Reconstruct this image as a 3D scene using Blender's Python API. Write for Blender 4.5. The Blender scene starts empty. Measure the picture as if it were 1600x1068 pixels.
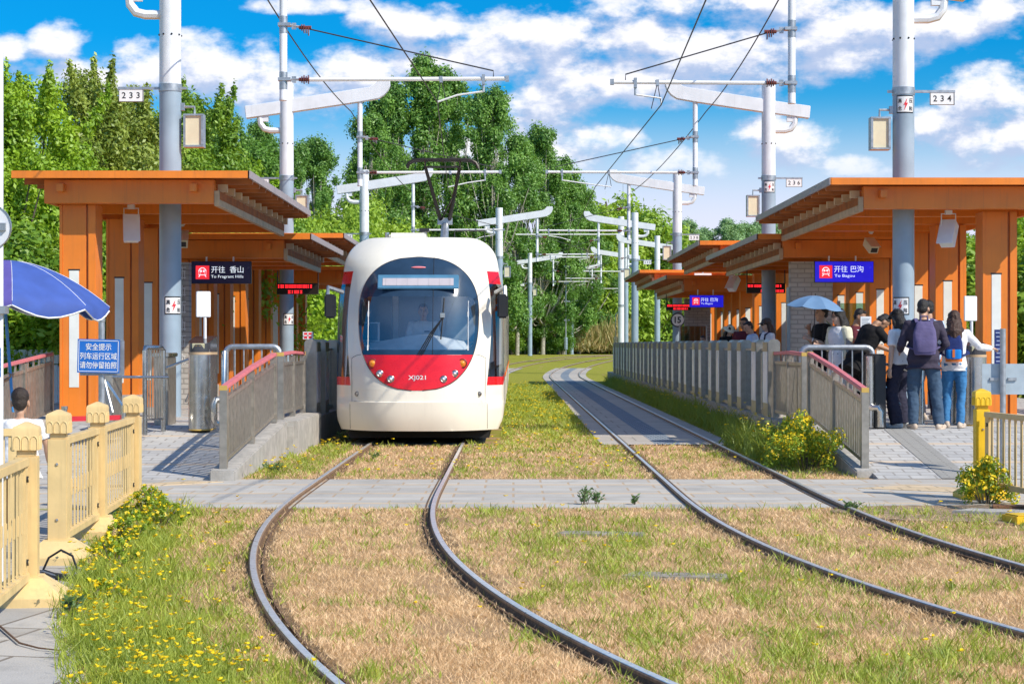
import bpy, bmesh, math, random
import numpy as np
from mathutils import Vector, Matrix, Euler, noise

SC = bpy.context.scene
COL = SC.collection
PI = math.pi
random.seed(7)
RNG = np.random.default_rng(11)

# ------------------------------------------------------------------ camera
EYE = 1.58          # camera height above the rails' ground, metres
FPX = 3000.0        # focal length in pixels of the 1600 px wide photograph
cam_d = bpy.data.cameras.new('camera')
cam_d.sensor_width = 36.0
cam_d.lens = FPX / 1600 * 36
cam_d.shift_x = -2 / 1600
cam_d.shift_y = 4 / 1600
cam_d.clip_start = 0.1
cam_d.clip_end = 6000
cam = bpy.data.objects.new('camera', cam_d)
cam.location = (0, 0, EYE)
cam.rotation_euler = (PI / 2, 0, 0)
COL.objects.link(cam)
SC.camera = cam

# ------------------------------------------------------------------ light
SUN = Vector((1.0, -0.78, 1.09)).normalized()
sun_el = math.asin(SUN.z)
sun_az = math.atan2(SUN.x, SUN.y)
sl = bpy.data.lights.new('sun', 'SUN')
sl.energy = 4.8
sl.angle = math.radians(0.5)
sl.color = (1.0, 0.91, 0.77)
so = bpy.data.objects.new('sun', sl)
so.rotation_euler = SUN.to_track_quat('Z', 'Y').to_euler()
so.location = (30, -30, 40)
COL.objects.link(so)
SC.view_settings.view_transform = 'Standard'
SC.view_settings.look = 'None'
SC.view_settings.gamma = 1
SC.view_settings.exposure = 0.10


def new(nt, t, **kw):
    n = nt.nodes.new(t)
    for k, v in kw.items():
        setattr(n, k, v)
    return n


def put(nt, sock, v):
    if hasattr(v, 'is_output'):
        nt.links.new(v, sock)
    else:
        sock.default_value = v


def mth(nt, op, a, b=0.0, c=0.0, clamp=False):
    n = new(nt, 'ShaderNodeMath', operation=op, use_clamp=clamp)
    put(nt, n.inputs[0], a)
    put(nt, n.inputs[1], b)
    if len(n.inputs) > 2:
        put(nt, n.inputs[2], c)
    return n.outputs[0]


def mixc(nt, f, a, b):
    n = new(nt, 'ShaderNodeMix', data_type='RGBA')
    put(nt, n.inputs[0], f)
    put(nt, n.inputs[6], a if hasattr(a, 'is_output') else (*a, 1))
    put(nt, n.inputs[7], b if hasattr(b, 'is_output') else (*b, 1))
    return n.outputs[2]


def sstep(nt, x, a, b):
    n = new(nt, 'ShaderNodeMapRange', interpolation_type='SMOOTHSTEP')
    put(nt, n.inputs[0], x)
    n.inputs[1].default_value = a
    n.inputs[2].default_value = b
    return n.outputs[0]


def make_world():
    w = bpy.data.worlds.new('World')
    SC.world = w
    w.use_nodes = True
    nt = w.node_tree
    nt.nodes.clear()
    # clouds: soft cumulus masses given by their direction (tangent of azimuth and elevation)
    g = bpy.data.node_groups.new('cloud_density', 'ShaderNodeTree')
    g.interface.new_socket('P', in_out='INPUT', socket_type='NodeSocketVector')
    g.interface.new_socket('D', in_out='OUTPUT', socket_type='NodeSocketFloat')
    gi = new(g, 'NodeGroupInput')
    go = new(g, 'NodeGroupOutput')
    P = gi.outputs[0]
    blobs = [(85, 62, 52, 32, 1.0), (15, 70, 35, 24, .9), (310, 108, 165, 52, 1.1), (120, 128, 120, 34, .9), (215, 82, 45, 22, .8),
             (648, 40, 92, 34, 1.1), (850, 68, 130, 52, 1.2), (985, 62, 120, 46, 1.2), (1000, 118, 210, 52, 1.1),
             (540, 112, 120, 38, 1.0), (700, 100, 150, 48, 1.0), (1140, 82, 140, 50, 1.15), (1290, 75, 160, 48, 1.1),
             (1420, 48, 160, 42, 1.05), (1180, 12, 200, 34, .95), (960, 14, 60, 24, .8), (1570, 20, 60, 30, .9),
             (945, 212, 60, 34, .95), (870, 165, 110, 46, .9), (1225, 225, 75, 44, 1.0), (1150, 150, 60, 20, .6),
             (1540, 150, 90, 52, 1.1), (1500, 205, 90, 42, 1.0), (1590, 215, 70, 40, .9), (1050, 255, 80, 22, .7),
             (1330, 262, 60, 18, .7), (460, 150, 90, 40, .8), (800, 240, 150, 40, .7), (1570, 258, 70, 14, .7), (480, 5, 90, 14, .7),
             (-150, 90, 140, 60, 1), (1800, 90, 180, 70, 1), (-420, -60, 200, 90, 1), (2100, -100, 260, 90, 1), (500, -260, 320, 110, 1.1), (1300, -330, 300, 120, 1.1)]
    d = None
    for (cx, cy, rx, ry, wt) in blobs:
        s = new(g, 'ShaderNodeVectorMath', operation='SUBTRACT')
        g.links.new(P, s.inputs[0])
        s.inputs[1].default_value = ((cx - 802) / FPX, (538 - cy) / FPX, 0)
        m = new(g, 'ShaderNodeVectorMath', operation='MULTIPLY')
        g.links.new(s.outputs[0], m.inputs[0])
        m.inputs[1].default_value = (FPX / rx, FPX / ry, 0)
        q = new(g, 'ShaderNodeVectorMath', operation='DOT_PRODUCT')
        g.links.new(m.outputs[0], q.inputs[0])
        g.links.new(m.outputs[0], q.inputs[1])
        e = mth(g, 'MULTIPLY', mth(g, 'SUBTRACT', 1.0, q.outputs['Value']), wt)
        d = e if d is None else mth(g, 'SMOOTH_MAX', d, e, 0.3)
    sc = new(g, 'ShaderNodeVectorMath', operation='MULTIPLY')
    g.links.new(P, sc.inputs[0])
    sc.inputs[1].default_value = (33, 56, 1)
    nz = new(g, 'ShaderNodeTexNoise', noise_dimensions='2D')
    g.links.new(sc.outputs[0], nz.inputs['Vector'])
    nz.inputs['Scale'].default_value = 1.0
    nz.inputs['Detail'].default_value = 9
    nz.inputs['Roughness'].default_value = 0.58
    f = mth(g, 'MULTIPLY', mth(g, 'SUBTRACT', nz.outputs[0], 0.5), 3.0)
    d = mth(g, 'MAXIMUM', d, -1.6)
    g.links.new(mth(g, 'ADD', mth(g, 'MULTIPLY', d, 0.75), f), go.inputs[0])

    tc = new(nt, 'ShaderNodeTexCoord')
    sp = new(nt, 'ShaderNodeSeparateXYZ')
    nt.links.new(tc.outputs['Generated'], sp.inputs[0])
    yy = mth(nt, 'MAXIMUM', sp.outputs[1], 0.02)
    u = mth(nt, 'DIVIDE', sp.outputs[0], yy)
    v = mth(nt, 'DIVIDE', sp.outputs[2], yy)
    cb = new(nt, 'ShaderNodeCombineXYZ')
    nt.links.new(u, cb.inputs[0])
    nt.links.new(v, cb.inputs[1])
    cb2 = new(nt, 'ShaderNodeCombineXYZ')
    nt.links.new(mth(nt, 'ADD', u, 0.003), cb2.inputs[0])
    nt.links.new(mth(nt, 'ADD', v, 0.011), cb2.inputs[1])
    g1 = new(nt, 'ShaderNodeGroup', node_tree=g)
    g2 = new(nt, 'ShaderNodeGroup', node_tree=g)
    nt.links.new(cb.outputs[0], g1.inputs[0])
    nt.links.new(cb2.outputs[0], g2.inputs[0])
    a = sstep(nt, g1.outputs[0], -0.38, 0.72)
    front = sstep(nt, sp.outputs[1], 0.1, 0.35)
    up = sstep(nt, v, 0.06, 0.11)
    a = mth(nt, 'MULTIPLY', mth(nt, 'MULTIPLY', a, front), up)
    a = mth(nt, 'MULTIPLY', a, 0.93)
    lit = sstep(nt, mth(nt, 'SUBTRACT', g1.outputs[0], g2.outputs[0]), -0.40, 0.70)
    ccol = mixc(nt, lit, (3.7, 4.4, 6.1), (8.0, 7.8, 8.0))
    sky = new(nt, 'ShaderNodeTexSky', sky_type='NISHITA')
    sky.sun_disc = False
    sky.sun_elevation = sun_el
    sky.sun_rotation = sun_az
    sky.air_density = 1.0
    sky.dust_density = 0.6
    sky.ozone_density = 2.0
    tint = new(nt, 'ShaderNodeMix', data_type='RGBA', blend_type='MULTIPLY')
    tint.inputs[0].default_value = 1
    nt.links.new(sky.outputs[0], tint.inputs[6])
    # the air is hazier and paler towards the horizon
    tcol = mixc(nt, sstep(nt, sp.outputs[2], 0.06, 0.16), (0.33, 0.76, 0.96), (0.010, 0.56, 0.98))
    # high overhead, out of view, the tint is set pale for neutral fill light
    tcol = mixc(nt, sstep(nt, sp.outputs[2], 0.22, 0.55), tcol, (0.95, 1.15, 1.30))
    nt.links.new(tcol, tint.inputs[7])
    base = mixc(nt, sstep(nt, sp.outputs[2], 0.055, 0.13), (5.7, 5.95, 7.4), tint.outputs[2])
    col = mixc(nt, a, base, ccol)
    bg = new(nt, 'ShaderNodeBackground')
    bg.inputs[1].default_value = 0.132
    nt.links.new(col, bg.inputs[0])
    out = new(nt, 'ShaderNodeOutputWorld')
    nt.links.new(bg.outputs[0], out.inputs[0])


make_world()

# ------------------------------------------------------------------ helpers


def WX(px, Y):
    return (px - 802) * Y / FPX


def WZ(py, Y):
    return EYE - (py - 538) * Y / FPX


def smooth01(t):
    t = min(1, max(0, t))
    return t * t * (3 - 2 * t)


def H(Y):
    return 0.7 * smooth01((Y - 85) / 65)


def far_off(Y):
    return (Y - 88) ** 2 / 430 if Y > 88 else 0.0


def track_left(Y):
    return -1.5 + (0.00297 * (20.5 - Y) ** 2.51 if Y < 20.5 else 0) + far_off(Y)


def track_right(Y):
    return 2.43 + (0.00154 * (20.5 - Y) ** 2.8 if Y < 20.5 else 0) + far_off(Y)


MATS = {}


def M(name, col=(0.5, 0.5, 0.5), rough=0.5, metal=0.0, var=0.08, scale=6.0, bump=0.0, bscale=40.0, coat=0.0, emit=0.0, spec=0.5, dirt=0.0, streak=0.0):
    if name in MATS:
        return MATS[name]
    m = bpy.data.materials.new(name)
    m.use_nodes = True
    nt = m.node_tree
    b = nt.nodes['Principled BSDF']
    b.inputs['Roughness'].default_value = rough
    b.inputs['Metallic'].default_value = metal
    b.inputs['Specular IOR Level'].default_value = spec
    b.inputs['Coat Weight'].default_value = coat
    b.inputs['Coat Roughness'].default_value = 0.08
    tc = new(nt, 'ShaderNodeTexCoord')
    nz = new(nt, 'ShaderNodeTexNoise')
    nt.links.new(tc.outputs['Object'], nz.inputs['Vector'])
    nz.inputs['Scale'].default_value = scale
    nz.inputs['Detail'].default_value = 6
    lo = [max(0, c * (1 - var)) for c in col]
    hi = [min(1, c * (1 + var)) for c in col]
    c = mixc(nt, sstep(nt, nz.outputs[0], 0.3, 0.7), lo, hi)
    if dirt:
        n2 = new(nt, 'ShaderNodeTexNoise')
        nt.links.new(tc.outputs['Object'], n2.inputs['Vector'])
        n2.inputs['Scale'].default_value = 2.3
        n2.inputs['Detail'].default_value = 9
        n2.inputs['Roughness'].default_value = 0.7
        c = mixc(nt, mth(nt, 'MULTIPLY', sstep(nt, n2.outputs[0], 0.52, 0.75), dirt), c, [x * 0.45 + 0.03 for x in col])
    if streak:      # rain streaks run down the paint
        mp = new(nt, 'ShaderNodeMapping')
        mp.inputs['Scale'].default_value = (9, 9, 0.45)
        nt.links.new(tc.outputs['Object'], mp.inputs[0])
        n4 = new(nt, 'ShaderNodeTexNoise')
        nt.links.new(mp.outputs[0], n4.inputs['Vector'])
        n4.inputs['Scale'].default_value = 1.6
        n4.inputs['Detail'].default_value = 7
        n4.inputs['Roughness'].default_value = 0.65
        c = mixc(nt, mth(nt, 'MULTIPLY', sstep(nt, n4.outputs[0], 0.50, 0.74), streak), c, [x * 0.5 + 0.03 for x in col])
        c = mixc(nt, mth(nt, 'MULTIPLY', sstep(nt, n4.outputs[0], 0.46, 0.28), streak * 0.6), c, [min(1, x * 0.9 + 0.09) for x in col])
    nt.links.new(c, b.inputs['Base Color'])
    r = new(nt, 'ShaderNodeMapRange')
    nt.links.new(nz.outputs[0], r.inputs[0])
    r.inputs[3].default_value = max(0.02, rough - 0.07)
    r.inputs[4].default_value = min(1, rough + 0.07)
    nt.links.new(r.outputs[0], b.inputs['Roughness'])
    if bump:
        n3 = new(nt, 'ShaderNodeTexNoise')
        nt.links.new(tc.outputs['Object'], n3.inputs['Vector'])
        n3.inputs['Scale'].default_value = bscale
        n3.inputs['Detail'].default_value = 5
        bp = new(nt, 'ShaderNodeBump')
        bp.inputs['Strength'].default_value = bump
        bp.inputs['Distance'].default_value = 0.02
        nt.links.new(n3.outputs[0], bp.inputs['Height'])
        nt.links.new(bp.outputs[0], b.inputs['Normal'])
    if emit:
        nt.links.new(c, b.inputs['Emission Color'])
        b.inputs['Emission Strength'].default_value = emit
    MATS[name] = m
    return m


def glass(name, tint=(0.8, 0.9, 0.9), refl=0.12, rough=0.02):
    m = bpy.data.materials.new(name)
    m.use_nodes = True
    nt = m.node_tree
    nt.nodes.clear()
    t = new(nt, 'ShaderNodeBsdfTransparent')
    t.inputs[0].default_value = (*tint, 1)
    g = new(nt, 'ShaderNodeBsdfGlossy')
    g.inputs['Roughness'].default_value = rough
    g.inputs[0].default_value = (0.9, 0.95, 1, 1)
    lw = new(nt, 'ShaderNodeFresnel')
    lw.inputs[0].default_value = 1.5
    f = mth(nt, 'ADD', lw.outputs[0], refl, clamp=True)
    mx = new(nt, 'ShaderNodeMixShader')
    nt.links.new(f, mx.inputs[0])
    nt.links.new(t.outputs[0], mx.inputs[1])
    nt.links.new(g.outputs[0], mx.inputs[2])
    o = new(nt, 'ShaderNodeOutputMaterial')
    nt.links.new(mx.outputs[0], o.inputs[0])
    MATS[name] = m
    return m


_TXT = {}
_tc = bpy.data.curves.new('text_source', 'FONT')
_to = bpy.data.objects.new('text_source', _tc)


def text_mesh(body, bold=0.0):
    k = (body, bold)
    if k not in _TXT:
        if _to.name not in COL.objects:
            COL.objects.link(_to)
        _tc.body = body
        _tc.offset = bold
        _tc.resolution_u = 3
        bpy.context.view_layer.update()
        dg = bpy.context.evaluated_depsgraph_get()
        me = bpy.data.meshes.new_from_object(_to.evaluated_get(dg))
        vs = [v.co.copy() for v in me.vertices]
        fs = [tuple(p.vertices) for p in me.polygons]
        bpy.data.meshes.remove(me)
        COL.objects.unlink(_to)
        _TXT[k] = (vs, fs)
    return _TXT[k]


class MB:
    """collects shapes; build() links them as one mesh object"""

    def __init__(s):
        s.v, s.f, s.mi, s.mats = [], [], [], []

    def m(s, mat):
        if mat not in s.mats:
            s.mats.append(mat)
        return s.mats.index(mat)

    def add(s, vs, fs, mat):
        o = len(s.v)
        s.v.extend([tuple(v) for v in vs])
        i = s.m(mat)
        for f in fs:
            s.f.append(tuple(o + k for k in f))
            s.mi.append(i)

    def box(s, c, d, mat, rot=None):
        x, y, z = d[0] / 2, d[1] / 2, d[2] / 2
        vs = [Vector((a * x, b * y, e * z)) for e in (-1, 1) for b in (-1, 1) for a in (-1, 1)]
        if rot is not None:
            R = Euler(rot).to_matrix() if not isinstance(rot, Matrix) else rot
            vs = [R @ p for p in vs]
        c = Vector(c)
        s.add([p + c for p in vs], [(0, 2, 3, 1), (4, 5, 7, 6), (0, 1, 5, 4), (2, 6, 7, 3), (0, 4, 6, 2), (1, 3, 7, 5)], mat)

    def bb(s, x0, x1, y0, y1, z0, z1, mat):
        s.box(((x0 + x1) / 2, (y0 + y1) / 2, (z0 + z1) / 2), (abs(x1 - x0), abs(y1 - y0), abs(z1 - z0)), mat)

    def bar(s, p, q, w, h, mat):
        """box from p to q, w wide (sideways), h high"""
        p, q = Vector(p), Vector(q)
        d = q - p
        L = d.length
        d.normalize()
        side = d.cross(Vector((0, 0, 1)))
        if side.length < 1e-4:
            side = Vector((1, 0, 0))
        side.normalize()
        up = side.cross(d)
        R = Matrix((side, d, up)).transposed()
        s.box((p + q) / 2, (w, L, h), mat, R)

    def tube(s, pts, r, mat, n=8, caps=True):
        pts = [Vector(p) for p in pts]
        rs = r if isinstance(r, (list, tuple)) else [r] * len(pts)
        vs, fs = [], []
        t0 = (pts[1] - pts[0]).normalized()
        ref = Vector((0, 0, 1)) if abs(t0.z) < 0.9 else Vector((1, 0, 0))
        a = t0.cross(ref).normalized()
        for i, p in enumerate(pts):
            t = (pts[min(i + 1, len(pts) - 1)] - pts[max(i - 1, 0)]).normalized()
            a = (a - t * a.dot(t)).normalized()
            b = t.cross(a)
            for k in range(n):
                an = 2 * PI * k / n
                vs.append(p + (a * math.cos(an) + b * math.sin(an)) * rs[i])
        for i in range(len(pts) - 1):
            for k in range(n):
                fs.append((i * n + k, i * n + (k + 1) % n, (i + 1) * n + (k + 1) % n, (i + 1) * n + k))
        if caps:
            fs.append(tuple(range(n - 1, -1, -1)))
            o = (len(pts) - 1) * n
            fs.append(tuple(o + k for k in range(n)))
        s.add(vs, fs, mat)

    def prism(s, poly, y0, y1, mat):
        """poly of (x, z), extruded along y"""
        n = len(poly)
        vs = [(x, y0, z) for x, z in poly] + [(x, y1, z) for x, z in poly]
        fs = [tuple(range(n)), tuple(range(2 * n - 1, n - 1, -1))]
        for k in range(n):
            j = (k + 1) % n
            fs.append((k, k + n, j + n, j))
        s.add(vs, fs, mat)

    def slab(s, poly, z0, z1, mat):
        """poly of (x, y), extruded along z; z1 may be a function of (x, y)"""
        n = len(poly)
        zf = z1 if callable(z1) else (lambda x, y: z1)
        vs = [(x, y, z0) for x, y in poly] + [(x, y, zf(x, y)) for x, y in poly]
        fs = [tuple(range(n - 1, -1, -1)), tuple(range(n, 2 * n))]
        for k in range(n):
            j = (k + 1) % n
            fs.append((k, j, j + n, k + n))
        s.add(vs, fs, mat)

    def rings(s, rings, mat, caps=True):
        n = len(rings[0])
        vs = [p for r in rings for p in r]
        fs = []
        for i in range(len(rings) - 1):
            for k in range(n):
                fs.append((i * n + k, i * n + (k + 1) % n, (i + 1) * n + (k + 1) % n, (i + 1) * n + k))
        if caps:
            fs.append(tuple(range(n - 1, -1, -1)))
            o = (len(rings) - 1) * n
            fs.append(tuple(o + k for k in range(n)))
        s.add(vs, fs, mat)

    def lathe(s, prof, c, mat, n=20, caps=True):
        c = Vector(c)
        s.rings([[c + Vector((r * math.cos(2 * PI * k / n), r * math.sin(2 * PI * k / n), z)) for k in range(n)] for r, z in prof], mat, caps)

    def ell(s, c, r, mat, nu=14, nv=10, R=None):
        c = Vector(c)
        vs, fs = [], []
        for j in range(1, nv):
            th = PI * j / nv
            for k in range(nu):
                ph = 2 * PI * k / nu
                vs.append(Vector((r[0] * math.sin(th) * math.cos(ph), r[1] * math.sin(th) * math.sin(ph), -r[2] * math.cos(th))))
        vs += [Vector((0, 0, -r[2])), Vector((0, 0, r[2]))]
        for j in range(nv - 2):
            for k in range(nu):
                fs.append((j * nu + k, j * nu + (k + 1) % nu, (j + 1) * nu + (k + 1) % nu, (j + 1) * nu + k))
        b, t = len(vs) - 2, len(vs) - 1
        for k in range(nu):
            fs.append((b, (k + 1) % nu, k))
            fs.append((t, (nv - 2) * nu + k, (nv - 2) * nu + (k + 1) % nu))
        if R is not None:
            vs = [R @ p for p in vs]
        s.add([p + c for p in vs], fs, mat)

    def text(s, body, c, h, mat, w=None, bold=0.0, R=None):
        """flat lettering centred on c, facing -y, h high"""
        vs, fs = text_mesh(body, bold)
        if not vs:
            return
        x0, x1 = min(v.x for v in vs), max(v.x for v in vs)
        y0, y1 = min(v.y for v in vs), max(v.y for v in vs)
        k = h / max(1e-6, y1 - y0)
        kx = k if w is None else w / max(1e-6, x1 - x0)
        c = Vector(c)
        out = []
        for v in vs:
            p = Vector(((v.x - (x0 + x1) / 2) * kx, 0, (v.y - (y0 + y1) / 2) * k))
            out.append((R @ p if R is not None else p) + c)
        s.add(out, fs, mat)

    def build(s, name, parent=None, angle=35, bevel=0.0, smooth=True):
        me = bpy.data.meshes.new(name)
        me.from_pydata(s.v, [], s.f)
        for mt in s.mats:
            me.materials.append(mt)
        me.polygons.foreach_set('material_index', s.mi)
        if bevel:
            bm = bmesh.new()
            bm.from_mesh(me)
            es = [e for e in bm.edges if len(e.link_faces) == 2 and e.calc_face_angle(0) > 0.6]
            bmesh.ops.bevel(bm, geom=es, offset=bevel, segments=2, affect='EDGES', clamp_overlap=True)
            bm.to_mesh(me)
            bm.free()
        if smooth:
            me.polygons.foreach_set('use_smooth', [True] * len(me.polygons))
            me.set_sharp_from_angle(angle=math.radians(angle))
        me.update()
        o = bpy.data.objects.new(name, me)
        COL.objects.link(o)
        if parent is not None:
            o.parent = parent
        return o


def tag(o, label=None, cat=None, group=None, kind=None):
    if label:
        o['label'] = label
    if cat:
        o['category'] = cat
    if group:
        o['group'] = group
    if kind:
        o['kind'] = kind
    return o


def thing(name, label, cat, loc=(0, 0, 0), rz=0.0, group=None):
    o = bpy.data.objects.new(name, None)
    o.empty_display_size = 0.2
    o.location = loc
    o.rotation_euler = (0, 0, rz)
    COL.objects.link(o)
    return tag(o, label, cat, group)


def dup(o, parent=None):
    c = o.copy()
    COL.objects.link(c)
    c.parent = parent
    for ch in [k for k in o.children]:
        dup(ch, c)
    return c


def structure(mb, name, **kw):
    o = mb.build(name, **kw)
    o['kind'] = 'structure'
    return o


def one(mb, name, label, cat, group=None, **kw):
    return tag(mb.build(name, **kw), label, cat, group)


# ------------------------------------------------------------------ materials
ORANGE = M('orange_steel', (0.80, 0.225, 0.022), 0.42, var=0.07, scale=1.5, dirt=0.22, bump=0.02, streak=0.38)
ORANGE_D = M('brown_orange_timber', (0.42, 0.13, 0.03), 0.55, var=0.2, scale=4)
BEIGE_W = M('weathered_beam', (0.52, 0.36, 0.21), 0.6, var=0.15, scale=5, dirt=0.3)
PALE = M('pale_panel', (0.78, 0.80, 0.76), 0.35, var=0.04)
WHITE = M('white_paint', (0.80, 0.80, 0.80), 0.4, var=0.04, dirt=0.08)
POLE = M('pole_paint', (0.74, 0.77, 0.82), 0.38, var=0.06, scale=3, dirt=0.12, streak=0.22)
POLE_B = M('pole_lower_paint', (0.30, 0.39, 0.48), 0.4, var=0.08, scale=2.5, dirt=0.15)
GALV = M('galvanised', (0.45, 0.47, 0.49), 0.42, 0.75, var=0.15, scale=14)
STEEL = M('stainless_steel', (0.62, 0.61, 0.58), 0.26, 1.0, var=0.08, scale=9)
STEEL_B = M('brushed_steel', (0.46, 0.42, 0.36), 0.4, 0.8, var=0.14, scale=11, dirt=0.25)
DARK = M('dark_metal', (0.03, 0.032, 0.036), 0.4, 0.3)
BLACK = M('black_plastic', (0.018, 0.018, 0.02), 0.45)
CONC = M('concrete', (0.40, 0.38, 0.35), 0.9, var=0.15, scale=7, bump=0.3, dirt=0.4, streak=0.45)
TAN = M('tan_fence_paint', (0.72, 0.53, 0.25), 0.55, var=0.08, scale=5, dirt=0.3, bump=0.05, streak=0.35)
YELLOW = M('yellow_paint', (0.80, 0.52, 0.02), 0.45, var=0.08, dirt=0.1)
PINK = M('pink_handrail', (0.66, 0.19, 0.21), 0.5, var=0.08, scale=9, dirt=0.2)
OCHRE = M('ochre_cap', (0.6, 0.4, 0.1), 0.5)
RED = M('red_gloss', (0.78, 0.008, 0.012), 0.28, coat=0.5)
CREAM = M('tram_cream', (0.90, 0.85, 0.73), 0.3, var=0.025, scale=1.2, coat=0.4, dirt=0.07, streak=0.10)
WIRE = M('wire', (0.05, 0.05, 0.055), 0.5, 0.4)
BROWN_INS = M('insulator', (0.16, 0.035, 0.02), 0.25, coat=0.5)
BLUE_SIGN = M('sign_blue', (0.015, 0.15, 0.55), 0.4, var=0.05)
BOX_BEIGE = M('light_box', (0.72, 0.66, 0.47), 0.5, var=0.04)
INK = M('ink', (0.02, 0.02, 0.03), 0.6)
INK_R = M('ink_red', (0.7, 0.03, 0.05), 0.6)
SIGNW = M('sign_white', (0.82, 0.83, 0.84), 0.45, var=0.03)
LED_BG = M('led_board', (0.022, 0.016, 0.012), 0.35)
LED_RED = M('led_red', (1.0, 0.02, 0.03), 0.5, emit=1.6)
SCR_NAVY = M('screen_navy', (0.012, 0.014, 0.05), 0.25, emit=0.25)
SCR_BLUE = M('screen_blue', (0.016, 0.014, 0.62), 0.25, emit=0.75)
SCR_W = M('screen_white', (0.80, 0.88, 1.0), 0.4, emit=0.85)
SCR_R = M('screen_red', (0.95, 0.03, 0.05), 0.4, emit=0.8)
GLASS = glass('shelter_glass', (0.55, 0.74, 0.63), 0.10)
RAILTOP = M('rail_top', (0.82, 0.80, 0.76), 0.30, 0.6, var=0.1, scale=25)
RAILSIDE = M('rail_head_side', (0.27, 0.17, 0.10), 0.6, 0.1, var=0.3, scale=25, bump=0.1)
RUST = M('rail_rust', (0.15, 0.085, 0.042), 0.85, var=0.35, scale=20, bump=0.3)

# ------------------------------------------------------------------ ground, tracks, paving
def pave_edge(Y):
    """right-hand edge of the old pavement along the tan fence"""
    pts = [(7, -1.5), (8.95, -2.02), (11.5, -2.68), (14.3, -3.2), (16, -3.5), (18.4, -3.75)]
    for (a, x0), (b, x1) in zip(pts, pts[1:]):
        if Y <= b:
            return x0 + (x1 - x0) * (Y - a) / (b - a)
    return -3.8


def greenness(x, Y):
    n = noise.noise((x * 0.7, Y * 0.5, 3.1)) * 0.22 + noise.noise((x * 2.3, Y * 1.5, 8.0)) * 0.5 + noise.noise((x * 6.5, Y * 4.5, 5.0)) * 0.38
    tl, tr = track_left(Y), track_right(Y)
    if x < tl - 0.9:
        b = 0.34 + 0.34 * smooth01((pave_edge(Y) + 1.1 - x) / 0.8)
        if Y > 22.4:
            b = 0.45
    elif x < tl + 0.78:
        b = 0.05
    elif x < tr - 0.85:
        mid = (x - tl - 0.78) / max(0.3, tr - tl - 1.63)
        b = 0.06 + 0.20 * math.sin(PI * min(1, max(0, mid))) + 0.06 * mid
        if Y > 22.4:
            b = 0.25 + 0.6 * smooth01((Y - 24) / 22)
    elif x < tr + 0.8:
        b = 0.10
    else:
        b = 0.30
        if Y > 22.4:
            b = 0.35 if Y < 24.5 else 1.0
    if Y > 80:
        b = 0.9
    return min(1, max(0, b + n))


def soil_material():
    m = bpy.data.materials.new('turf_soil')
    m.use_nodes = True
    nt = m.node_tree
    b = nt.nodes['Principled BSDF']
    b.inputs['Roughness'].default_value = 1
    b.inputs['Specular IOR Level'].default_value = 0.1
    at = new(nt, 'ShaderNodeAttribute', attribute_name='green')
    tc = new(nt, 'ShaderNodeTexCoord')
    n1 = new(nt, 'ShaderNodeTexNoise')
    n1.inputs['Scale'].default_value = 9
    n1.inputs['Detail'].default_value = 10
    n1.inputs['Roughness'].default_value = 0.7
    n2 = new(nt, 'ShaderNodeTexNoise')
    n2.inputs['Scale'].default_value = 60
    n2.inputs['Detail'].default_value = 5
    for n in (n1, n2):
        nt.links.new(tc.outputs['Object'], n.inputs['Vector'])
    dry = mixc(nt, n2.outputs[0], (0.26, 0.155, 0.075), (0.64, 0.43, 0.25))
    grn = mixc(nt, n2.outputs[0], (0.14, 0.16, 0.02), (0.44, 0.43, 0.07))
    f = mth(nt, 'ADD', at.outputs['Fac'], mth(nt, 'MULTIPLY', mth(nt, 'SUBTRACT', n1.outputs[0], 0.5), 0.9))
    c = mixc(nt, sstep(nt, f, 0.3, 0.75), dry, grn)
    nt.links.new(c, b.inputs['Base Color'])
    bp = new(nt, 'ShaderNodeBump')
    bp.inputs['Strength'].default_value = 0.7
    bp.inputs['Distance'].default_value = 0.03
    nt.links.new(n2.outputs[0], bp.inputs['Height'])
    nt.links.new(bp.outputs[0], b.inputs['Normal'])
    return m


def axis(lo, a, b, hi, step, grow=1.25):
    xs = list(np.arange(a, b, step))
    d, x = step, a
    while x > lo:
        d *= grow
        x -= d
        xs.insert(0, x)
    d, x = step, xs[-1]
    while x < hi:
        d *= grow
        x += d
        xs.append(x)
    return xs


def ground():
    xs = axis(-900, -5, 8, 900, 0.14)
    ys = axis(-60, 6, 40, 2500, 0.16, 1.03)
    nx, ny = len(xs), len(ys)
    vs = [(x, y, H(y)) for y in ys for x in xs]
    fs = [(j * nx + i, j * nx + i + 1, (j + 1) * nx + i + 1, (j + 1) * nx + i) for j in range(ny - 1) for i in range(nx - 1)]
    me = bpy.data.meshes.new('ground')
    me.from_pydata(vs, [], fs)
    at = me.attributes.new('green', 'FLOAT', 'POINT')
    at.data.foreach_set('value', [greenness(v[0], v[1]) if -10 < v[0] < 40 and v[1] < 160 else 0.8 for v in vs])
    me.materials.append(soil_material())
    o = bpy.data.objects.new('ground', me)
    COL.objects.link(o)
    tag(o, kind='structure')


ground()


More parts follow.
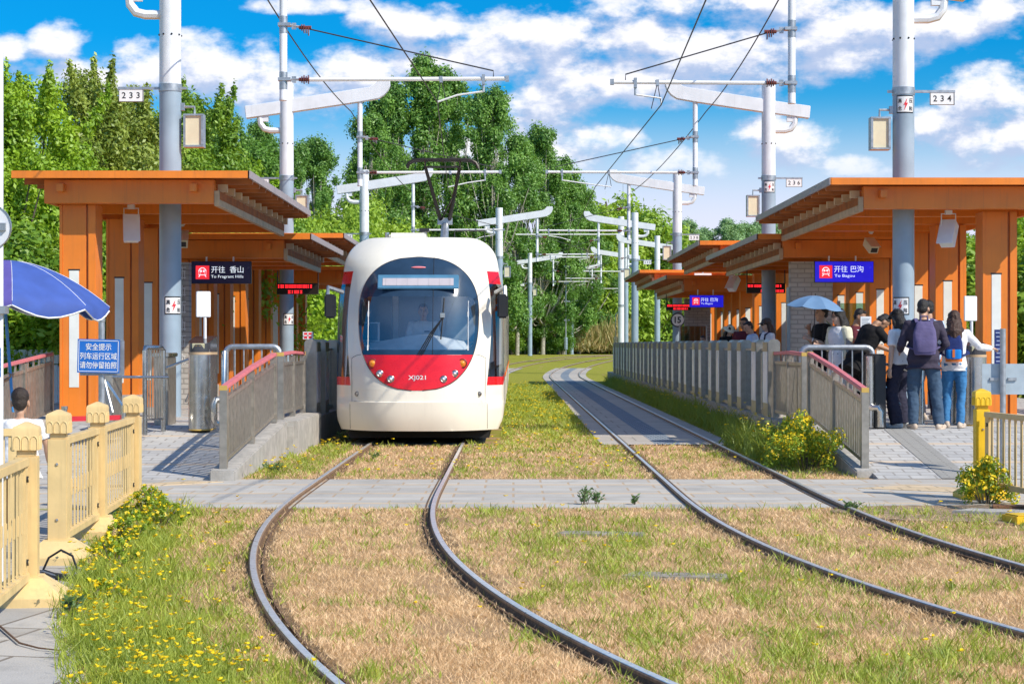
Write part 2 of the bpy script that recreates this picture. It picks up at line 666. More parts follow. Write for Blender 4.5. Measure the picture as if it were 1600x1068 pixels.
def paving(name, c1, c2, joint, bw, bh, stripe=None, rot=0.0):
    m = bpy.data.materials.new(name)
    m.use_nodes = True
    nt = m.node_tree
    b = nt.nodes['Principled BSDF']
    b.inputs['Roughness'].default_value = 0.85
    b.inputs['Specular IOR Level'].default_value = 0.25
    tc = new(nt, 'ShaderNodeTexCoord')
    mp = new(nt, 'ShaderNodeMapping')
    mp.inputs['Rotation'].default_value = (0, 0, rot)
    nt.links.new(tc.outputs['Object'], mp.inputs[0])
    br = new(nt, 'ShaderNodeTexBrick')
    nt.links.new(mp.outputs[0], br.inputs['Vector'])
    br.inputs['Color1'].default_value = (*c1, 1)
    br.inputs['Color2'].default_value = (*c2, 1)
    br.inputs['Mortar'].default_value = (*joint, 1)
    br.inputs['Scale'].default_value = 1
    br.inputs['Mortar Size'].default_value = 0.013
    br.inputs['Brick Width'].default_value = bw
    br.inputs['Row Height'].default_value = bh
    nz = new(nt, 'ShaderNodeTexNoise')
    nt.links.new(tc.outputs['Object'], nz.inputs['Vector'])
    nz.inputs['Scale'].default_value = 1.7
    nz.inputs['Detail'].default_value = 10
    nz.inputs['Roughness'].default_value = 0.7
    n2 = new(nt, 'ShaderNodeTexNoise')
    nt.links.new(tc.outputs['Object'], n2.inputs['Vector'])
    n2.inputs['Scale'].default_value = 90
    c = br.outputs[0]
    if stripe:
        sp = new(nt, 'ShaderNodeSeparateXYZ')
        nt.links.new(mp.outputs[0], sp.inputs[0])
        fr = mth(nt, 'FRACT', mth(nt, 'DIVIDE', sp.outputs[1], stripe[1]))
        k = mth(nt, 'LESS_THAN', fr, stripe[2])
        c = mixc(nt, mth(nt, 'MULTIPLY', k, 0.75), c, stripe[0])
    c = mixc(nt, mth(nt, 'MULTIPLY', sstep(nt, nz.outputs[0], 0.46, 0.72), 0.62), c, [x * 0.5 + 0.03 for x in c1])
    c = mixc(nt, mth(nt, 'MULTIPLY', n2.outputs[0], 0.35), c, [min(1, x * 1.25) for x in c2])
    nt.links.new(c, b.inputs['Base Color'])
    bp = new(nt, 'ShaderNodeBump')
    bp.inputs['Strength'].default_value = 0.5
    bp.inputs['Distance'].default_value = 0.01
    nt.links.new(mth(nt, 'ADD', br.outputs['Fac'], mth(nt, 'MULTIPLY', n2.outputs[0], -0.6)), bp.inputs['Height'])
    bp.invert = True
    nt.links.new(bp.outputs[0], b.inputs['Normal'])
    return m


PAVE = paving('paving_slabs', (0.40, 0.38, 0.35), (0.51, 0.485, 0.44), (0.42, 0.29, 0.17), 0.62, 0.42, ((0.60, 0.43, 0.25), 1.26, 0.12))
PAVE2 = paving('paving_bricks', (0.40, 0.40, 0.40), (0.50, 0.49, 0.47), (0.25, 0.23, 0.21), 0.3, 0.2, ((0.62, 0.45, 0.28), 1.3, 0.1))
PAVE3 = paving('old_paving', (0.36, 0.34, 0.31), (0.47, 0.45, 0.42), (0.14, 0.11, 0.08), 0.55, 0.9, ((0.6, 0.56, 0.5), 1.9, 0.04), 0.2)
BEDC = paving('track_slabs', (0.40, 0.37, 0.33), (0.46, 0.43, 0.39), (0.2, 0.18, 0.16), 4.0, 1.2)
GRATE = paving('drain_grating', (0.20, 0.25, 0.31), (0.26, 0.31, 0.37), (0.05, 0.06, 0.07), 0.12, 0.25)
TACT = paving('tactile_paving', (0.36, 0.36, 0.34), (0.42, 0.41, 0.38), (0.18, 0.17, 0.16), 0.3, 0.05)
TACTY = paving('faded_tactile_paving', (0.58, 0.44, 0.27), (0.64, 0.50, 0.33), (0.3, 0.24, 0.16), 0.3, 0.3)

# level crossing of paving slabs over both tracks, with ragged front and back edges
mb = MB()
fr, bk = [], []
x = -7.0
while x < 14.01:
    fr.append((x, 18.45 + 0.05 * noise.noise((x * 3, 0, 0)) + 0.02 * random.random()))
    bk.append((x, 22.35 + 0.05 * noise.noise((x * 3, 5, 0))))
    x += 0.3
fr = [(x, y - 0.9 * smooth01((x - 4.6) / 2)) for x, y in fr]
mb.slab(fr + bk[::-1], -0.05, 0.014, PAVE)
structure(mb, 'crossing_pavement')
# old pavement along the tan fence
mb = MB()
ed = [(pave_edge(y) + 0.22 * noise.noise((y * 1.9, 0, 4)) + 0.05 * noise.noise((y * 7, 0, 4)), y) for y in np.arange(7, 18.4, 0.15)]
mb.slab([(-9, 7)] + ed + [(-9, 18.3)], -0.05, 0.008, PAVE3)
structure(mb, 'old_pavement')
# walkways that ramp up from the crossing to the two platforms


def ramp_l(x, y):
    return 0.42 * min(1, max(0, (y - 22.3) / 4.9)) + 0.018


def ramp_r(x, y):
    return 0.42 * min(1, max(0, (y - 22.4) / 3.5)) + 0.018


mb = MB()
mb.slab([(-10, 22.3), (-3.37, 22.3), (-3.37, 27.2), (-10, 27.2)], -0.05, ramp_l, PAVE2)
structure(mb, 'ramp_walkway')
mb = MB()
mb.slab([(4.26, 22.4), (11, 22.4), (11, 25.9), (4.26, 25.9)], -0.05, ramp_r, PAVE2)
mb.slab([(5.0, 22.4), (5.35, 22.4), (5.35, 25.9), (5.0, 25.9)], -0.05, lambda x, y: ramp_r(x, y) + 0.006, TACT)
structure(mb, 'ramp_walkway')
mb = MB()
mb.slab([(3.75, 20.9), (4.4, 21.4), (5.5, 20.5), (5.1, 20.1)], -0.02, 0.02, TACTY)
mb.slab([(-4.9, 20.9), (-3.7, 22.0), (-3.3, 21.9), (-4.5, 20.7)], -0.02, 0.02, TACTY)
structure(mb, 'tactile_strip')
# bare earth and broken slabs where the crossing ends by the right-hand fence
mb = MB()
rr = random.Random(12)
pts = []
for k in range(40):
    a = 2 * PI * k / 40
    q = 1 + 0.22 * noise.noise((math.cos(a) * 2, math.sin(a) * 2, 1.3)) + 0.06 * rr.random()
    pts.append((4.6 + 1.5 * q * math.cos(a), 17.75 + 0.95 * q * math.sin(a)))
mb.slab(pts, -0.03, 0.022, M('bare_earth', (0.34, 0.24, 0.15), 1.0, var=0.4, scale=11, bump=0.9, bscale=55))
structure(mb, 'bare_earth')
mb = MB()
mb.slab([(4.05, 17.75), (4.7, 17.45), (4.95, 17.75), (4.3, 18.0)], 0.0, 0.05, CONC)
structure(mb, 'loose_slab', bevel=0.008)
mb = MB()
mb.slab([(4.55, 18.25), (5.15, 18.1), (5.2, 18.3), (4.6, 18.45)], 0.0, 0.05, M('rusty_cover', (0.24, 0.12, 0.06), 0.9, var=0.4, scale=9, bump=0.5))
structure(mb, 'rusty_cover', bevel=0.008)
# platforms
PEDGE_L, PEDGE_R = -3.12, 4.02
mb = MB()
mb.bb(-10, PEDGE_L - 0.3, 27.2, 82, -0.05, 0.42, PAVE2)
mb.bb(PEDGE_L - 0.3, PEDGE_L, 27.2, 82, -0.05, 0.424, CONC)
structure(mb, 'platform')
mb = MB()
mb.bb(PEDGE_R + 0.3, 11, 25.9, 82, -0.05, 0.42, PAVE2)
mb.bb(PEDGE_R, PEDGE_R + 0.3, 27.2, 82, -0.05, 0.424, CONC)
structure(mb, 'platform')
# concrete upstands the ramp railings stand on
mb = MB()


def upstand(xa, xb, y0, y1, za, zb):
    m_ = MB()
    vs = [(xa, y0, -0.05), (xb, y0, -0.05), (xb, y1, -0.05), (xa, y1, -0.05), (xa, y0, za), (xb, y0, za), (xb, y1, zb), (xa, y1, zb)]
    m_.add(vs, [(3, 2, 1, 0), (4, 5, 6, 7), (0, 1, 5, 4), (1, 2, 6, 5), (2, 3, 7, 6), (3, 0, 4, 7)], CONC)
    o = m_.build('ramp_kerb', bevel=0.015)
    o['kind'] = 'structure'


upstand(-3.50, -3.20, 22.1, 27.19, 0.13, 0.50)
upstand(4.06, 4.30, 22.75, 27.19, 0.09, 0.50)
upstand(-3.46, PEDGE_L + 0.06, 27.25, 30.6, 0.50, 0.50)
# slabs and centre drains between the rails in the stop
for nm, tf, y0 in (('left', track_left, 29.9), ('right', track_right, 30.0)):
    mb = MB()
    for k, (a, b, z, mt) in enumerate(((-1.05, -0.2, 0.02, BEDC), (-0.2, 0.2, 0.022, GRATE), (0.2, 1.05, 0.02, BEDC))):
        ys = list(np.arange(y0, 110, 1.2))
        for p, q in zip(ys, ys[1:]):
            vs = [(tf(p) + a, p, H(p) + z), (tf(p) + b, p, H(p) + z), (tf(q) + b, q, H(q) + z), (tf(q) + a, q, H(q) + z)]
            mb.add(vs, [(0, 1, 2, 3)], mt)
    structure(mb, 'track_bed')


def sweep(fx, off, prof, ys, mat):
    """sweep a closed (u, z) profile along the track"""
    rings = []
    for Y in ys:
        dx = (fx(Y + 0.02) - fx(Y - 0.02)) / 0.04
        k = math.hypot(1, dx)
        nx, ny = 1 / k, -dx / k
        rings.append([Vector((fx(Y) + nx * (off + u), Y + ny * (off + u), H(Y) + z)) for u, z in prof])
    return rings


YS = list(np.arange(6.5, 22, 0.25)) + list(np.arange(22, 60, 2)) + list(np.arange(60, 175, 3))
for tf in (track_left, track_right):
    for sgn in (-1, 1):
        off = sgn * 0.7175
        i = -sgn  # running groove lies on the inner side
        mb = MB()
        mb.rings(sweep(tf, off, [(-0.027, 0.032), (0.027, 0.032), (0.027, 0.046), (0.019, 0.052), (-0.019, 0.052), (-0.027, 0.046)], YS, RAILTOP), RAILSIDE)
        mb.rings(sweep(tf, off, [(-0.021, 0.0515), (0.021, 0.0515), (0.0195, 0.0545), (-0.0195, 0.0545)], YS, RAILTOP), RAILTOP)
        mb.rings(sweep(tf, off, [(-0.05, -0.02), (0.05, -0.02), (0.027, 0.0315), (-0.027, 0.0315)], YS, RUST), RUST)
        c = i * 0.075
        mb.rings(sweep(tf, off, [(c - 0.007, -0.02), (c + 0.007, -0.02), (c + 0.007, 0.020), (c - 0.007, 0.020)], YS, RUST), RUST)
        structure(mb, 'rail')
        mb = MB()
        r = sweep(tf, off, [(-0.15, 0.003), (0.15, 0.003)], YS[:70], RUST)
        vs = [p for q in r for p in q]
        mb.add(vs, [(2 * k, 2 * k + 1, 2 * k + 3, 2 * k + 2) for k in range(len(r) - 1)], M('rail_bed_soil', (0.20, 0.125, 0.06), 1.0, var=0.5, scale=14, bump=0.6))
        structure(mb, 'rail_bed')
# tie slabs that break through the turf beside the track
for (xa, xb, py) in ((865, 1005, 838), (970, 1135, 905)):
    Y = FPX * EYE / (py - 538)
    mb = MB()
    xa, xb = WX(xa, Y), WX(xb, Y)
    mb.slab([(xa, Y), (xb, Y - 0.15), (xb + 0.03, Y + 0.12), (xa + 0.1, Y + 0.26)], -0.02, 0.028, M('sunken_concrete', (0.30, 0.27, 0.22), 0.95, var=0.3, scale=9, bump=0.5, dirt=0.6))
    structure(mb, 'tie_slab', bevel=0.01)

# ------------------------------------------------------------------ platform shelters
def shelter(sg, x0, Y0, Y1, zt, cols, label, glassw=True, width=3.6, uc=2.73):
    """roof from the track-side edge x0 outwards (sg = -1 left, +1 right), one row of columns at the back"""
    cx = x0 + sg * width / 2
    t = thing('platform_shelter', label, 'shelter', (cx, Y0, 0.42), 0, 'orange shelters along the two platforms')
    zt -= 0.42
    L = Y1 - Y0

    def X(u):
        return x0 + sg * u - cx
    mb = MB()
    mb.bb(X(0), X(width), 0, L, zt - 0.035, zt, ORANGE)
    mb.bb(X(0), X(width), -0.03, 0.05, zt - 0.1, zt + 0.01, ORANGE)
    mb.bb(X(-0.015), X(0.02), -0.03, L, zt - 0.10, zt + 0.012, M('roof_edge_trim', (0.40, 0.33, 0.33), 0.45, 0.3))
    mb.bb(X(0.06), X(0.48), 0.12, L - 0.1, zt - 0.052, zt - 0.0355, PALE)  # pale sheet stands in for daylight coming through the roof edge
    mb.build('roof', t)
    mb = MB()
    mb.bb(X(0.58), X(width - 0.42), 0.28, 0.46, zt - 0.46, zt - 0.101, ORANGE)
    for u in (0.82, width - 0.75):
        mb.bb(X(u), X(u + 0.11), 0.12, 0.28, zt - 0.29, zt - 0.17, ORANGE)
    mb.build('front_beam', t, bevel=0.006)
    mb = MB()
    mb.bb(X(0.50), X(0.575), 0.28, L - 0.1, zt - 0.50, zt - 0.27, BEIGE_W)
    n = int(L / 0.09)
    for k in range(n):
        y = 0.35 + k * (L - 0.5) / n
        mb.bb(X(0.485), X(0.499), y, y + 0.03, zt - 0.40, zt - 0.28, ORANGE_D)
    mb.build('edge_beam', t)
    mb = MB()
    mb.bb(X(width - 0.43), X(width - 0.51), 0.462, L - 0.1, zt - 0.455, zt - 0.2, ORANGE)
    mb.build('back_beam', t)
    n = max(3, int(L / 0.75))
    for k in range(n):
        y = 0.55 + k * (L - 0.8) / (n - 1)
        mb = MB()
        mb.bb(X(0.03), X(width - 0.05), y, y + 0.07, zt - 0.15, zt - 0.036, ORANGE_D)
        mb.bb(X(0.42), X(0.56), y - 0.02, y + 0.10, zt - 0.27, zt - 0.152, M('joist_end', (0.62, 0.47, 0.30), 0.55, var=0.1))
        mb.build('rafter', t)
    nb = max(2, int(L / 2.2))
    for k in range(1, nb + 1):
        y = 0.3 + k * (L - 0.8) / nb
        mb = MB()
        mb.bb(X(0.58), X(width - 0.42), y, y + 0.16, zt - 0.44, zt - 0.2, ORANGE)
        mb.build('cross_beam', t)
        mb = MB()
        mb.bb(X(0.9), X(width - 0.9), y - 0.5, y - 0.44, zt - 0.30, zt - 0.26, PALE)
        mb.build('strip_light', t)
    for k, yc in enumerate(cols):
        y = yc - Y0
        mb = MB()
        zb = 0.0
        zc = zt - 0.46
        mb.bb(X(uc) - 0.28, X(uc) - 0.235, y - 0.25, y + 0.25, zb, zc, ORANGE)
        mb.bb(X(uc) - 0.235, X(uc) + 0.13, y - 0.235, y + 0.235, zb, zc, ORANGE)
        mb.bb(X(uc) + 0.13, X(uc) + 0.165, y - 0.21, y + 0.21, zb, zc, ORANGE_D)
        mb.bb(X(uc) + 0.165, X(uc) + 0.28, y - 0.25, y + 0.25, zb, zc, ORANGE)
        mb.bb(X(uc) - 0.31, X(uc) + 0.31, y - 0.28, y + 0.28, zb - 0.02, zb + 0.30, CONC) if k % 2 == 1 else None
        c = mb.build('column', t, bevel=0.004)
        mb = MB()
        mb.bb(X(uc) - 0.13, X(uc) + 0.02, y - 0.241, y - 0.2, zb + 0.5, zb + 2.3, PALE)
        mb.bb(X(uc) - 0.145, X(uc) + 0.035, y - 0.239, y - 0.19, zb + 2.3, zb + 2.325, DARK)
        mb.build('light_panel', c)
    if glassw:
        for a, b in zip(cols, cols[1:]):
            mb = MB()
            mb.bb(X(uc + 0.15), X(uc + 0.165), a - Y0 + 0.35, b - Y0 - 0.35, 0.15, 2.0, GLASS)
            mb.build('glass_panel', t)
    return t


shelter(-1, -4.0, 29.1, 37.8, 4.2, (29.9, 33.3, 35.9), 'nearest left shelter, tall roof above the blue notice sign', glassw=False)
shelter(-1, -4.0, 38.0, 45.0, 3.76, (39.2, 41.6, 44.0), 'lower roofed left shelter behind the navy destination screen')
shelter(-1, -4.0, 45.4, 53.5, 4.2, (46.5, 48.9, 51.3), 'third left shelter, its roof edge showing above the tram nose')
shelter(-1, -4.0, 53.8, 61, 3.76, (55, 57.4, 59.8), 'fourth left shelter, seen in slivers beside the tram mirror')
shelter(1, 5.0, 30.3, 39.5, 4.2, (31.5, 35.0, 37.5), 'nearest right shelter with tall roof above the queue of people', glassw=False, width=4.1, uc=2.92)
shelter(1, 5.0, 39.4, 49.7, 3.84, (40.4, 42.8, 45.2, 47.6), 'lower roofed right shelter behind the large bright blue screen')
shelter(1, 4.8, 49.6, 59.7, 4.25, (50.8, 53.2, 55.6, 58.0), 'middle right shelter, high roof overlapping the one before it')
shelter(1, 4.75, 59.6, 70.3, 3.72, (61, 63.4, 65.8, 68.2), 'lower right shelter behind the small far blue screen')
shelter(1, 4.6, 70.2, 79.5, 4.3, (71.5, 74, 76.5), 'farthest right shelter with a white box on its front beam')

# white equipment box under the farthest roof
mb = MB()
mb.box((WX(1098, 69.3), 69.3, WZ(432, 69.3)), (0.62, 0.12, 0.24), WHITE)
mb.bb(WX(1098, 69.3) - 0.03, WX(1098, 69.3) + 0.03, 69.26, 69.34, WZ(427, 69.3), WZ(419, 69.3), GALV)
one(mb, 'equipment_box', 'white box fixed to the beam of the farthest right shelter', 'box', bevel=0.01)

TILE = paving('grey_wall_tiles', (0.42, 0.40, 0.38), (0.50, 0.48, 0.45), (0.26, 0.25, 0.24), 0.24, 0.09)


def tile_mat(nm, c1, c2, joint):
    m = paving(nm, c1, c2, joint, 0.3, 0.1)
    for n in m.node_tree.nodes:
        if n.type == 'MAPPING':
            n.inputs['Rotation'].default_value = (PI / 2, 0, 0)
    return m


TILEV = tile_mat('grey_wall_tiles_upright', (0.40, 0.38, 0.36), (0.50, 0.48, 0.45), (0.24, 0.23, 0.22))
TILEV2 = tile_mat('pale_wall_tiles_upright', (0.52, 0.52, 0.49), (0.6, 0.6, 0.56), (0.34, 0.34, 0.32))
# tiled station name walls
t = thing('name_wall', 'narrow grey tiled wall with white upright lettering on left platform', 'wall', (WX(287, 37.2), 37.2, 0.42))
mb = MB()
mb.bb(-0.15, 0.10, 0, 0.3, 0, 2.75, TILEV)
mb.build('wall', t)
mb = MB()
for k in range(6):          # worn, illegible white characters
    z = 2.55 - k * 0.33
    for dx, dz, w, h in ((0, 0.1, 0.09, 0.014), (0, 0.03, 0.07, 0.014), (-0.025, -0.02, 0.012, 0.22), (0.02, -0.05, 0.012, 0.15), (0, -0.1, 0.09, 0.014))[k % 2:]:
        mb.bb(dx - w / 2, dx + w / 2, -0.006, -0.002, z + dz - h / 2, z + dz + h / 2, SIGNW)
mb.build('lettering', t)
t = thing('tiled_wall', 'pale tiled wall with a green leaf drawing behind the grey-blue umbrella', 'wall', (WX(1268, 41.5), 41.5, 0.42))
mb = MB()
mb.bb(-0.46, 0.46, 0, 0.25, 0, 2.95, TILEV2)
mb.build('wall', t)
mb = MB()
GL = M('leaf_drawing', (0.10, 0.20, 0.07), 0.6)
rr = random.Random(3)
for k in range(26):
    a = Vector((rr.uniform(-0.42, 0.36), -0.012, rr.uniform(0.1, 1.75)))
    for j in range(2):
        d = Vector((rr.uniform(0.1, 0.35), 0, rr.uniform(-0.3, 0.4)))
        b = a + d
        if b.z < 0.05 or b.x > 0.45 or b.z > 1.1 + b.x * 1.2:
            continue
        mb.bar(a, b, 0.008, 0.018, GL)
mb.build('leaf_drawing', t)
mb = MB()
mb.bb(-0.50, -0.465, -0.06, 0.3, 0, 2.4, POLE_B)
mb.build('side_frame', t)
t = thing('tiled_wall', 'far tiled wall standing beside the farthest red display on right platform', 'wall', (WX(1090, 66.5), 66.5, 0.42))
mb = MB()
mb.bb(-0.45, 0.45, 0, 0.25, 0, 2.75, TILEV)
mb.build('wall', t)
# planted screen panel with trellis behind the queue
t = thing('glass_screen', 'green tinted glass screen at the back of the right platform behind the queue', 'glass screen', (WX(1385, 41), 41.4, 0.42))
mb = MB()
mb.bb(-0.95, 0.9, 0, 0.02, 0.05, 2.05, GLASS)
mb.build('glass', t)
mb = MB()
for x in (-0.95, -0.02, 0.9):
    mb.bb(x - 0.03, x + 0.03, -0.03, 0.05, 0, 2.1, GALV)
mb.build('frame', t)
t = thing('glass_screen', 'grey green glass screen under the small far blue screen', 'glass screen', (WX(1083, 62), 62, 0.42))
mb = MB()
mb.bb(-0.42, 0.42, 0, 0.02, 0.05, 1.75, glass('screen_glass', (0.30, 0.42, 0.36), 0.2))
mb.build('glass', t)
mb = MB()
for x in (-0.43, 0.43):
    mb.bb(x - 0.02, x + 0.02, -0.02, 0.04, 0, 1.8, GALV)
mb.build('frame', t)


# ------------------------------------------------------------------ hanging screens, displays, cameras
def tram_icon(mb, cx, y, cz, s):
    """red square with a white outline front of a rail vehicle"""
    mb.bb(cx - s / 2, cx + s / 2, y - 0.004, y, cz - s / 2, cz + s / 2, SCR_R)
    w = s * 0.055
    p = []
    for k in range(0, 13):
        a = PI * k / 12
        p.append((cx + math.cos(a) * s * 0.27, cz + 0.06 * s + math.sin(a) * s * 0.28))
    p = [(cx + s * 0.27, cz - 0.18 * s)] + p + [(cx - s * 0.27, cz - 0.18 * s), (cx + s * 0.27, cz - 0.18 * s)]
    for a, b in zip(p, p[1:]):
        mb.bar((a[0], y - 0.007, a[1]), (b[0], y - 0.007, b[1]), 0.004, w, SCR_W)
    for sx in (-1, 1):
        mb.bb(cx + sx * s * 0.11 - s * 0.07, cx + sx * s * 0.11 + s * 0.07, y - 0.008, y - 0.005, cz + 0.02 * s, cz + 0.18 * s, SCR_W)
        mb.bar((cx + sx * s * 0.18, y - 0.007, cz - 0.22 * s), (cx + sx * s * 0.28, y - 0.007, cz - 0.34 * s), 0.004, w, SCR_W)
        mb.bb(cx + sx * s * 0.16 - w / 2, cx + sx * s * 0.16 + w / 2, y - 0.008, y - 0.005, cz - 0.1 * s, cz - 0.05 * s, SCR_W)


def dest_sign(px, py, Y, w, h, zroof, bgm, zh, en, label, zhsplit):
    t = thing('destination_screen', label, 'screen', (WX(px, Y), Y, WZ(py, Y)), 0, 'destination screens hung under the shelters')
    mb = MB()
    mb.bb(-w / 2, w / 2, 0, 0.10, -h / 2, h / 2, DARK)
    mb.build('case', t, bevel=0.006)
    mb = MB()
    mb.bb(-w / 2 + 0.012, w / 2 - 0.012, -0.004, -0.0005, -h / 2 + 0.012, h / 2 - 0.012, bgm)
    mb.build('screen', t)
    mb = MB()
    ic = -w * 0.31
    tram_icon(mb, ic, -0.006, 0.0, h * 0.60)
    x0 = ic + h * 0.38
    mb.text(zh[0], (x0 + h * 0.32, -0.007, h * 0.13), h * 0.30, SCR_W, bold=0.0)
    mb.text(zh[1], (x0 + h * 0.32 + h * (zhsplit + 0.1), -0.007, h * 0.13), h * 0.30, SCR_W, bold=0.0)
    mb.text(en, (x0 + w * (0.27 if len(en) > 10 else 0.18), -0.007, -h * 0.2), h * 0.165, SCR_W, w=w * (0.54 if len(en) > 10 else 0.34), bold=0.0)
    mb.build('lettering', t)
    for sx in (-0.25, 0.2):
        mb = MB()
        mb.tube([(sx * w, 0.05, h / 2), (sx * w, 0.05, zroof - WZ(py, Y))], 0.018, WHITE)
        mb.build('hanger', t)


dest_sign(345.5, 425.5, 38.1, 1.19, 0.445, 3.32, SCR_NAVY, ('开往', '香山'), 'To Fragrant Hills', 'navy screen reading To Fragrant Hills under the low left shelter', 0.72)
dest_sign(1319, 424.5, 39.45, 1.22, 0.44, 3.4, SCR_BLUE, ('开往', '巴沟'), 'To Bagou', 'large bright blue screen reading To Bagou above the queue', 0.66)
dest_sign(1104, 470.5, 59.5, 1.06, 0.385, 3.28, SCR_BLUE, ('开往', '巴沟'), 'To Bagou', 'small distant blue screen reading To Bagou beside the far pole', 0.66)


def led_board(px, py, Y, w, h, zroof, label, seed, lines):
    t = thing('departure_display', label, 'display', (WX(px, Y), Y, WZ(py, Y)), 0, 'red text displays hung under the shelters')
    mb = MB()
    mb.bb(-w / 2, w / 2, 0, 0.09, -h / 2, h / 2, LED_BG)
    mb.build('case', t)
    mb = MB()
    r = random.Random(seed)
    for (z, a, b, hh) in lines:
        x = a
        while x < b:
            ww = r.choice((0.028, 0.045, 0.06))
            if x + ww > b:
                break
            for q in (-1, 1):
                mb.bb((x - 0.5) * w, (x - 0.5 + ww) * w, -0.004, -0.001, (z - 0.5) * h + q * hh * h * 0.28 - hh * h * 0.18, (z - 0.5) * h + q * hh * h * 0.28 + hh * h * 0.18, LED_RED)
            if r.random() < 0.7:
                mb.bb((x - 0.5 + ww * 0.4) * w, (x - 0.5 + ww * 0.6) * w, -0.005, -0.002, (z - 0.5 - hh * 0.45) * h, (z - 0.5 + hh * 0.45) * h, LED_RED)
            x += ww + r.choice((0.008, 0.014, 0.03))
    mb.build('red_text', t)
    for sx in (-1, 1):
        mb = MB()
        mb.bb(sx * w / 2 - 0.02 * (sx > 0), sx * w / 2 + 0.02 * (sx < 0), 0.02, 0.07, h / 2, zroof - WZ(py, Y), BLACK)
        mb.build('hanger', t)


led_board(465, 451, 44.9, 0.97, 0.26, 3.3, 'dark display with red text on the left platform above the speaker', 4, ((0.72, 0.03, 0.88, 0.32), (0.22, 0.27, 0.66, 0.30)))
led_board(1197, 450, 48.2, 0.97, 0.25, 3.5, 'dark display with red text between the orange columns behind waiting people', 5, ((0.72, 0.03, 0.9, 0.26), (0.22, 0.36, 0.98, 0.26)))
led_board(1060, 479.5, 65.5, 0.84, 0.21, 3.3, 'farthest red text display beside the pole with the round 15 sign', 6, ((0.72, 0.05, 0.95, 0.34), (0.22, 0.3, 0.95, 0.3)))


def hang_cam(px, py, Y, ztop, tilt, yaw, label, s=1.0, flood=False):
    z = WZ(py, Y)
    t = thing('floodlight' if flood else 'security_camera', label, 'floodlight' if flood else 'camera', (WX(px, Y), Y, ztop))
    d = z - ztop
    mb = MB()
    mb.tube([(0, 0, 0), (0, 0, d + 0.32 * s)], 0.035 * s, WHITE)
    mb.box((0, 0, d + 0.30 * s), (0.09 * s, 0.09 * s, 0.06 * s), WHITE)
    if flood:
        mb.tube([(-0.1 * s, 0, d + 0.12 * s), (-0.1 * s, 0, d + 0.28 * s), (0.1 * s, 0, d + 0.28 * s), (0.1 * s, 0, d + 0.12 * s)], 0.012, WHITE, 6)
    mb.build('bracket', t)
    R = Euler((tilt, 0, yaw)).to_matrix()
    mb = MB()
    mb.box((0, 0, d), (0.20 * s, 0.36 * s, 0.17 * s), BOX_BEIGE if not flood else WHITE, R)
    mb.box(Vector((0, 0, d)) + R @ Vector((0, -0.03, 0.10 * s)), (0.23 * s, 0.40 * s, 0.015), WHITE, R)
    mb.build('housing', t, bevel=0.006)
    mb = MB()
    mb.box(Vector((0, 0, d)) + R @ Vector((0, -0.182 * s, -0.005)), (0.14 * s, 0.01, 0.10 * s), BLACK if not flood else PALE, R)
    mb.build('lens', t)


hang_cam(205, 357, 30.6, 3.74, 1.25, 0.25, 'white floodlight hung under the near left roof between two columns', 1.15, True)
hang_cam(285, 374, 35.5, 3.76, 0.55, 0.15, 'beige camera under the near left roof beside the grey pole', 1.0)
hang_cam(1482, 365, 31.2, 3.74, 1.05, -0.55, 'white floodlight hung under the near right roof between two columns', 1.15, True)
hang_cam(1361, 384, 37.9, 3.76, 0.55, 0.25, 'beige camera above the bright blue Bagou screen', 0.95)
hang_cam(1146, 443, 59.4, 3.3, 0.9, -0.7, 'white floodlight hung beside the small far blue screen', 1.3, True)


# ------------------------------------------------------------------ platform edge cabinets
def edge_cabinet(x, Y, L, face, label):
    t = thing('platform_barrier', label, 'barrier', (x, Y, 0.424), 0, 'steel barrier cabinets along the platform edges')
    w, h = 0.20, 1.24
    mb = MB()
    prof = [(-w / 2, 0), (w / 2, 0), (w / 2, h - 0.05), (w / 2 - 0.05, h), (-w / 2 + 0.05, h), (-w / 2, h - 0.05)]
    mb.prism(prof, 0, L, M('barrier_steel', (0.40, 0.37, 0.32), 0.36, 0.75, var=0.12, scale=8, dirt=0.2))
    mb.build('cabinet', t, bevel=0.008)
    sx = face * (w / 2)
    mb = MB()
    mb.bb(sx, sx + face * 0.006, 0.04, L - 0.04, 0.22, h - 0.2, M('barrier_white_panel', (0.74, 0.76, 0.84), 0.3, var=0.04))
    mb.build('side_panel', t)
    mb = MB()
    mb.bb(sx, sx + face * 0.007, 0.04, L - 0.04, h - 0.19, h - 0.05, M('bronze_cap', (0.42, 0.36, 0.25), 0.4, 0.6))
    mb.build('cap_panel', t)
    return t


def edge_glass(x, Y, L, label):
    t = thing('barrier_screen', label, 'glass screen', (x, Y, 0.424), 0, 'clear screens between the barrier cabinets')
    mb = MB()
    mb.bb(-0.008, 0.008, 0.02, L - 0.02, 0.08, 1.05, glass('clear_glass', (0.72, 0.76, 0.76), 0.12) if 'clear_glass' not in MATS else MATS['clear_glass'])
    mb.build('glass', t)
    mb = MB()
    mb.bb(-0.02, 0.02, 0.0, L, 1.05, 1.09, STEEL_B)
    mb.bb(-0.02, 0.02, 0.0, L, 0.02, 0.08, STEEL_B)
    mb.build('frame', t)


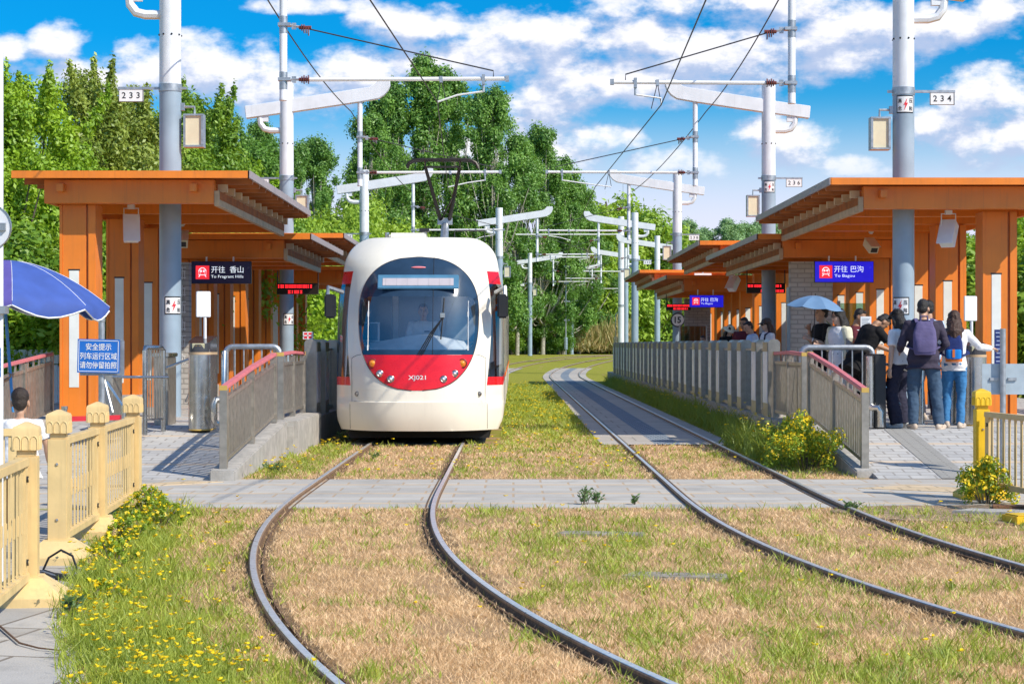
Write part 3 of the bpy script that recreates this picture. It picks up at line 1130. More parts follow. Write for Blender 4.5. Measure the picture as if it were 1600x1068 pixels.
ordn = ['first', 'second', 'third', 'fourth', 'fifth', 'sixth', 'seventh', 'eighth', 'ninth', 'tenth', 'eleventh', 'twelfth', 'thirteenth', 'fourteenth', 'fifteenth',
        'sixteenth', 'seventeenth', 'eighteenth', 'nineteenth', 'twentieth', 'twenty-first', 'twenty-second', 'twenty-third', 'twenty-fourth', 'twenty-fifth', 'twenty-sixth', 'twenty-seventh']
Y, k = 30.55, 0
ys = []
while Y < 77.5:
    ys.append(Y)
    Y += (1.5, 2.1)[k % 2]
    k += 1
for k, Y in enumerate(ys):
    edge_cabinet(PEDGE_R + 0.13, Y, 0.62, -1, f'steel barrier cabinet, {ordn[k]} from the ramp railing on the right platform')
    if k + 1 < len(ys):
        edge_glass(PEDGE_R + 0.13, Y + 0.62, ys[k + 1] - Y - 0.62, f'clear screen right after the {ordn[k]} barrier cabinet of the right platform')
for k, Y in enumerate((30.75, 32.2, 34.3, 35.8)):
    edge_cabinet(PEDGE_L - 0.13, Y, 0.62, 1, f'steel barrier cabinet, {ordn[k]} from the ramp railing beside the tram on the left')
    if k < 3:
        edge_glass(PEDGE_L - 0.13, Y + 0.62, (0.83, 1.48, 0.88)[k], f'clear screen right after the {ordn[k]} barrier cabinet beside the tram')
# small red marker lamps at the far end of the barrier
mb = MB()
mb.box((0, 0, 0.06), (0.16, 0.1, 0.12), WHITE)
mb.box((0, -0.052, 0.06), (0.12, 0.006, 0.09), RED)
mb.box((0, -0.057, 0.06), (0.018, 0.004, 0.12), WHITE)
mb.box((0, -0.057, 0.06), (0.14, 0.004, 0.018), WHITE)
o = mb.build('warning_marker')
o.location = (PEDGE_L - 0.18, 30.9, 1.665)
tag(o, 'small red and white marker on top of the first left barrier cabinet', 'marker')

# ------------------------------------------------------------------ tram
TX, TY = -1.475, 29.4


def t_half(z):
    """half width of the front silhouette"""
    if z < 0.45:
        return 1.235 + 0.08 * smooth01((z - 0.22) / 0.23)
    if z < 2.2:
        return 1.315
    if z < 2.8:
        return 1.315 - 0.095 * smooth01((z - 2.2) / 0.75)
    k = (z - 2.8) / 0.50
    w0 = 1.315 - 0.095 * smooth01((2.8 - 2.2) / 0.75)
    return 0.74 + (w0 - 0.74) * max(0, 1 - k ** 2.1) ** (1 / 2.1)


def t_y(x, z):
    """how far the front surface lies behind the nose"""
    if z < 0.7:
        r = 0.10 * ((0.7 - z) / 0.45) ** 2
    else:
        r = 0.02 + 0.19 * ((z - 0.7) / 1.3) ** 1.7 if z < 2.0 else 0.21 + 0.25 * (z - 2.0) + 0.20 * (z - 2.0) ** 2
    if z > 2.75:
        r += 0.55 * ((z - 2.75) / 0.55) ** 2
    a = abs(x) / 1.315
    return r + 0.95 * a ** 3.0


def t_oval(z):
    """half width of the oval made by the windscreen and the red panel"""
    c = 2.07
    q = (z - c) / 0.88 if z > c else (c - z) / 1.195
    if q >= 1:
        return 0.0
    n = 2.35 if z > c else 2.55
    return 0.935 * (1 - q ** n) ** (1 / n)


def t_mask(z):
    """half width of the cream front mask; beyond it the dark side glass begins"""
    q = (z - 1.9) / 1.35
    return 1.13 - 0.21 * abs(q) ** 2.2 if z > 1.9 else 1.13 - 0.12 * abs(q) ** 1.6


def build_tram():
    t = thing('tram', 'white and red tram with oval windscreen standing at the left platform', 'tram', (TX, TY, 0))
    SIDEG = M('tram_side_glass', (0.012, 0.014, 0.016), 0.08, coat=0.3, var=0.2)
    FRIT = M('windscreen_frit', (0.020, 0.045, 0.085), 0.10, coat=0.6, var=0.1)
    CABG = glass('cab_side_glass', (0.42, 0.47, 0.50), 0.10)
    UNDER = M('underframe', (0.015, 0.014, 0.013), 0.8)
    zs = sorted(set([0.25, 0.27, 0.31, 0.38, 0.45, 0.55, 0.695, 0.705, 0.8, 0.875, 0.88, 0.9, 0.92, 0.945, 1.075, 1.15, 1.25, 1.35, 1.43, 2.54, 2.74]
                    + list(np.linspace(1.5, 2.9, 36).round(3)) + [2.92, 2.935, 2.945, 2.95] + list((2.96 + 0.339 * np.sin(np.linspace(0, PI / 2, 14))).round(4))))
    L1 = 6.2
    body, cut = MB(), None

    def row(z):
        w, mk, ov = t_half(z), min(t_mask(z), t_half(z) - 0.02), max(t_oval(z) * 0.985, 0.015)
        ov = min(ov, mk - 0.02)
        xs = list(np.linspace(-w, -mk, 9)) + list(np.linspace(-mk, -ov, 10))[1:] + list(np.linspace(-ov, ov, 9))[1:] + list(np.linspace(ov, mk, 10))[1:] + list(np.linspace(mk, w, 9))[1:]
        pts = [(x, t_y(x, z), z) for x in xs]
        return [(xs[0], L1, z)] + pts + [(xs[-1], L1, z)]
    rows = [row(z) for z in zs]
    n = len(rows[0])
    vs = [p for r in rows for p in r]
    by = {}
    for j in range(len(zs) - 1):
        zm = (zs[j] + zs[j + 1]) / 2
        for i in range(n - 1):
            k = i - 1           # column inside the front
            side = k < 0 or k >= n - 3
            if not side and 17 <= k < 25 and 0.878 < zm < 2.948:
                continue
            glassy = side or k < 8 or k >= n - 3 - 8
            mt = CREAM
            if glassy:
                if 1.075 < zm < 2.54:
                    mt = CABG
                elif 0.945 < zm < 1.075 or 2.54 < zm < 2.74:
                    mt = RED
            by.setdefault(mt, []).append((j * n + i, j * n + i + 1, (j + 1) * n + i + 1, (j + 1) * n + i))
    # roof cap behind the top row and floor under the bottom row
    top = [(len(zs) - 1) * n + i for i in range(n)]
    by[CREAM].append(tuple(top))
    by.setdefault(UNDER, []).append(tuple(range(n - 1, -1, -1)))
    body.v = vs
    for mt, fl in by.items():
        mi = body.m(mt)
        for f in fl:
            body.f.append(f)
            body.mi.append(mi)
    b = body.build('body', t, angle=50)
    # panel joints of the nose
    mb = MB()

    def line(pts, r=0.004, mat=None):
        mb.tube([(x, t_y(x, z) - 0.001, z) for x, z in pts], r, mat or M('joint', (0.10, 0.09, 0.08), 0.7), 4)
    line([(x, 0.70) for x in np.linspace(-1.05, 1.05, 30)])
    for s in (-1, 1):
        line([(s * 1.07, z) for z in np.linspace(0.27, 0.70, 8)])
        line([(s * (0.885 + 0.16 * k), 1.425 - 0.06 * k * k) for k in np.linspace(0, 1, 6)])
        line([(s * (1.045 - 0.01 * k), 1.36 - 0.66 * k) for k in np.linspace(0, 1, 9)])
    mb.build('panel_joint', b)

    def patch(name, z0, z1, wl, wr, mat, off, nz=24, nx=28, parent=t, angle=60):
        m_ = MB()
        vs, fs = [], []
        for z in np.linspace(z0, z1, nz):
            for a in np.linspace(0, 1, nx):
                x = wl(z) + (wr(z) - wl(z)) * a
                vs.append((x, t_y(x, z) - off, z))
        for j in range(nz - 1):
            for i in range(nx - 1):
                fs.append((j * nx + i, j * nx + i + 1, (j + 1) * nx + i + 1, (j + 1) * nx + i))
        m_.add(vs, fs, mat)
        return m_.build(name, parent, angle=angle)
    red = patch('red_panel', 0.8755, 1.42, lambda z: -t_oval(z), t_oval, RED, 0.006, 40)
    CW = lambda z: min(t_oval(z) * 0.945, 0.885)
    z_lo, z_hi = 1.50, 2.325

    def cw(z):
        r = 0.10
        q = CW(z)
        for e in (z - z_lo, z_hi - z):
            if e < r:
                q -= r - math.sqrt(max(0, r * r - (r - e) ** 2))
        return q
    # dark surround of the windscreen and its clear pane
    m_ = MB()

    def add_patch(z0, z1, wl, wr, nz, nx, off=0.007):
        vs, fs = [], []
        for z in np.linspace(z0, z1, nz):
            for a in np.linspace(0, 1, nx):
                x = wl(z) + (wr(z) - wl(z)) * a
                vs.append((x, t_y(x, z) - off, z))
        for j in range(nz - 1):
            for i in range(nx - 1):
                fs.append((j * nx + i, j * nx + i + 1, (j + 1) * nx + i + 1, (j + 1) * nx + i))
        m_.add(vs, fs, FRIT)
    add_patch(z_hi, 2.9495, lambda z: -t_oval(z), t_oval, 40, 30)
    add_patch(1.425, z_lo, lambda z: -t_oval(z), t_oval, 5, 30)
    add_patch(z_lo, z_hi, lambda z: -t_oval(z), lambda z: -cw(z), 60, 5)
    add_patch(z_lo, z_hi, cw, t_oval, 60, 5)
    ws = m_.build('windscreen', t, angle=60)
    patch('clear_pane', z_lo, z_hi, lambda z: -cw(z), cw, glass('windscreen_glass', (0.94, 0.97, 1.0), 0.13), 0.007, 40, 24, ws)
    mb = MB()
    mb.tube([(0.235, t_y(0.235, z) - 0.010, z) for z in np.linspace(1.43, 2.94, 24)], 0.005, BLACK, 4)
    for x in (-0.775, 0.775):
        mb.tube([(x, t_y(x, z) - 0.011, z) for z in np.linspace(1.52, 2.26, 12)], 0.006, SIGNW, 4)
        for zz in (1.53, 2.05):
            mb.box((x, t_y(x, zz) - 0.014, zz), (0.02, 0.015, 0.08), SIGNW)
    mb.build('screen_divider', ws)
    # gasket round the oval
    mb = MB()
    pts = []
    for z in np.linspace(0.876, 2.9499, 90):
        pts.append((t_oval(z), z))
    loop = pts + [(-x, z) for x, z in pts[::-1]]
    mb.tube([(x, t_y(x, z) - 0.006, z) for x, z in loop], 0.007, M('gasket', (0.06, 0.03, 0.03), 0.6), 4, False)
    mb.build('gasket', ws)
    # destination display and marker lamp
    rk = math.atan(0.25 + 0.4 * 0.5)
    Rk = Euler((-rk, 0, 0)).to_matrix()
    zc = 2.55
    dp = MB()
    dp.box((0, t_y(0.3, zc) - 0.035, zc), (1.26, 0.03, 0.24), M('display_frame', (0.08, 0.22, 0.36), 0.3), Rk)
    d = dp.build('destination_display', t, bevel=0.01)
    dp = MB()
    dp.box((0, t_y(0.3, zc) - 0.052, zc), (1.10, 0.012, 0.125), M('display_face', (0.50, 0.46, 0.50), 0.4, var=0.05), Rk)
    for k in range(7):
        dp.box((-0.5 + k * 0.166, t_y(0.3, zc) - 0.0595, zc), (0.006, 0.004, 0.12), M('display_grid', (0.4, 0.38, 0.42), 0.5), Rk)
    dp.build('display_face', d)
    dp = MB()
    dp.ell((0, t_y(0, 2.78) - 0.012, 2.78), (0.115, 0.02, 0.018), M('marker_lamp', (0.85, 0.25, 0.28), 0.3))
    dp.build('marker_lamp', t)
    # lamps
    for s in (-1, 1):
        for (x, z, r, nm, mt) in ((0.69, 1.29, 0.068, 'indicator_lamp', M('amber_lens', (0.75, 0.20, 0.02), 0.15, coat=1)), (0.575, 1.135, 0.052, 'headlight', M('lamp_chrome', (0.7, 0.7, 0.72), 0.12, 0.9)),
                                  (0.405, 1.05, 0.052, 'headlight', M('lamp_chrome')), (0.945, 0.815, 0.036, 'fog_lamp', M('fog_lens', (0.20, 0.19, 0.18), 0.2))):
            y = t_y(x, z)
            mb = MB()
            n1 = 22
            mb.rings([[Vector((s * x + q * math.cos(2 * PI * k / n1), y - dy, z + q * math.sin(2 * PI * k / n1))) for k in range(n1)] for q, dy in ((r * 1.12, -0.03), (r * 1.12, 0.02), (r * 0.92, 0.026), (r * 0.88, 0.012))], STEEL if nm != 'indicator_lamp' else M('lamp_ring', (0.25, 0.02, 0.02), 0.3), False)
            mb.ell((s * x, y - 0.008, z), (r * 0.9, 0.02, r * 0.9), mt, 20, 10)
            if nm == 'headlight':
                mb.ell((s * x, y - 0.02, z), (r * 0.4, 0.016, r * 0.4), SIGNW, 12, 8)
            if nm == 'indicator_lamp':
                mb.ell((s * x, y - 0.014, z + 0.006), (r * 0.55, 0.02, r * 0.5), M('red_lens', (0.85, 0.33, 0.03), 0.2), 14, 8)
            mb.build(nm, t, angle=60)
    mb = MB()
    mb.text('XJ021', (0, t_y(0, 1.065) - 0.012, 1.065), 0.085, SIGNW, w=0.27, bold=0.012)
    mb.build('fleet_number', red)
    # wiper: two arms and the blade
    mb = MB()

    def sp(x, z, o):
        return (x, t_y(x, z) - o, z)
    for dx in (-0.035, 0.0, 0.035):
        mb.tube([sp(0.045 + dx, 1.43, 0.02), sp(0.22 + dx * 0.7, 1.75, 0.05), sp(0.39, 2.0, 0.045)], 0.008, BLACK, 5)
    mb.tube([sp(0.405, 2.30, 0.02), sp(0.395, 2.05, 0.03), sp(0.36, 1.66, 0.02)], 0.011, BLACK, 5)
    mb.box(sp(0.385, 2.03, 0.05), (0.07, 0.03, 0.07), STEEL)
    mb.build('wiper', t)
    # mirrors
    for s in (-1, 1):
        zt = 2.15
        x0 = s * (1.375 if s < 0 else 1.31)
        mb = MB()
        mb.tube([(s * 1.2, 0.75, 2.40), (x0 * 1.03, 0.55, 2.47), (x0 * 1.03, 0.52, 2.33)], 0.035, GALV, 7)
        ml = mb.build('mirror_arm', t)
        mb = MB()
        mb.bb(x0 - 0.085, x0 + 0.085, 0.40, 0.62, 1.99, 2.36, BLACK)
        mb.build('mirror', t, bevel=0.025)
    # coupler cover, wheels and under equipment in the dark below the skirt
    mb = MB()
    mb.bb(-1.1, 1.1, 0.7, L1, 0.12, 0.251, UNDER)
    for s in (-1, 1):
        for y in (1.9, 3.7):
            mb.tube([(s * 0.62, y, 0.33), (s * 0.80, y, 0.33)], 0.30, UNDER, 20)
    mb.build('bogie', t)
    # cab interior
    CABW = M('cab_lining', (0.80, 0.82, 0.82), 0.6)
    mb = MB()
    mb.bb(-1.18, 1.18, 2.35, 2.40, 0.4, 2.9, CABW)
    mb.bb(-0.42, 0.28, 2.335, 2.349, 1.2, 2.5, M('cab_door_glass', (0.12, 0.22, 0.30), 0.15))
    mb.bb(-1.02, -0.52, 2.335, 2.349, 1.35, 2.5, M('cab_door_glass'))
    mb.bb(0.36, 1.0, 2.335, 2.349, 1.35, 2.45, M('cab_panel_pale', (0.72, 0.74, 0.74), 0.5))
    mb.bb(-1.15, 1.15, 0.7, 2.34, 0.42, 0.46, DARK)
    mb.bb(-0.80, 0.80, 1.3, 2.34, 2.86, 2.88, CABW)
    mb.build('cab_lining', t)
    mb = MB()
    dk = []
    for x in np.linspace(-0.98, 0.98, 15):
        yy = t_y(x, 1.5) + 0.10
        zt_ = 1.60 + 0.13 * math.exp(-((x - 0.05) / 0.55) ** 2)
        dk.append([Vector((x, yy, 1.0)), Vector((x, yy, 1.52)), Vector((x, yy + 0.22, zt_)), Vector((x, max(yy + 0.3, 1.15), zt_ + 0.01)), Vector((x, max(yy + 0.32, 1.17), 1.0))])
    mb.rings(dk, M('dashboard', (0.70, 0.74, 0.76), 0.5))
    mb.build('dashboard', t)
    mb = MB()
    mb.box((-0.76, 0.75, 1.78), (0.24, 0.06, 0.26), M('cab_monitor', (0.16, 0.24, 0.30), 0.3), (0, 0, -0.35))
    mb.box((-0.76, 0.77, 1.78), (0.28, 0.05, 0.30), CABW, (0, 0, -0.35))
    mb.build('cab_monitor', t)
    mb = MB()
    mb.bb(-0.22, 0.26, 1.95, 2.08, 0.9, 1.95, DARK)
    mb.bb(-0.22, 0.26, 1.55, 2.08, 0.82, 0.95, DARK)
    mb.build('driver_seat', t, bevel=0.04)
    # rear modules with bellows; each follows the straight track behind the cab
    y = L1
    for k in range(4):
        mb = MB()
        sec = [(1.2, 0.3), (1.22, 2.6), (0.9, 3.1), (-0.9, 3.1), (-1.22, 2.6), (-1.2, 0.3)]
        for q in range(6):
            rr_ = 1.0 if q % 2 else 0.965
            y0, y1 = y + q * 0.11, y + (q + 1) * 0.11
            mb.prism([(x * rr_, z) for x, z in sec], y0, y1 - 0.002, BLACK)
        mb.build('bellows', t)
        y += 0.66
        Lm = 6.9
        mb = MB()
        zz = [0.25, 0.45, 0.945, 1.075, 1.5, 2.2, 2.54, 2.74, 2.9, 3.0, 3.1, 3.2, 3.27, 3.299]
        rws = [[(-t_half(z), z) for z in zz] + [(t_half(z), z) for z in zz[::-1]]][0]
        nn = len(rws)
        vs = [(x, y, z) for x, z in rws] + [(x, y + Lm, z) for x, z in rws]
        for i in range(nn):
            j = (i + 1) % nn
            zm = (rws[i][1] + rws[j][1]) / 2
            mt = CREAM
            if 1.075 < zm < 2.54:
                mt = SIDEG
            elif 0.945 < zm < 1.075 or 2.54 < zm < 2.74:
                mt = RED
            mb.add([vs[i], vs[i + nn], vs[j + nn], vs[j]], [(0, 1, 2, 3)], mt)
        mb.add(vs[:nn], [tuple(range(nn))], CREAM)
        mb.add(vs[nn:], [tuple(range(nn - 1, -1, -1))], CREAM)
        md = mb.build('coach_body', t, angle=40)
        for s in (-1, 1):
            for yd in (y + 1.3, y + 4.4):
                mb = MB()
                mb.bb(s * 1.312, s * 1.322, yd, yd + 1.3, 0.42, 2.5, M('door_leaf', (0.60, 0.55, 0.47), 0.3))
                mb.bb(s * 1.3225, s * 1.3265, yd + 0.1, yd + 0.6, 1.05, 2.4, SIDEG)
                mb.bb(s * 1.3225, s * 1.3265, yd + 0.7, yd + 1.2, 1.05, 2.4, SIDEG)
                mb.build('door', md)
            mb = MB()
            for q in range(3):
                mb.bb(s * 1.316, s * 1.335, y + 0.3 + q * 2.8, y + 0.42 + q * 2.8, 0.98, 1.06, M('amber_lens'))
            mb.build('side_marker', md)
        y += Lm
    # roof equipment
    mb = MB()
    mb.bb(-0.55, 0.05, 1.9, 3.4, 3.30, 3.40, CREAM)
    mb.build('roof_unit', t, bevel=0.03)
    mb = MB()
    mb.tube([(-0.6, 2.2, 3.3), (-0.6, 2.2, 3.42)], 0.04, STEEL)
    mb.tube([(0.0, 2.4, 3.28), (0.0, 2.4, 3.5)], 0.05, STEEL_B)
    mb.box((0.0, 2.4, 3.47), (0.16, 0.12, 0.06), BLACK)
    mb.tube([(0.5, 2.5, 3.3), (0.5, 2.5, 3.47), (1.0, 2.5, 3.47), (1.0, 2.5, 3.3)], 0.015, WIRE, 6)
    mb.build('roof_fittings', t)
    # pantograph over the second coach
    p = MB()
    by_, bz = 10.6, 3.32
    hz = 5.42
    p.bb(-0.45, 0.45, by_ - 0.5, by_ + 0.6, bz, bz + 0.14, STEEL_B)
    for x in (-0.35, 0.35):
        for yy in (by_ - 0.35, by_ + 0.45):
            p.tube([(x, yy, bz - 0.05), (x, yy, bz + 0.2)], 0.06, BROWN_INS, 10)
    pan = p.build('pantograph', t)
    p = MB()
    PB = M('pantograph_black', (0.03, 0.025, 0.025), 0.45, 0.4)
    p.tube([(0.0, by_ + 0.45, bz + 0.15), (0.0, by_ + 1.5, bz + 0.85)], [0.10, 0.08], GALV, 10)
    p.box((0, by_ + 1.5, bz + 0.92), (0.32, 0.16, 0.14), GALV)
    p.build('lower_arm', pan)
    p = MB()
    for s in (-1, 1):
        p.tube([(s * 0.09, by_ + 1.5, bz + 0.92), (s * 0.36, by_ + 0.05, hz - 0.14)], [0.045, 0.036], PB, 8)
    p.tube([(-0.09, by_ + 1.5, bz + 0.92), (0.18, by_ + 0.6, hz - 0.75)], 0.018, PB, 6)
    p.tube([(-0.36, by_ + 0.05, hz - 0.14), (0.36, by_ + 0.05, hz - 0.14)], 0.022, PB, 8)
    p.build('upper_arm', pan)
    p = MB()
    for yy in (-0.16, 0.16):
        p.tube([(-0.74, by_ + yy, hz - 0.16), (-0.70, by_ + yy, hz - 0.07), (-0.6, by_ + yy, hz - 0.015), (-0.45, by_ + yy, hz), (0.45, by_ + yy, hz), (0.6, by_ + yy, hz - 0.015), (0.70, by_ + yy, hz - 0.07), (0.74, by_ + yy, hz - 0.16)], 0.028, PB, 6)
    for x in (-0.36, 0.36):
        p.tube([(x, by_ - 0.16, hz - 0.02), (x, by_ + 0.05, hz - 0.14), (x, by_ + 0.16, hz - 0.02)], 0.014, PB, 6)
    p.build('collector_head', pan)


build_tram()

# ------------------------------------------------------------------ catenary poles
def catenary_pole(X, Y, sg, num, label, zb=0.0, plate_up=False, plate_low=False, full=True, cant=5.2, wire_dx=4.0, box=True, lift=0.0):
    """sg = +1: arm reaches to +x (left row), -1: reaches to -x (right row)"""
    t = thing('catenary_pole', label, 'catenary pole', (X, Y, zb), 0, 'catenary poles along the tracks')
    mb = MB()
    mb.lathe([(0.175, 0), (0.175, 5.66)], (0, 0, 0), POLE_B, 24)
    mb.lathe([(0.185, 5.64), (0.185, 5.76)], (0, 0, 0), GALV, 24)
    mb.lathe([(0.175, 5.74), (0.170, 8.07 + lift)], (0, 0, 0), POLE, 24)
    mb.lathe([(0.26, 0), (0.26, 0.06), (0.18, 0.07)], (0, 0, 0), GALV, 16)
    for k in range(8):
        a = 2 * PI * k / 8 + 0.3
        mb.ell((0.175 * math.cos(a), 0.175 * math.sin(a), 6.55), (0.018, 0.018, 0.018), DARK, 6, 5)
    pl = mb.build('pole', t)
    z0 = lift
    mb = MB()
    top = [(-1.03, 7.48), (-0.17, 7.6), (0.17, 7.66), (2.05, 7.95), (2.16, 7.99), (2.24, 8.07), (2.28, 8.13)]
    bot = [(2.56, 8.13), (2.57, 8.0), (2.52, 7.87), (2.42, 7.75), (2.28, 7.66), (1.83, 7.58), (0.17, 7.33), (-0.17, 7.29), (-1.0, 7.17)]
    mb.prism([(sg * x, z + z0) for x, z in top + bot], -0.10, 0.10, POLE)
    mb.build('arm', t, bevel=0.012)
    mb = MB()
    mb.tube([(-sg * 0.66, 0, 7.21 + z0), (-sg * 0.64, 0, 7.04 + z0), (-sg * 0.55, 0, 6.92 + z0), (-sg * 0.40, 0, 6.88 + z0), (-sg * 0.1, 0, 6.88 + z0)], 0.075, POLE, 8)
    mb.prism([(-sg * 0.72, 7.28 + z0), (-sg * 0.45, 7.28 + z0), (-sg * 0.45, 7.10 + z0), (-sg * 0.66, 7.10 + z0)], -0.05, 0.05, POLE)
    mb.build('bracket', t)
    # number plate on its bar, outside
    mb = MB()
    mb.bb(-sg * 0.15, -sg * 0.84, -0.02, 0.02, 5.68, 5.72, GALV)
    mb.bb(sg * 0.15, sg * 0.26, -0.02, 0.02, 5.68, 5.72, GALV)
    mb.build('plate_bar', t)
    cx = -sg * 0.63
    mb = MB()
    mb.bb(cx - 0.20, cx + 0.20, -0.012, 0.012, 5.48, 5.69, SIGNW)
    for a, b, c, d in ((cx - 0.2, cx + 0.2, 5.48, 5.488), (cx - 0.2, cx + 0.2, 5.682, 5.69), (cx - 0.2, cx - 0.19, 5.48, 5.69), (cx + 0.19, cx + 0.2, 5.48, 5.69)):
        mb.bb(a, b, -0.016, -0.0125, c, d, DARK)
    npl = mb.build('number_plate', t)
    if num:
        mb = MB()
        for k, ch in enumerate(num):
            mb.text(ch, (cx - 0.115 + k * 0.115, -0.0145, 5.585), 0.10, INK, bold=0.015)
        mb.build('number', npl)
    if box:
        bx = sg * 0.39
        mb = MB()
        mb.bb(bx - 0.14, bx + 0.14, -0.1, 0.1, 4.76, 5.26, BOX_BEIGE)
        for a, b, c, d in ((-0.16, 0.16, 5.245, 5.275), (-0.16, 0.16, 4.745, 4.775), (-0.16, -0.125, 4.77, 5.25), (0.125, 0.16, 4.77, 5.25)):
            mb.bb(bx + a, bx + b, -0.13, 0.11, c, d, GALV)
        mb.build('light_box', t)
        mb = MB()
        mb.tube([(sg * 0.16, 0, 5.40), (bx, 0, 5.40), (bx, 0, 5.27)], 0.022, GALV, 6)
        mb.box((sg * 0.2, 0, 5.40), (0.06, 0.08, 0.12), GALV)
        mb.build('light_bracket', t)

    def hazard(z, a0):
        mb = MB()
        n = 8
        hw = 0.85
        for (r, za, zc, mt, e) in ((0.178, z, z + 0.29, DARK, hw), (0.1805, z + 0.02, z + 0.27, SIGNW, hw - 0.10)):
            vs, fs = [], []
            for k in range(n + 1):
                a = -PI / 2 + a0 - e + 2 * e * k / n
                vs += [(r * math.cos(a), r * math.sin(a), za), (r * math.cos(a), r * math.sin(a), zc)]
            fs = [(2 * k, 2 * k + 2, 2 * k + 3, 2 * k + 1) for k in range(n)]
            mb.add(vs, fs, mt)
        hp = mb.build('hazard_plate', t, smooth=False)
        mb = MB()
        for ch, dx, dz in (('高', -0.09, 0.2), ('压', 0.09, 0.2), ('危', -0.09, 0.075), ('险', 0.09, 0.075)):
            a = a0 + dx / 0.18
            R = Matrix.Rotation(a, 3, 'Z')
            mb.text(ch, R @ Vector((0, -0.184, 0)) + Vector((0, 0, z + dz)), 0.075, INK, w=0.062, bold=0.02, R=R)
        R = Matrix.Rotation(a0, 3, 'Z')
        bolt = [(0.03, 0.25), (-0.035, 0.13), (-0.005, 0.13), (-0.025, 0.04), (0.04, 0.165), (0.008, 0.165)]
        vs = [R @ Vector((x, -0.184, 0)) + Vector((0, 0, z + zz)) for x, zz in bolt]
        mb.add(vs, [(0, 1, 2, 5), (5, 2, 3, 4)], INK_R)
        mb.build('hazard_lettering', hp)
    if plate_up:
        hazard(5.33, 0.0)
    if plate_low:
        hazard(2.06, 0.5 * sg)
    if full:
        dx = sg * 1.82
        mb = MB()
        mb.lathe([(0.062, 5.50), (0.068, 5.52), (0.062, 5.54), (0.062, 7.62 + z0)], (dx, 0, 0), POLE, 14)
        for za in (5.68, 6.58):
            mb.lathe([(0.066, za), (0.066, za + 0.28)], (dx, 0, 0), GALV, 14)
        mb.build('drop_tube', t)
        mb = MB()
        zt = 5.84
        x1 = sg * cant
        mb.tube([(dx + sg * 0.42, 0, zt), (x1, 0, zt + 0.015)], 0.033, WHITE, 8)
        mb.box((x1, 0, zt + 0.015), (0.06, 0.08, 0.09), GALV)
        for za, sl in ((zt, 0.0), (6.72, 0.18)):
            mb.box((dx + sg * 0.02, 0, za), (0.2, 0.16, 0.05), GALV)
            mb.tube([(dx + sg * 0.06, 0, za), (dx + sg * 0.27, 0, za - sl * 0.2)], 0.02, GALV, 6)
            mb.box((dx + sg * 0.17, 0, za - sl * 0.12), (0.07, 0.03, 0.1), GALV)
        mb.tube([(dx + sg * 0.42, 0, 6.65), (sg * (cant - 0.22), 0, zt + 0.14), (sg * (cant - 0.22), 0, zt)], 0.012, WIRE, 5)
        # steady arm and its droppers
        mb.tube([(sg * (cant - 0.38), 0, zt + 0.06), (sg * (cant - 0.38), 0, zt - 0.2)], 0.022, GALV, 6)
        mb.box((sg * (cant - 0.38), 0, zt), (0.05, 0.09, 0.16), GALV)
        mb.tube([(sg * (cant - 0.38), 0, zt - 0.19), (sg * (cant - 0.8), 0, zt - 0.25), (sg * wire_dx, 0, zt - 0.36)], 0.016, WHITE, 6)
        mb.tube([(sg * (wire_dx + 0.06), 0, zt), (sg * wire_dx, 0, zt - 0.34)], 0.007, WIRE, 4)
        mb.tube([(sg * (wire_dx + 0.06), 0, zt), (sg * (wire_dx + 0.16), 0, zt - 0.42)], 0.007, WIRE, 4)
        mb.box((sg * (wire_dx + 0.06), 0, zt), (0.05, 0.08, 0.1), GALV)
        mb.build('cantilever', t)
        for zz, ang in ((zt, 0), (6.675, 0.18)):
            mb = MB()
            for k in range(4):
                x = dx + sg * (0.30 + 0.035 * k)
                z_ = zz - (0.02 * k if ang else 0)
                mb.tube([(x - 0.008, 0, z_), (x + 0.008, 0, z_)], 0.072 if k % 2 else 0.055, BROWN_INS, 12)
            mb.tube([(dx + sg * 0.25, 0, zz), (dx + sg * 0.45, 0, zz)], 0.03, BROWN_INS, 8)
            mb.build('insulator', t)
    return t


PL = [(-5.52, 30.9, '233'), (-5.62, 47.6, '235'), (-5.55, 71.5, '237')]
PR = [(6.36, 31.3, '234'), (6.33, 47.6, '236'), (6.15, 72.0, '238')]
catenary_pole(*PL[0][:2], 1, '233', 'pole with plate 233 rising through the nearest left shelter roof', plate_low=True, cant=5.42, wire_dx=4.3)
catenary_pole(*PL[1][:2], 1, '235', 'white pole with plate 235 behind the second left shelter', plate_low=True, cant=5.3, wire_dx=4.0)
catenary_pole(*PL[2][:2], 1, '237', 'white pole right behind the left corner of the tram roof', cant=5.2, wire_dx=4.1, box=False)
catenary_pole(*PR[0][:2], -1, '234', 'pole with plate 234 rising through the nearest right shelter roof', plate_up=True, plate_low=True, cant=4.75, wire_dx=3.95)
catenary_pole(*PR[1][:2], -1, '236', 'white pole with plate 236 behind the nearest right shelter roof', plate_up=True, cant=5.5, wire_dx=3.9)
p238 = catenary_pole(*PR[2][:2], -1, '238', 'white pole carrying the round speed sign 15', cant=5.2, wire_dx=4.0)
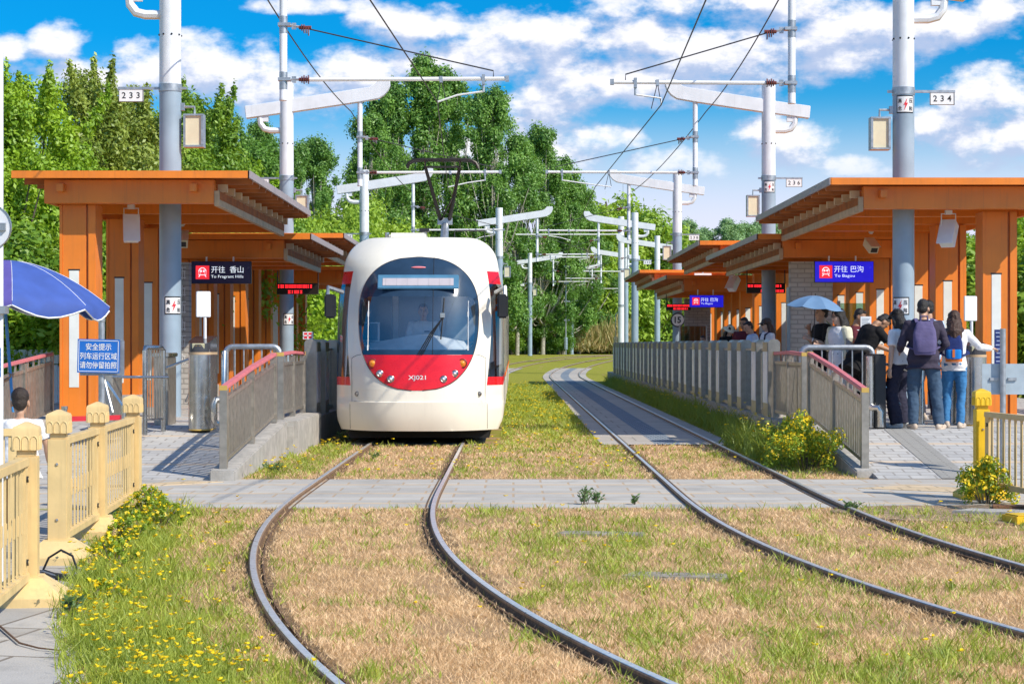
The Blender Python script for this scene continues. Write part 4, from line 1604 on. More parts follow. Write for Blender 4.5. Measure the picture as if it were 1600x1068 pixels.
# speed sign 15 fixed to that pole
t = thing('speed_sign', 'round white sign reading 15 with black ring on the distant right pole', 'sign', (PR[2][0], PR[2][1] - 0.2, 2.5))
mb = MB()
n = 28
for r0, y, mt in ((0.27, 0.0, INK), (0.225, -0.006, SIGNW)):
    vs = [(r0 * math.cos(2 * PI * k / n), y - 0.012, r0 * math.sin(2 * PI * k / n)) for k in range(n)] + [(r0 * math.cos(2 * PI * k / n), y, r0 * math.sin(2 * PI * k / n)) for k in range(n)]
    mb.add(vs, [tuple(range(n - 1, -1, -1)), tuple(range(n, 2 * n))] + [(k, (k + 1) % n, n + (k + 1) % n, n + k) for k in range(n)], mt)
mb.build('disc', t)
mb = MB()
mb.text('15', (0, -0.021, 0), 0.24, INK, w=0.24, bold=0.03)
mb.build('number', t)
mb = MB()
mb.bb(-0.05, 0.05, 0.0, 0.03, -0.2, 0.2, GALV)
mb.build('clamp', t)

# far poles on the curve
FAR = [(780, 92, 1, 0.05, 'pole rising directly behind the right corner of the tram roof'),
       (828, 150, 1, 0.65, 'far left-row pole standing alone just right of the tram'),
       (893, 170, 1, 0.68, 'far left-row pole in the middle of the curve before the reeds'),
       (992, 96, -1, 0.1, 'far right-row pole with number plate, behind the barrier end'),
       (1027, 120, -1, 0.3, 'thin far right-row pole left of the round speed sign')]
for px, Y, sg, zb, lab in FAR:
    catenary_pole(WX(px, Y), Y, sg, '240' if px == 992 else None, lab, zb=zb, cant=4.6, wire_dx=3.9)
catenary_pole(WX(978, 140), 140, -1, None, 'far right-row pole with beige box, just right of the tall anchor mast', zb=0.55, cant=4.4, wire_dx=3.9)
t = thing('anchor_mast', 'tall grey mast with tension gear at the end of the right barrier', 'mast', (WX(970.5, 128), 128, 0.5))
mb = MB()
mb.lathe([(0.2, 0), (0.2, 9.6)], (0, 0, 0), POLE, 16)
for z in (3.6, 6.0, 8.2, 9.2):
    mb.lathe([(0.225, z), (0.225, z + 0.14)], (0, 0, 0), GALV, 12)
mb.build('mast', t)
mb = MB()
mb.tube([(0, -0.2, 8.4), (-7.0, 0, 8.4)], 0.05, WHITE, 6)
mb.build('tension_arm', t)
mb = MB()
mb.tube([(0, 0.2, 3.4), (-0.35, 0.2, 3.1), (-0.35, 0.2, 1.2)], 0.03, GALV, 6)
for k in range(6):
    mb.lathe([(0.14, 0.9 + 0.12 * k), (0.14, 0.99 + 0.12 * k)], (-0.35, 0.2, 0), CONC, 10)
mb.build('tension_gear', t)
t = thing('anchor_mast', 'slim mast with tension weights between the two far left-row poles', 'mast', (WX(884, 165), 165, 0.68))
mb = MB()
mb.lathe([(0.06, 0), (0.06, 8.2)], (0, 0, 0), GALV, 8)
for k in range(8):
    mb.lathe([(0.16, 0.5 + 0.13 * k), (0.16, 0.6 + 0.13 * k)], (0, 0, 0), POLE_B, 8)
for z in (3.0, 4.6, 6.2, 7.6):
    mb.box((0.1, 0, z), (0.5, 0.1, 0.14), GALV)
mb.build('mast', t)
t = thing('lattice_tower', 'thin far lattice mast showing above the trees behind the right poles', 'tower', (WX(973.5, 520), 520, 0))
mb = MB()
for a in range(3):
    an = a * 2 * PI / 3
    mb.tube([(1.3 * math.cos(an), 1.3 * math.sin(an), 0), (0.45 * math.cos(an), 0.45 * math.sin(an), 41)], 0.10, GALV, 5)
for z in range(2, 41, 2):
    r0 = 1.3 - 0.85 * z / 41
    for a in range(3):
        a0, a1 = a * 2 * PI / 3, (a + 1) * 2 * PI / 3
        mb.tube([(r0 * math.cos(a0), r0 * math.sin(a0), z), (r0 * math.cos(a1), r0 * math.sin(a1), z + 2)], 0.05, GALV, 4)
for z, w in ((36, 1.1), (38.5, 1.3), (40, 0.9)):
    mb.box((0, 0, z), (w, 0.6, 0.9), GALV)
mb.tube([(0, 0, 41), (0, 0, 47)], 0.06, GALV, 5)
mb.build('mast', t)


# ------------------------------------------------------------------ overhead wires
def wire(name, label, pts, r=0.011, sag=0.0, cat='wire', group='overhead wires'):
    mb = MB()
    out = []
    for a, b in zip(pts, pts[1:]):
        a, b = Vector(a), Vector(b)
        for k in range(10):
            f = k / 10
            out.append(a.lerp(b, f) - Vector((0, 0, sag * 4 * f * (1 - f))))
    out.append(Vector(pts[-1]))
    mb.tube(out, r, WIRE, 5)
    return one(mb, name, label, cat, group)


zc = 5.48
lw = [(-2.05, 12, zc), (PL[0][0] + 4.3, 30.9, zc), (PL[1][0] + 4.0, 47.6, zc), (PL[2][0] + 4.1, 71.5, zc), (-1.35, 92, zc), (0.6, 120, zc + 0.3), (WX(828, 150) + 3.9, 150, zc + 0.65)]
lm = [(-2.0, 12, zc + 0.5), (PL[0][0] + 4.36, 30.9, zc + 0.36), (PL[1][0] + 4.06, 47.6, zc + 0.36), (PL[2][0] + 4.16, 71.5, zc + 0.36), (-1.3, 92, zc + 0.4), (0.65, 120, zc + 0.7), (WX(828, 150) + 3.9, 150, zc + 1.0)]
rw = [(1.95, 12, zc), (PR[0][0] - 3.95, 31.3, zc), (PR[1][0] - 4.3, 47.6, zc), (PR[2][0] - 4.0, 72, zc), (2.6, 96, zc + .1), (4.1, 120, zc + 0.3), (7.0, 150, zc + 0.6)]
rm = [(1.98, 12, zc + 0.5), (PR[0][0] - 3.81, 30.4, zc + 0.36), (PR[1][0] - 4.33, 47.6, zc + 0.36), (PR[2][0] - 4.06, 72, zc + 0.36), (2.6, 96, zc + .5), (4.1, 120, zc + 0.7), (7.0, 150, zc + 1.0)]
wire('contact_wire', 'lower contact wire over the left track above the tram', lw, 0.010)
wire('contact_wire', 'lower contact wire over the empty right track', rw, 0.010)
wire('feeder_cable', 'black feeder cable slanting down along the left poles', [(-4.3, 16, 7.9), (-4.15, 30.9, 7.45), (PL[1][0] + 1.6, 47.6, 7.35), (PL[2][0] + 1.7, 71.5, 7.3)], 0.013, 0.18)
wire('feeder_cable', 'black feeder cable slanting down along the right poles', [(4.3, 16, 7.9), (4.45, 30.4, 7.5), (PR[1][0] - 1.55, 47.6, 7.35), (PR[2][0] - 1.7, 72, 7.3)], 0.013, 0.18)

# ------------------------------------------------------------------ tan fences
def fence_post(x, y, rz, label, mat=TAN, base=True, h=1.11):
    t = thing('fence_post', label, 'fence post', (x, y, 0), rz, 'posts of the tan and yellow fences')
    mb = MB()
    mb.bb(-0.07, 0.07, -0.07, 0.07, 0.0, h - 0.21, mat)
    mb.bb(-0.055, 0.055, -0.055, 0.055, h - 0.21, h - 0.17, mat)
    for z in (0.32, 0.72):
        mb.tube([(0, -0.069, z), (0, -0.08, z)], 0.014, GALV, 8)
    mb.build('shaft', t, bevel=0.004)
    mb = MB()
    w = 0.08
    r = lambda q, z: [Vector((-q, -q, z)), Vector((q, -q, z)), Vector((q, q, z)), Vector((-q, q, z))]
    mb.rings([r(w, h - 0.17), r(w, h - 0.045), r(w * 0.92, h - 0.03), r(0.012, h)], mat)
    for k in range(3):          # small raised arches round the cap
        for s in range(4):
            R = Matrix.Rotation(s * PI / 2, 3, 'Z')
            cx = (-0.05 + 0.05 * k)
            pts = [(cx - 0.02, h - 0.165)] + [(cx - 0.02 * math.cos(PI * q / 6), h - 0.115 + 0.03 * math.sin(PI * q / 6)) for q in range(7)] + [(cx + 0.02, h - 0.165)]
            mb.tube([R @ Vector((a, -w - 0.001, b)) for a, b in pts], 0.004, mat, 4)
    mb.build('cap', t)
    if base:
        mb = MB()
        mb.rings([r(0.24, 0), r(0.24, 0.06), r(0.10, 0.17), r(0.10, 0.175)], mat)
        mb.build('base', t, bevel=0.005)
    return t


def fence_panel(p, q, label, mat=TAN, z0=0.15, z1=0.90, gap=0.09):
    P, Q = Vector((p[0], p[1], 0)), Vector((q[0], q[1], 0))
    d = (Q - P)
    L = d.length
    rz = math.atan2(d.y, d.x)
    t = thing('slatted_fence', label, 'fence', P, rz, 'panels of the tan fences')
    a, b = gap, L - gap
    mb = MB()
    mb.bb(a, b, -0.032, 0.032, z1 - 0.055, z1, mat)
    mb.build('top_rail', t, bevel=0.005)
    mb = MB()
    mb.bb(a, b, -0.032, 0.032, z0, z0 + 0.055, mat)
    mb.build('bottom_rail', t, bevel=0.005)
    mb = MB()
    for x0_, x in ((a, a + 0.06), (b - 0.1, b - 0.06)):
        mb = MB()
        mb.bb(x0_, x0_ + 0.1, -0.02, 0.02, z0 + 0.056, z1 - 0.056, mat)
        for z in (z0 + 0.12, z1 - 0.13):
            mb.tube([(x, -0.032, z), (x, -0.0195, z)], 0.02, DARK, 10)
            mb.tube([(x, -0.034, z), (x, -0.0305, z)], 0.011, mat, 8)
        mb.build('end_strip', t)
    mb = MB()
    n = int((L - 0.4) / 0.14)
    for k in range(n):
        x = a + 0.15 + (L - 2 * gap - 0.3) * k / (n - 1)
        mb.bb(x - 0.026, x + 0.026, -0.004, 0.004, z0 + 0.056, z1 - 0.056, mat)
        mb.bb(x - 0.015, x + 0.015, -0.010, -0.0045, z0 + 0.30, z0 + 0.42, mat)
    mb.build('slats', t)
    return t


LP = [(-2.72, 9.5), (-2.965, 11.7), (-3.29, 13.9), (-3.42, 15.8), (-3.585, 18.1)]
az = [math.atan2(LP[min(i + 1, 4)][1] - LP[i][1] if i < 4 else 2, LP[min(i + 1, 4)][0] - LP[i][0]) - PI / 2 for i in range(5)]
fence_post(*LP[1], az[1], 'tan fence post nearest the left edge, in front of the child')
fence_post(*LP[2], az[2], 'tan fence post with wide base beside the black cable, right of the child')
fence_post(*LP[3], az[3], 'tan fence post under the blue notice sign')
fence_post(*LP[4], az[4], 'last tan fence post at the corner of the left walkway', base=False)
fence_panel(LP[0], LP[1], 'nearest tan fence panel running out at the left edge')
fence_panel((LP[2][0], LP[2][1]), LP[3], 'tan fence panel between the cable post and the post under the blue sign')
fence_panel(LP[3], LP[4], 'tan fence panel ending at the left walkway')
fence_panel((-4.8, 13.35), (-3.42, 13.75), 'tan fence rail crossing behind the nearest post by the child', z0=0.2, z1=0.98)
fence_post(4.78, 19.6, 0.0, 'bright yellow fence post at the corner of the right walkway', mat=YELLOW, h=1.13)
fence_panel((4.79, 19.55), (5.02, 17.5), 'tan fence panel right of the bright yellow post')
mb = MB()
mb.box((WX(1598, 17.0), 16.9, 0.045), (0.32, 0.3, 0.07), YELLOW, (0, 0, 0.2))
mb.box((WX(1598, 17.0), 16.9, 0.085), (0.28, 0.26, 0.012), YELLOW, (0, 0, 0.2))
one(mb, 'kerb_block', 'yellow painted block on the ground at the right edge', 'kerb block', bevel=0.01)


# ------------------------------------------------------------------ ramp railings
def ramp_railing(x0, y0, z0, x1, y1, z1, zt0, zt1, label, pitch=0.115, out=1):
    """z = foot, zt = handrail top at both ends"""
    t = thing('ramp_railing', label, 'railing', (x0, y0, 0), 0, 'steel ramp railings with pink handrails')
    A0, A1 = Vector((0, 0, z0)), Vector((x1 - x0, y1 - y0, z1))
    T0, T1 = Vector((0, 0, zt0)), Vector((x1 - x0, y1 - y0, zt1))
    L = (A1 - A0).length
    n = max(2, round(L / 2.2)) + 1
    for k in range(n):
        f = k / (n - 1)
        a, b = A0.lerp(A1, f), T0.lerp(T1, f)
        mb = MB()
        mb.bb(a.x - 0.045, a.x + 0.045, a.y - 0.045, a.y + 0.045, a.z, b.z - 0.055, STEEL_B)
        mb.build('post', t, bevel=0.004)
    mb = MB()
    mid = T0.lerp(T1, 0.5) + Vector((0, 0, 0.02))
    off = Vector((0, 0, -0.03))
    mb.bar(T0 + off - (T1 - T0) * 0.01, mid + off, 0.085, 0.05, PINK)
    mb.bar(mid + off, T1 + off, 0.085, 0.05, PINK)
    h = mb.build('handrail', t, bevel=0.01)
    mb = MB()
    for T, s in ((T0, -1), (T1, 1)):
        dd = (T1 - T0).normalized() * s
        mb.bar(T + off + dd * 0.012, T + off + dd * 0.05, 0.088, 0.053, OCHRE)
    mb.build('end_cap', h)
    mb = MB()
    dz = Vector((0, 0, -0.17))
    mb.bar(T0 + dz, T1 + dz, 0.05, 0.045, STEEL_B)
    bz = Vector((0, 0, 0.10))
    mb.bar(A0 + bz, A1 + bz, 0.05, 0.045, STEEL_B)
    mb.build('rails', t)
    mb = MB()
    m_ = int(L / pitch)
    for k in range(m_):
        f = (k + 0.5) / m_
        a, b = A0.lerp(A1, f) + bz, T0.lerp(T1, f) + dz
        mb.bb(a.x - 0.012, a.x + 0.012, a.y - 0.028, a.y + 0.028, a.z + 0.02, b.z - 0.02, STEEL_B)
        if k % 4 == 1:
            mb.bb(a.x - 0.012, a.x + 0.012, a.y - 0.02, a.y + 0.02, b.z + 0.02, b.z + 0.13, STEEL_B)
    mb.build('pickets', t)
    return t


ramp_railing(-3.36, 22.28, 0.13, -3.36, 26.95, 0.49, 1.11, 1.47, 'sloping railing with pink handrail on the left ramp beside the ticket machine')
ramp_railing(-3.34, 27.6, 0.50, -3.34, 30.45, 0.50, 1.47, 1.47, 'level railing with pink handrail between left ramp and tram')
ramp_railing(4.20, 22.95, 0.09, 4.17, 26.95, 0.49, 1.07, 1.48, 'sloping railing with pink handrail above the yellow flowering bush')
ramp_railing(4.16, 27.45, 0.43, 4.15, 30.35, 0.43, 1.47, 1.47, 'level railing with pink handrail between right ramp and barrier cabinets')
ramp_railing(-6.8, 21.5, 0.05, -7.35, 30.5, 0.43, 1.05, 1.46, 'outer left railing with pink handrail behind the child')
ramp_railing(9.35, 28.5, 0.43, 9.8, 34, 0.43, 1.5, 1.5, 'outer right railing with pink handrail at the right edge')


# ------------------------------------------------------------------ gates and machines
def u_rail(xa, xb, y, z, h, nb, label):
    t = thing('pipe_railing', label, 'railing', ((xa + xb) / 2, y, z), 0)
    w = (xb - xa) / 2
    mb = MB()
    r = 0.10
    pts = [(-w, 0, 0), (-w, 0, h - r)] + [(-w + r - r * math.cos(a), 0, h - r + r * math.sin(a)) for a in (PI / 8, PI / 4, 3 * PI / 8)] + [(-w + r, 0, h), (w - r, 0, h)] + [(w - r + r * math.sin(a), 0, h - r + r * math.cos(a)) for a in (PI / 8, PI / 4, 3 * PI / 8)] + [(w, 0, h - r), (w, 0, 0)]
    mb.tube(pts, 0.042, GALV, 10)
    mb.tube([(-w, 0, 0.22), (w, 0, 0.22)], 0.03, GALV, 8)
    mb.build('frame', t, angle=60)
    mb = MB()
    for k in range(1, nb + 1):
        x = -w + 2 * w * k / (nb + 1)
        mb.tube([(x, 0, 0.22), (x, 0, h - 0.03)], 0.011, GALV, 6)
    mb.build('bars', t)


u_rail(WX(353, 28.3), WX(437, 28.3), 28.3, 0.42, 1.13, 5, 'galvanised pipe railing behind the left ramp railing')
u_rail(WX(1243, 28.6), WX(1384, 27.0), 28.0, 0.42, 1.12, 6, 'galvanised pipe railing in front of the pale dressed woman')


def validator(px, Y, label, board=True, h=1.10, w=0.31, zb=0.42, flip=1):
    t = thing('ticket_machine', label, 'ticket machine', (WX(px, Y), Y, zb))
    mb = MB()
    n = 12
    poly = [(w / 2 * math.cos(PI + PI * k / n), -0.12 + w / 2 * math.sin(PI + PI * k / n)) for k in range(n + 1)] + [(w / 2, 0.45), (-w / 2, 0.45)]
    mb.slab(poly, 0.02, h - 0.12, STEEL)
    mb.build('cabinet', t)
    mb = MB()
    mb.slab([(x * 1.01, y) for x, y in poly], h - 0.119, h - 0.085, BEIGE_W)
    mb.slab([(x * 0.99, y) for x, y in poly], 0.0, 0.019, OCHRE)
    mb.build('trim', t)
    mb = MB()
    mb.slab([(x * 0.97, y) for x, y in poly], h - 0.0845, lambda x, y: h + 0.02 + 0.12 * min(1, max(0, (y + 0.28) / 0.4)), M('reader_head', (0.10, 0.10, 0.11), 0.2, 0.6))
    mb.build('reader_head', t)
    mb = MB()
    R = Euler((0.28, 0, 0)).to_matrix()
    mb.box((0, -0.245, h - 0.01), (0.17, 0.03, 0.09), M('reader_face', (0.62, 0.58, 0.38), 0.4), R)
    mb.box((0, -0.263, h - 0.012), (0.08, 0.012, 0.055), M('reader_button', (0.30, 0.16, 0.05), 0.4), R)
    mb.build('card_reader', t, bevel=0.012)
    if board:
        mb = MB()
        mb.tube([(0.02, 0.2, h), (0.02, 0.2, h + 0.50)], 0.022, WHITE, 8)
        mb.build('board_post', t)
        mb = MB()
        mb.box((0, 0.18, h + 0.58), (0.20, 0.03, 0.36), SIGNW, (0, 0, 0.25))
        mb.build('notice_board', t, bevel=0.008)
    return t


validator(314.5, 26.6, 'round fronted steel ticket machine with white notice board on left walkway', h=1.16, zb=0.40)
validator(1345, 28.6, 'steel ticket machine in front of the stooping man', board=False, h=1.12, w=0.30)
validator(1521, 27.6, 'steel ticket machine under the arm of the woman with the blue backpack', h=1.10)
t = thing('gate_cabinet', 'dark gate cabinet with thick steel front pipe between the stooping man and the queue', 'gate', (WX(1370, 26.4), 26.4, 0.42))
mb = MB()
mb.bb(-0.04, 0.13, 0, 0.75, 0, 1.03, DARK)
mb.build('cabinet', t, bevel=0.02)
mb = MB()
mb.tube([(-0.10, -0.03, 0.02), (-0.10, -0.03, 1.0)], 0.055, STEEL, 12)
mb.tube([(-0.10, -0.06, 0.30), (-0.0, -0.12, 0.30), (0.03, -0.12, 0.24), (0.03, -0.12, 0.03)], 0.05, STEEL, 10)
mb.build('front_pipe', t)
mb = MB()
mb.tube([(0.13, 0.25, 0.90), (0.48, 0.20, 0.80)], 0.02, STEEL, 8)
mb.tube([(0.13, 0.25, 0.62), (0.36, 0.20, 0.32)], 0.02, STEEL, 8)
mb.build('turnstile_arm', t)
t = thing('gate_cabinet', 'dark gate cabinet right of the woman with the blue backpack', 'gate', (WX(1509, 28.4), 28.4, 0.42))
mb = MB()
mb.bb(-0.12, 0.12, 0, 0.7, 0, 1.0, M('dark_green_panel', (0.02, 0.05, 0.03), 0.3))
mb.bb(-0.14, 0.14, -0.02, 0.72, 1.0, 1.05, STEEL)
mb.build('cabinet', t, bevel=0.01)
for (px, lab) in ((1440, 'slim steel post between the legs of the man with the purple backpack'), (1487, 'slim steel post between the legs of the woman with the blue backpack')):
    t = thing('guide_post', lab, 'post', (WX(px, 28), 28, 0.42))
    mb = MB()
    mb.lathe([(0.04, 0), (0.04, 0.9), (0.03, 0.93)], (0, 0, 0), STEEL, 12)
    mb.lathe([(0.09, 0), (0.09, 0.012)], (0, 0, 0), STEEL, 14)
    mb.build('post', t)
# left gate frame and arms
t = thing('crowd_barrier', 'upright steel barrier frame on the left walkway before the orange columns', 'barrier', (WX(236, 26.0), 26.0, 0.36))
mb = MB()
mb.tube([(-0.06, -0.12, 0), (-0.06, -0.12, 1.14), (-0.06, -0.06, 1.18), (0.06, 0.42, 1.18), (0.075, 0.5, 1.14), (0.075, 0.5, 0)], 0.034, STEEL, 10)
mb.build('frame', t)
mb = MB()
for k in range(7):
    f = (k + 0.5) / 7
    mb.bb(-0.06 + 0.135 * f - 0.006, -0.06 + 0.135 * f + 0.006, -0.12 + 0.62 * f - 0.03, -0.12 + 0.62 * f + 0.03, 0.2, 1.15, STEEL_B)
mb.tube([(-0.06, -0.12, 0.2), (0.075, 0.5, 0.2)], 0.02, STEEL, 8)
mb.build('bars', t)
t = thing('turnstile', 'steel turnstile with slanting arms between barrier frame and ticket machine', 'turnstile', (WX(262, 27.6), 27.6, 0.42))
mb = MB()
mb.bb(-0.20, 0.0, 0, 0.7, 0, 0.98, STEEL_B)
mb.bb(-0.22, 0.02, -0.02, 0.72, 0.98, 1.04, STEEL)
mb.build('cabinet', t, bevel=0.01)
mb = MB()
mb.tube([(-0.08, -0.05, 0.80), (0.42, -0.2, 0.98)], 0.02, STEEL, 8)
mb.tube([(0.28, -0.1, 0.34), (0.42, -0.2, 0.62)], 0.02, STEEL, 8)
mb.tube([(0.32, -0.1, 0.30), (0.45, -0.2, 0.55)], 0.02, STEEL, 8)
mb.build('turnstile_arm', t)
t = thing('turnstile', 'steel turnstile with crossed arms behind the blue notice sign', 'turnstile', (WX(168, 25.0), 25.0, 0.36))
mb = MB()
mb.bb(-0.07, 0.07, 0, 0.6, 0, 0.85, STEEL_B)
mb.bb(-0.09, 0.09, -0.02, 0.62, 0.85, 1.0, STEEL)
mb.build('cabinet', t, bevel=0.01)
mb = MB()
mb.tube([(-0.03, -0.05, 0.76), (0.10, -0.15, 0.34)], 0.02, STEEL, 8)
mb.tube([(-0.0, -0.05, 0.74), (0.22, -0.1, 0.42)], 0.02, STEEL, 8)
mb.tube([(0.05, 0.0, 0.80), (0.62, 0.9, 0.78)], 0.018, STEEL, 8)
mb.build('turnstile_arm', t)
# curved pipe bumper left of the left ramp railing
t = thing('pipe_bumper', 'curved steel pipe bumper between ticket machine and left ramp railing', 'bumper', (WX(343, 26.4), 26.4, 0.40))
mb = MB()
mb.tube([(0.03, 0.2, 0), (0.03, 0.2, 1.05), (0.03, 0.22, 1.07)], 0.04, STEEL, 10)
mb.tube([(0.05, 0, 0.42), (-0.04, -0.08, 0.42), (-0.06, -0.1, 0.36), (-0.06, -0.1, 0.16), (-0.04, -0.08, 0.10), (0.06, 0, 0.10)], 0.045, STEEL, 10)
mb.build('pipe', t)
# retractable red belt
t = thing('belt_barrier', 'red belt stretched between two short steel posts behind the tan fence', 'barrier', (WX(147, 21.0), 21.0, 0.01))
for s in (-1, 1):
    mb = MB()
    mb.lathe([(0.03, 0), (0.03, 0.86), (0.036, 0.865), (0.036, 0.9)], (s * 0.30, 0.1 * s, 0), STEEL, 12)
    mb.lathe([(0.14, 0), (0.14, 0.02), (0.05, 0.03)], (s * 0.30, 0.1 * s, 0), STEEL, 16)
    mb.build('post', t)
mb = MB()
mb.bar((-0.27, -0.09, 0.76), (0.27, 0.09, 0.77), 0.006, 0.055, M('red_belt', (0.62, 0.02, 0.04), 0.5))
mb.build('belt', t)
# paper notices
for px, py, Y, w, h, lab in ((1353, 505, 30.6, 0.17, 0.22, 'white paper notice on a post above the stooping man'),):
    t = thing('paper_notice', lab, 'notice', (WX(px, Y), Y, 0.42))
    z = WZ(py, Y) - 0.42
    mb = MB()
    mb.tube([(0, 0.03, 0), (0, 0.03, z)], 0.018, GALV, 8)
    mb.build('post', t)
    mb = MB()
    mb.bb(-w / 2, w / 2, -0.005, 0.0, z - h / 2, z + h / 2, SIGNW)
    mb.build('sheet', t)
    mb = MB()
    for k in range(7):
        mb.bb(-w * 0.38, w * (0.38 - 0.1 * (k % 3)), -0.008, -0.0055, z + h * (0.35 - 0.1 * k) - 0.004, z + h * (0.35 - 0.1 * k) + 0.003, GALV)
    mb.build('print', t)

# ------------------------------------------------------------------ signs
Y = 20.3
t = thing('notice_sign', 'blue notice sign with white writing on a grey pole before the orange columns', 'sign', (WX(154, Y), Y, 0.0))
zc = WZ(556, Y)
mb = MB()
mb.tube([(0.02, 0.06, 0), (0.02, 0.06, zc + 0.38)], 0.035, GALV, 12)
mb.tube([(0.02, 0.06, zc + 0.36), (0.02, 0.06, zc + 0.42)], 0.04, STEEL, 12)
mb.build('post', t)
mb = MB()
R = Euler((0, 0.02, 0)).to_matrix()
mb.box((0, 0, zc), (0.445, 0.012, 0.355), BLUE_SIGN, R)
for (cx, cz, sx, sz) in ((0, 0.162, 0.42, 0.006), (0, -0.162, 0.42, 0.006), (0.208, 0, 0.006, 0.33), (-0.208, 0, 0.006, 0.33)):
    mb.box(Vector((0, -0.0075, zc)) + R @ Vector((cx, 0, cz)), (sx, 0.003, sz), SIGNW, R)
pn = mb.build('panel', t)
mb = MB()
for ln, dz, w in (('安全提示', 0.098, 0.27), ('列车运行区域', 0.0, 0.39), ('请勿停留拍照', -0.095, 0.39)):
    mb.text(ln, Vector((0, -0.009, zc)) + R @ Vector((0, 0, dz)), 0.074, SIGNW, w=w, bold=0.008, R=R)
mb.build('lettering', pn)
mb = MB()
mb.box((0.03, 0.035, zc - 0.02), (0.47, 0.01, 0.37), GALV)
mb.build('back_plate', t)
# grey back of a sign on the right
Y = 22.5
t = thing('notice_sign', 'grey back of a sign on a pole behind the right fence', 'sign', (WX(1566, Y), Y, 0.05))
mb = MB()
mb.tube([(0, -0.03, 0), (0, -0.03, WZ(520, Y))], 0.035, GALV, 12)
mb.build('post', t)
mb = MB()
zc = WZ(592, Y) - 0.05
mb.box((0.03, 0.03, zc), (0.52, 0.012, 0.36), M('sign_back', (0.42, 0.50, 0.56), 0.45, 0.2))
pb = mb.build('panel', t)
mb = MB()
for dz in (0.0,):
    mb.box((-0.09, 0.012, zc + dz), (0.10, 0.02, 0.035), GALV)
    mb.box((0.12, 0.012, zc + dz), (0.10, 0.02, 0.035), GALV)
mb.build('clamp', pb)
# dark blue information strip on the right column
Y = 30.65
mb = MB()
mb.box((WX(1560, Y), Y, WZ(545, Y)), (0.13, 0.01, 0.62), M('info_blue', (0.015, 0.03, 0.16), 0.4))
for k in range(9):
    mb.box((WX(1560, Y), Y - 0.007, WZ(545, Y) + 0.26 - k * 0.065), (0.09 - 0.015 * (k % 3), 0.003, 0.018), M('info_print', (0.35, 0.42, 0.6), 0.5))
one(mb, 'information_strip', 'dark blue information strip on the nearest right column', 'sign')
# round sign seen from behind at the left edge, on its own pole
t = thing('round_sign', 'grey back of a round sign on a pole at the left edge', 'sign', (WX(-2, 12.6), 12.6, 0))
mb = MB()
mb.tube([(0, 0, 0), (0, 0, 3.5)], 0.03, POLE, 14)
mb.build('post', t)
mb = MB()
z = WZ(355, 12.6)
mb.tube([(-0.06, -0.04, z), (-0.06, -0.025, z)], 0.148, POLE, 32)
mb.tube([(-0.06, -0.048, z), (-0.06, -0.02, z)], 0.152, GALV, 32, False)
mb.build('disc', t)
mb = MB()
for zz in (z, WZ(484, 12.6)):
    mb.box((0.02, -0.02, zz), (0.08, 0.09, 0.05), GALV)
mb.build('clamp', t)
t = thing('small_notice', 'blue printed notice strapped to the pole at the left edge', 'notice', (WX(-6, 12.5), 12.5, WZ(566, 12.5)))
mb = MB()
mb.box((0.0, -0.045, 0), (0.085, 0.008, 0.19), BLUE_SIGN)
for k in range(5):
    mb.box((0.02, -0.0505, 0.07 - k * 0.033), (0.035, 0.003, 0.013), SIGNW)
mb.build('panel', t)

# ------------------------------------------------------------------ cable and pipe on the old pavement
mb = MB()
p0 = Vector((WX(66, 13.1), 13.1, 0.03))
mb.tube([p0, p0 + Vector((0.05, -0.02, 0.10)), p0 + Vector((0.14, -0.05, 0.155)), p0 + Vector((0.23, -0.1, 0.12)), p0 + Vector((0.27, -0.12, 0.02))], 0.008, BLACK, 7)
mb.tube([p0 + Vector((-0.05, 0, 0.0)), p0 + Vector((0.12, -0.2, 0.0)), p0 + Vector((0.32, -0.38, 0.0))], 0.022, BLACK, 8)
for k in range(4):
    mb.tube([p0 + Vector((-0.06, -0.02 * k, 0.0)), p0 + Vector((0.05, -0.12 - 0.05 * k, 0.025)), p0 + Vector((0.18, -0.2 - 0.07 * k, 0.0))], 0.006, GALV if k % 2 else BLACK, 5)
one(mb, 'cable', 'loose black cable and pipe end lying beside the tan post base', 'cable')
mb = MB()
g = lambda px, py: (WX(px, FPX * EYE / (py - 538)), FPX * EYE / (py - 538), 0.022)
mb.tube([g(-10, 975), g(30, 1010), g(60, 1018), g(95, 1022)], [0.007, 0.006, 0.005, 0.003], M('twig', (0.16, 0.09, 0.05), 0.9), 5)
one(mb, 'twig', 'bare brown twig lying on the old pavement at lower left', 'twig')


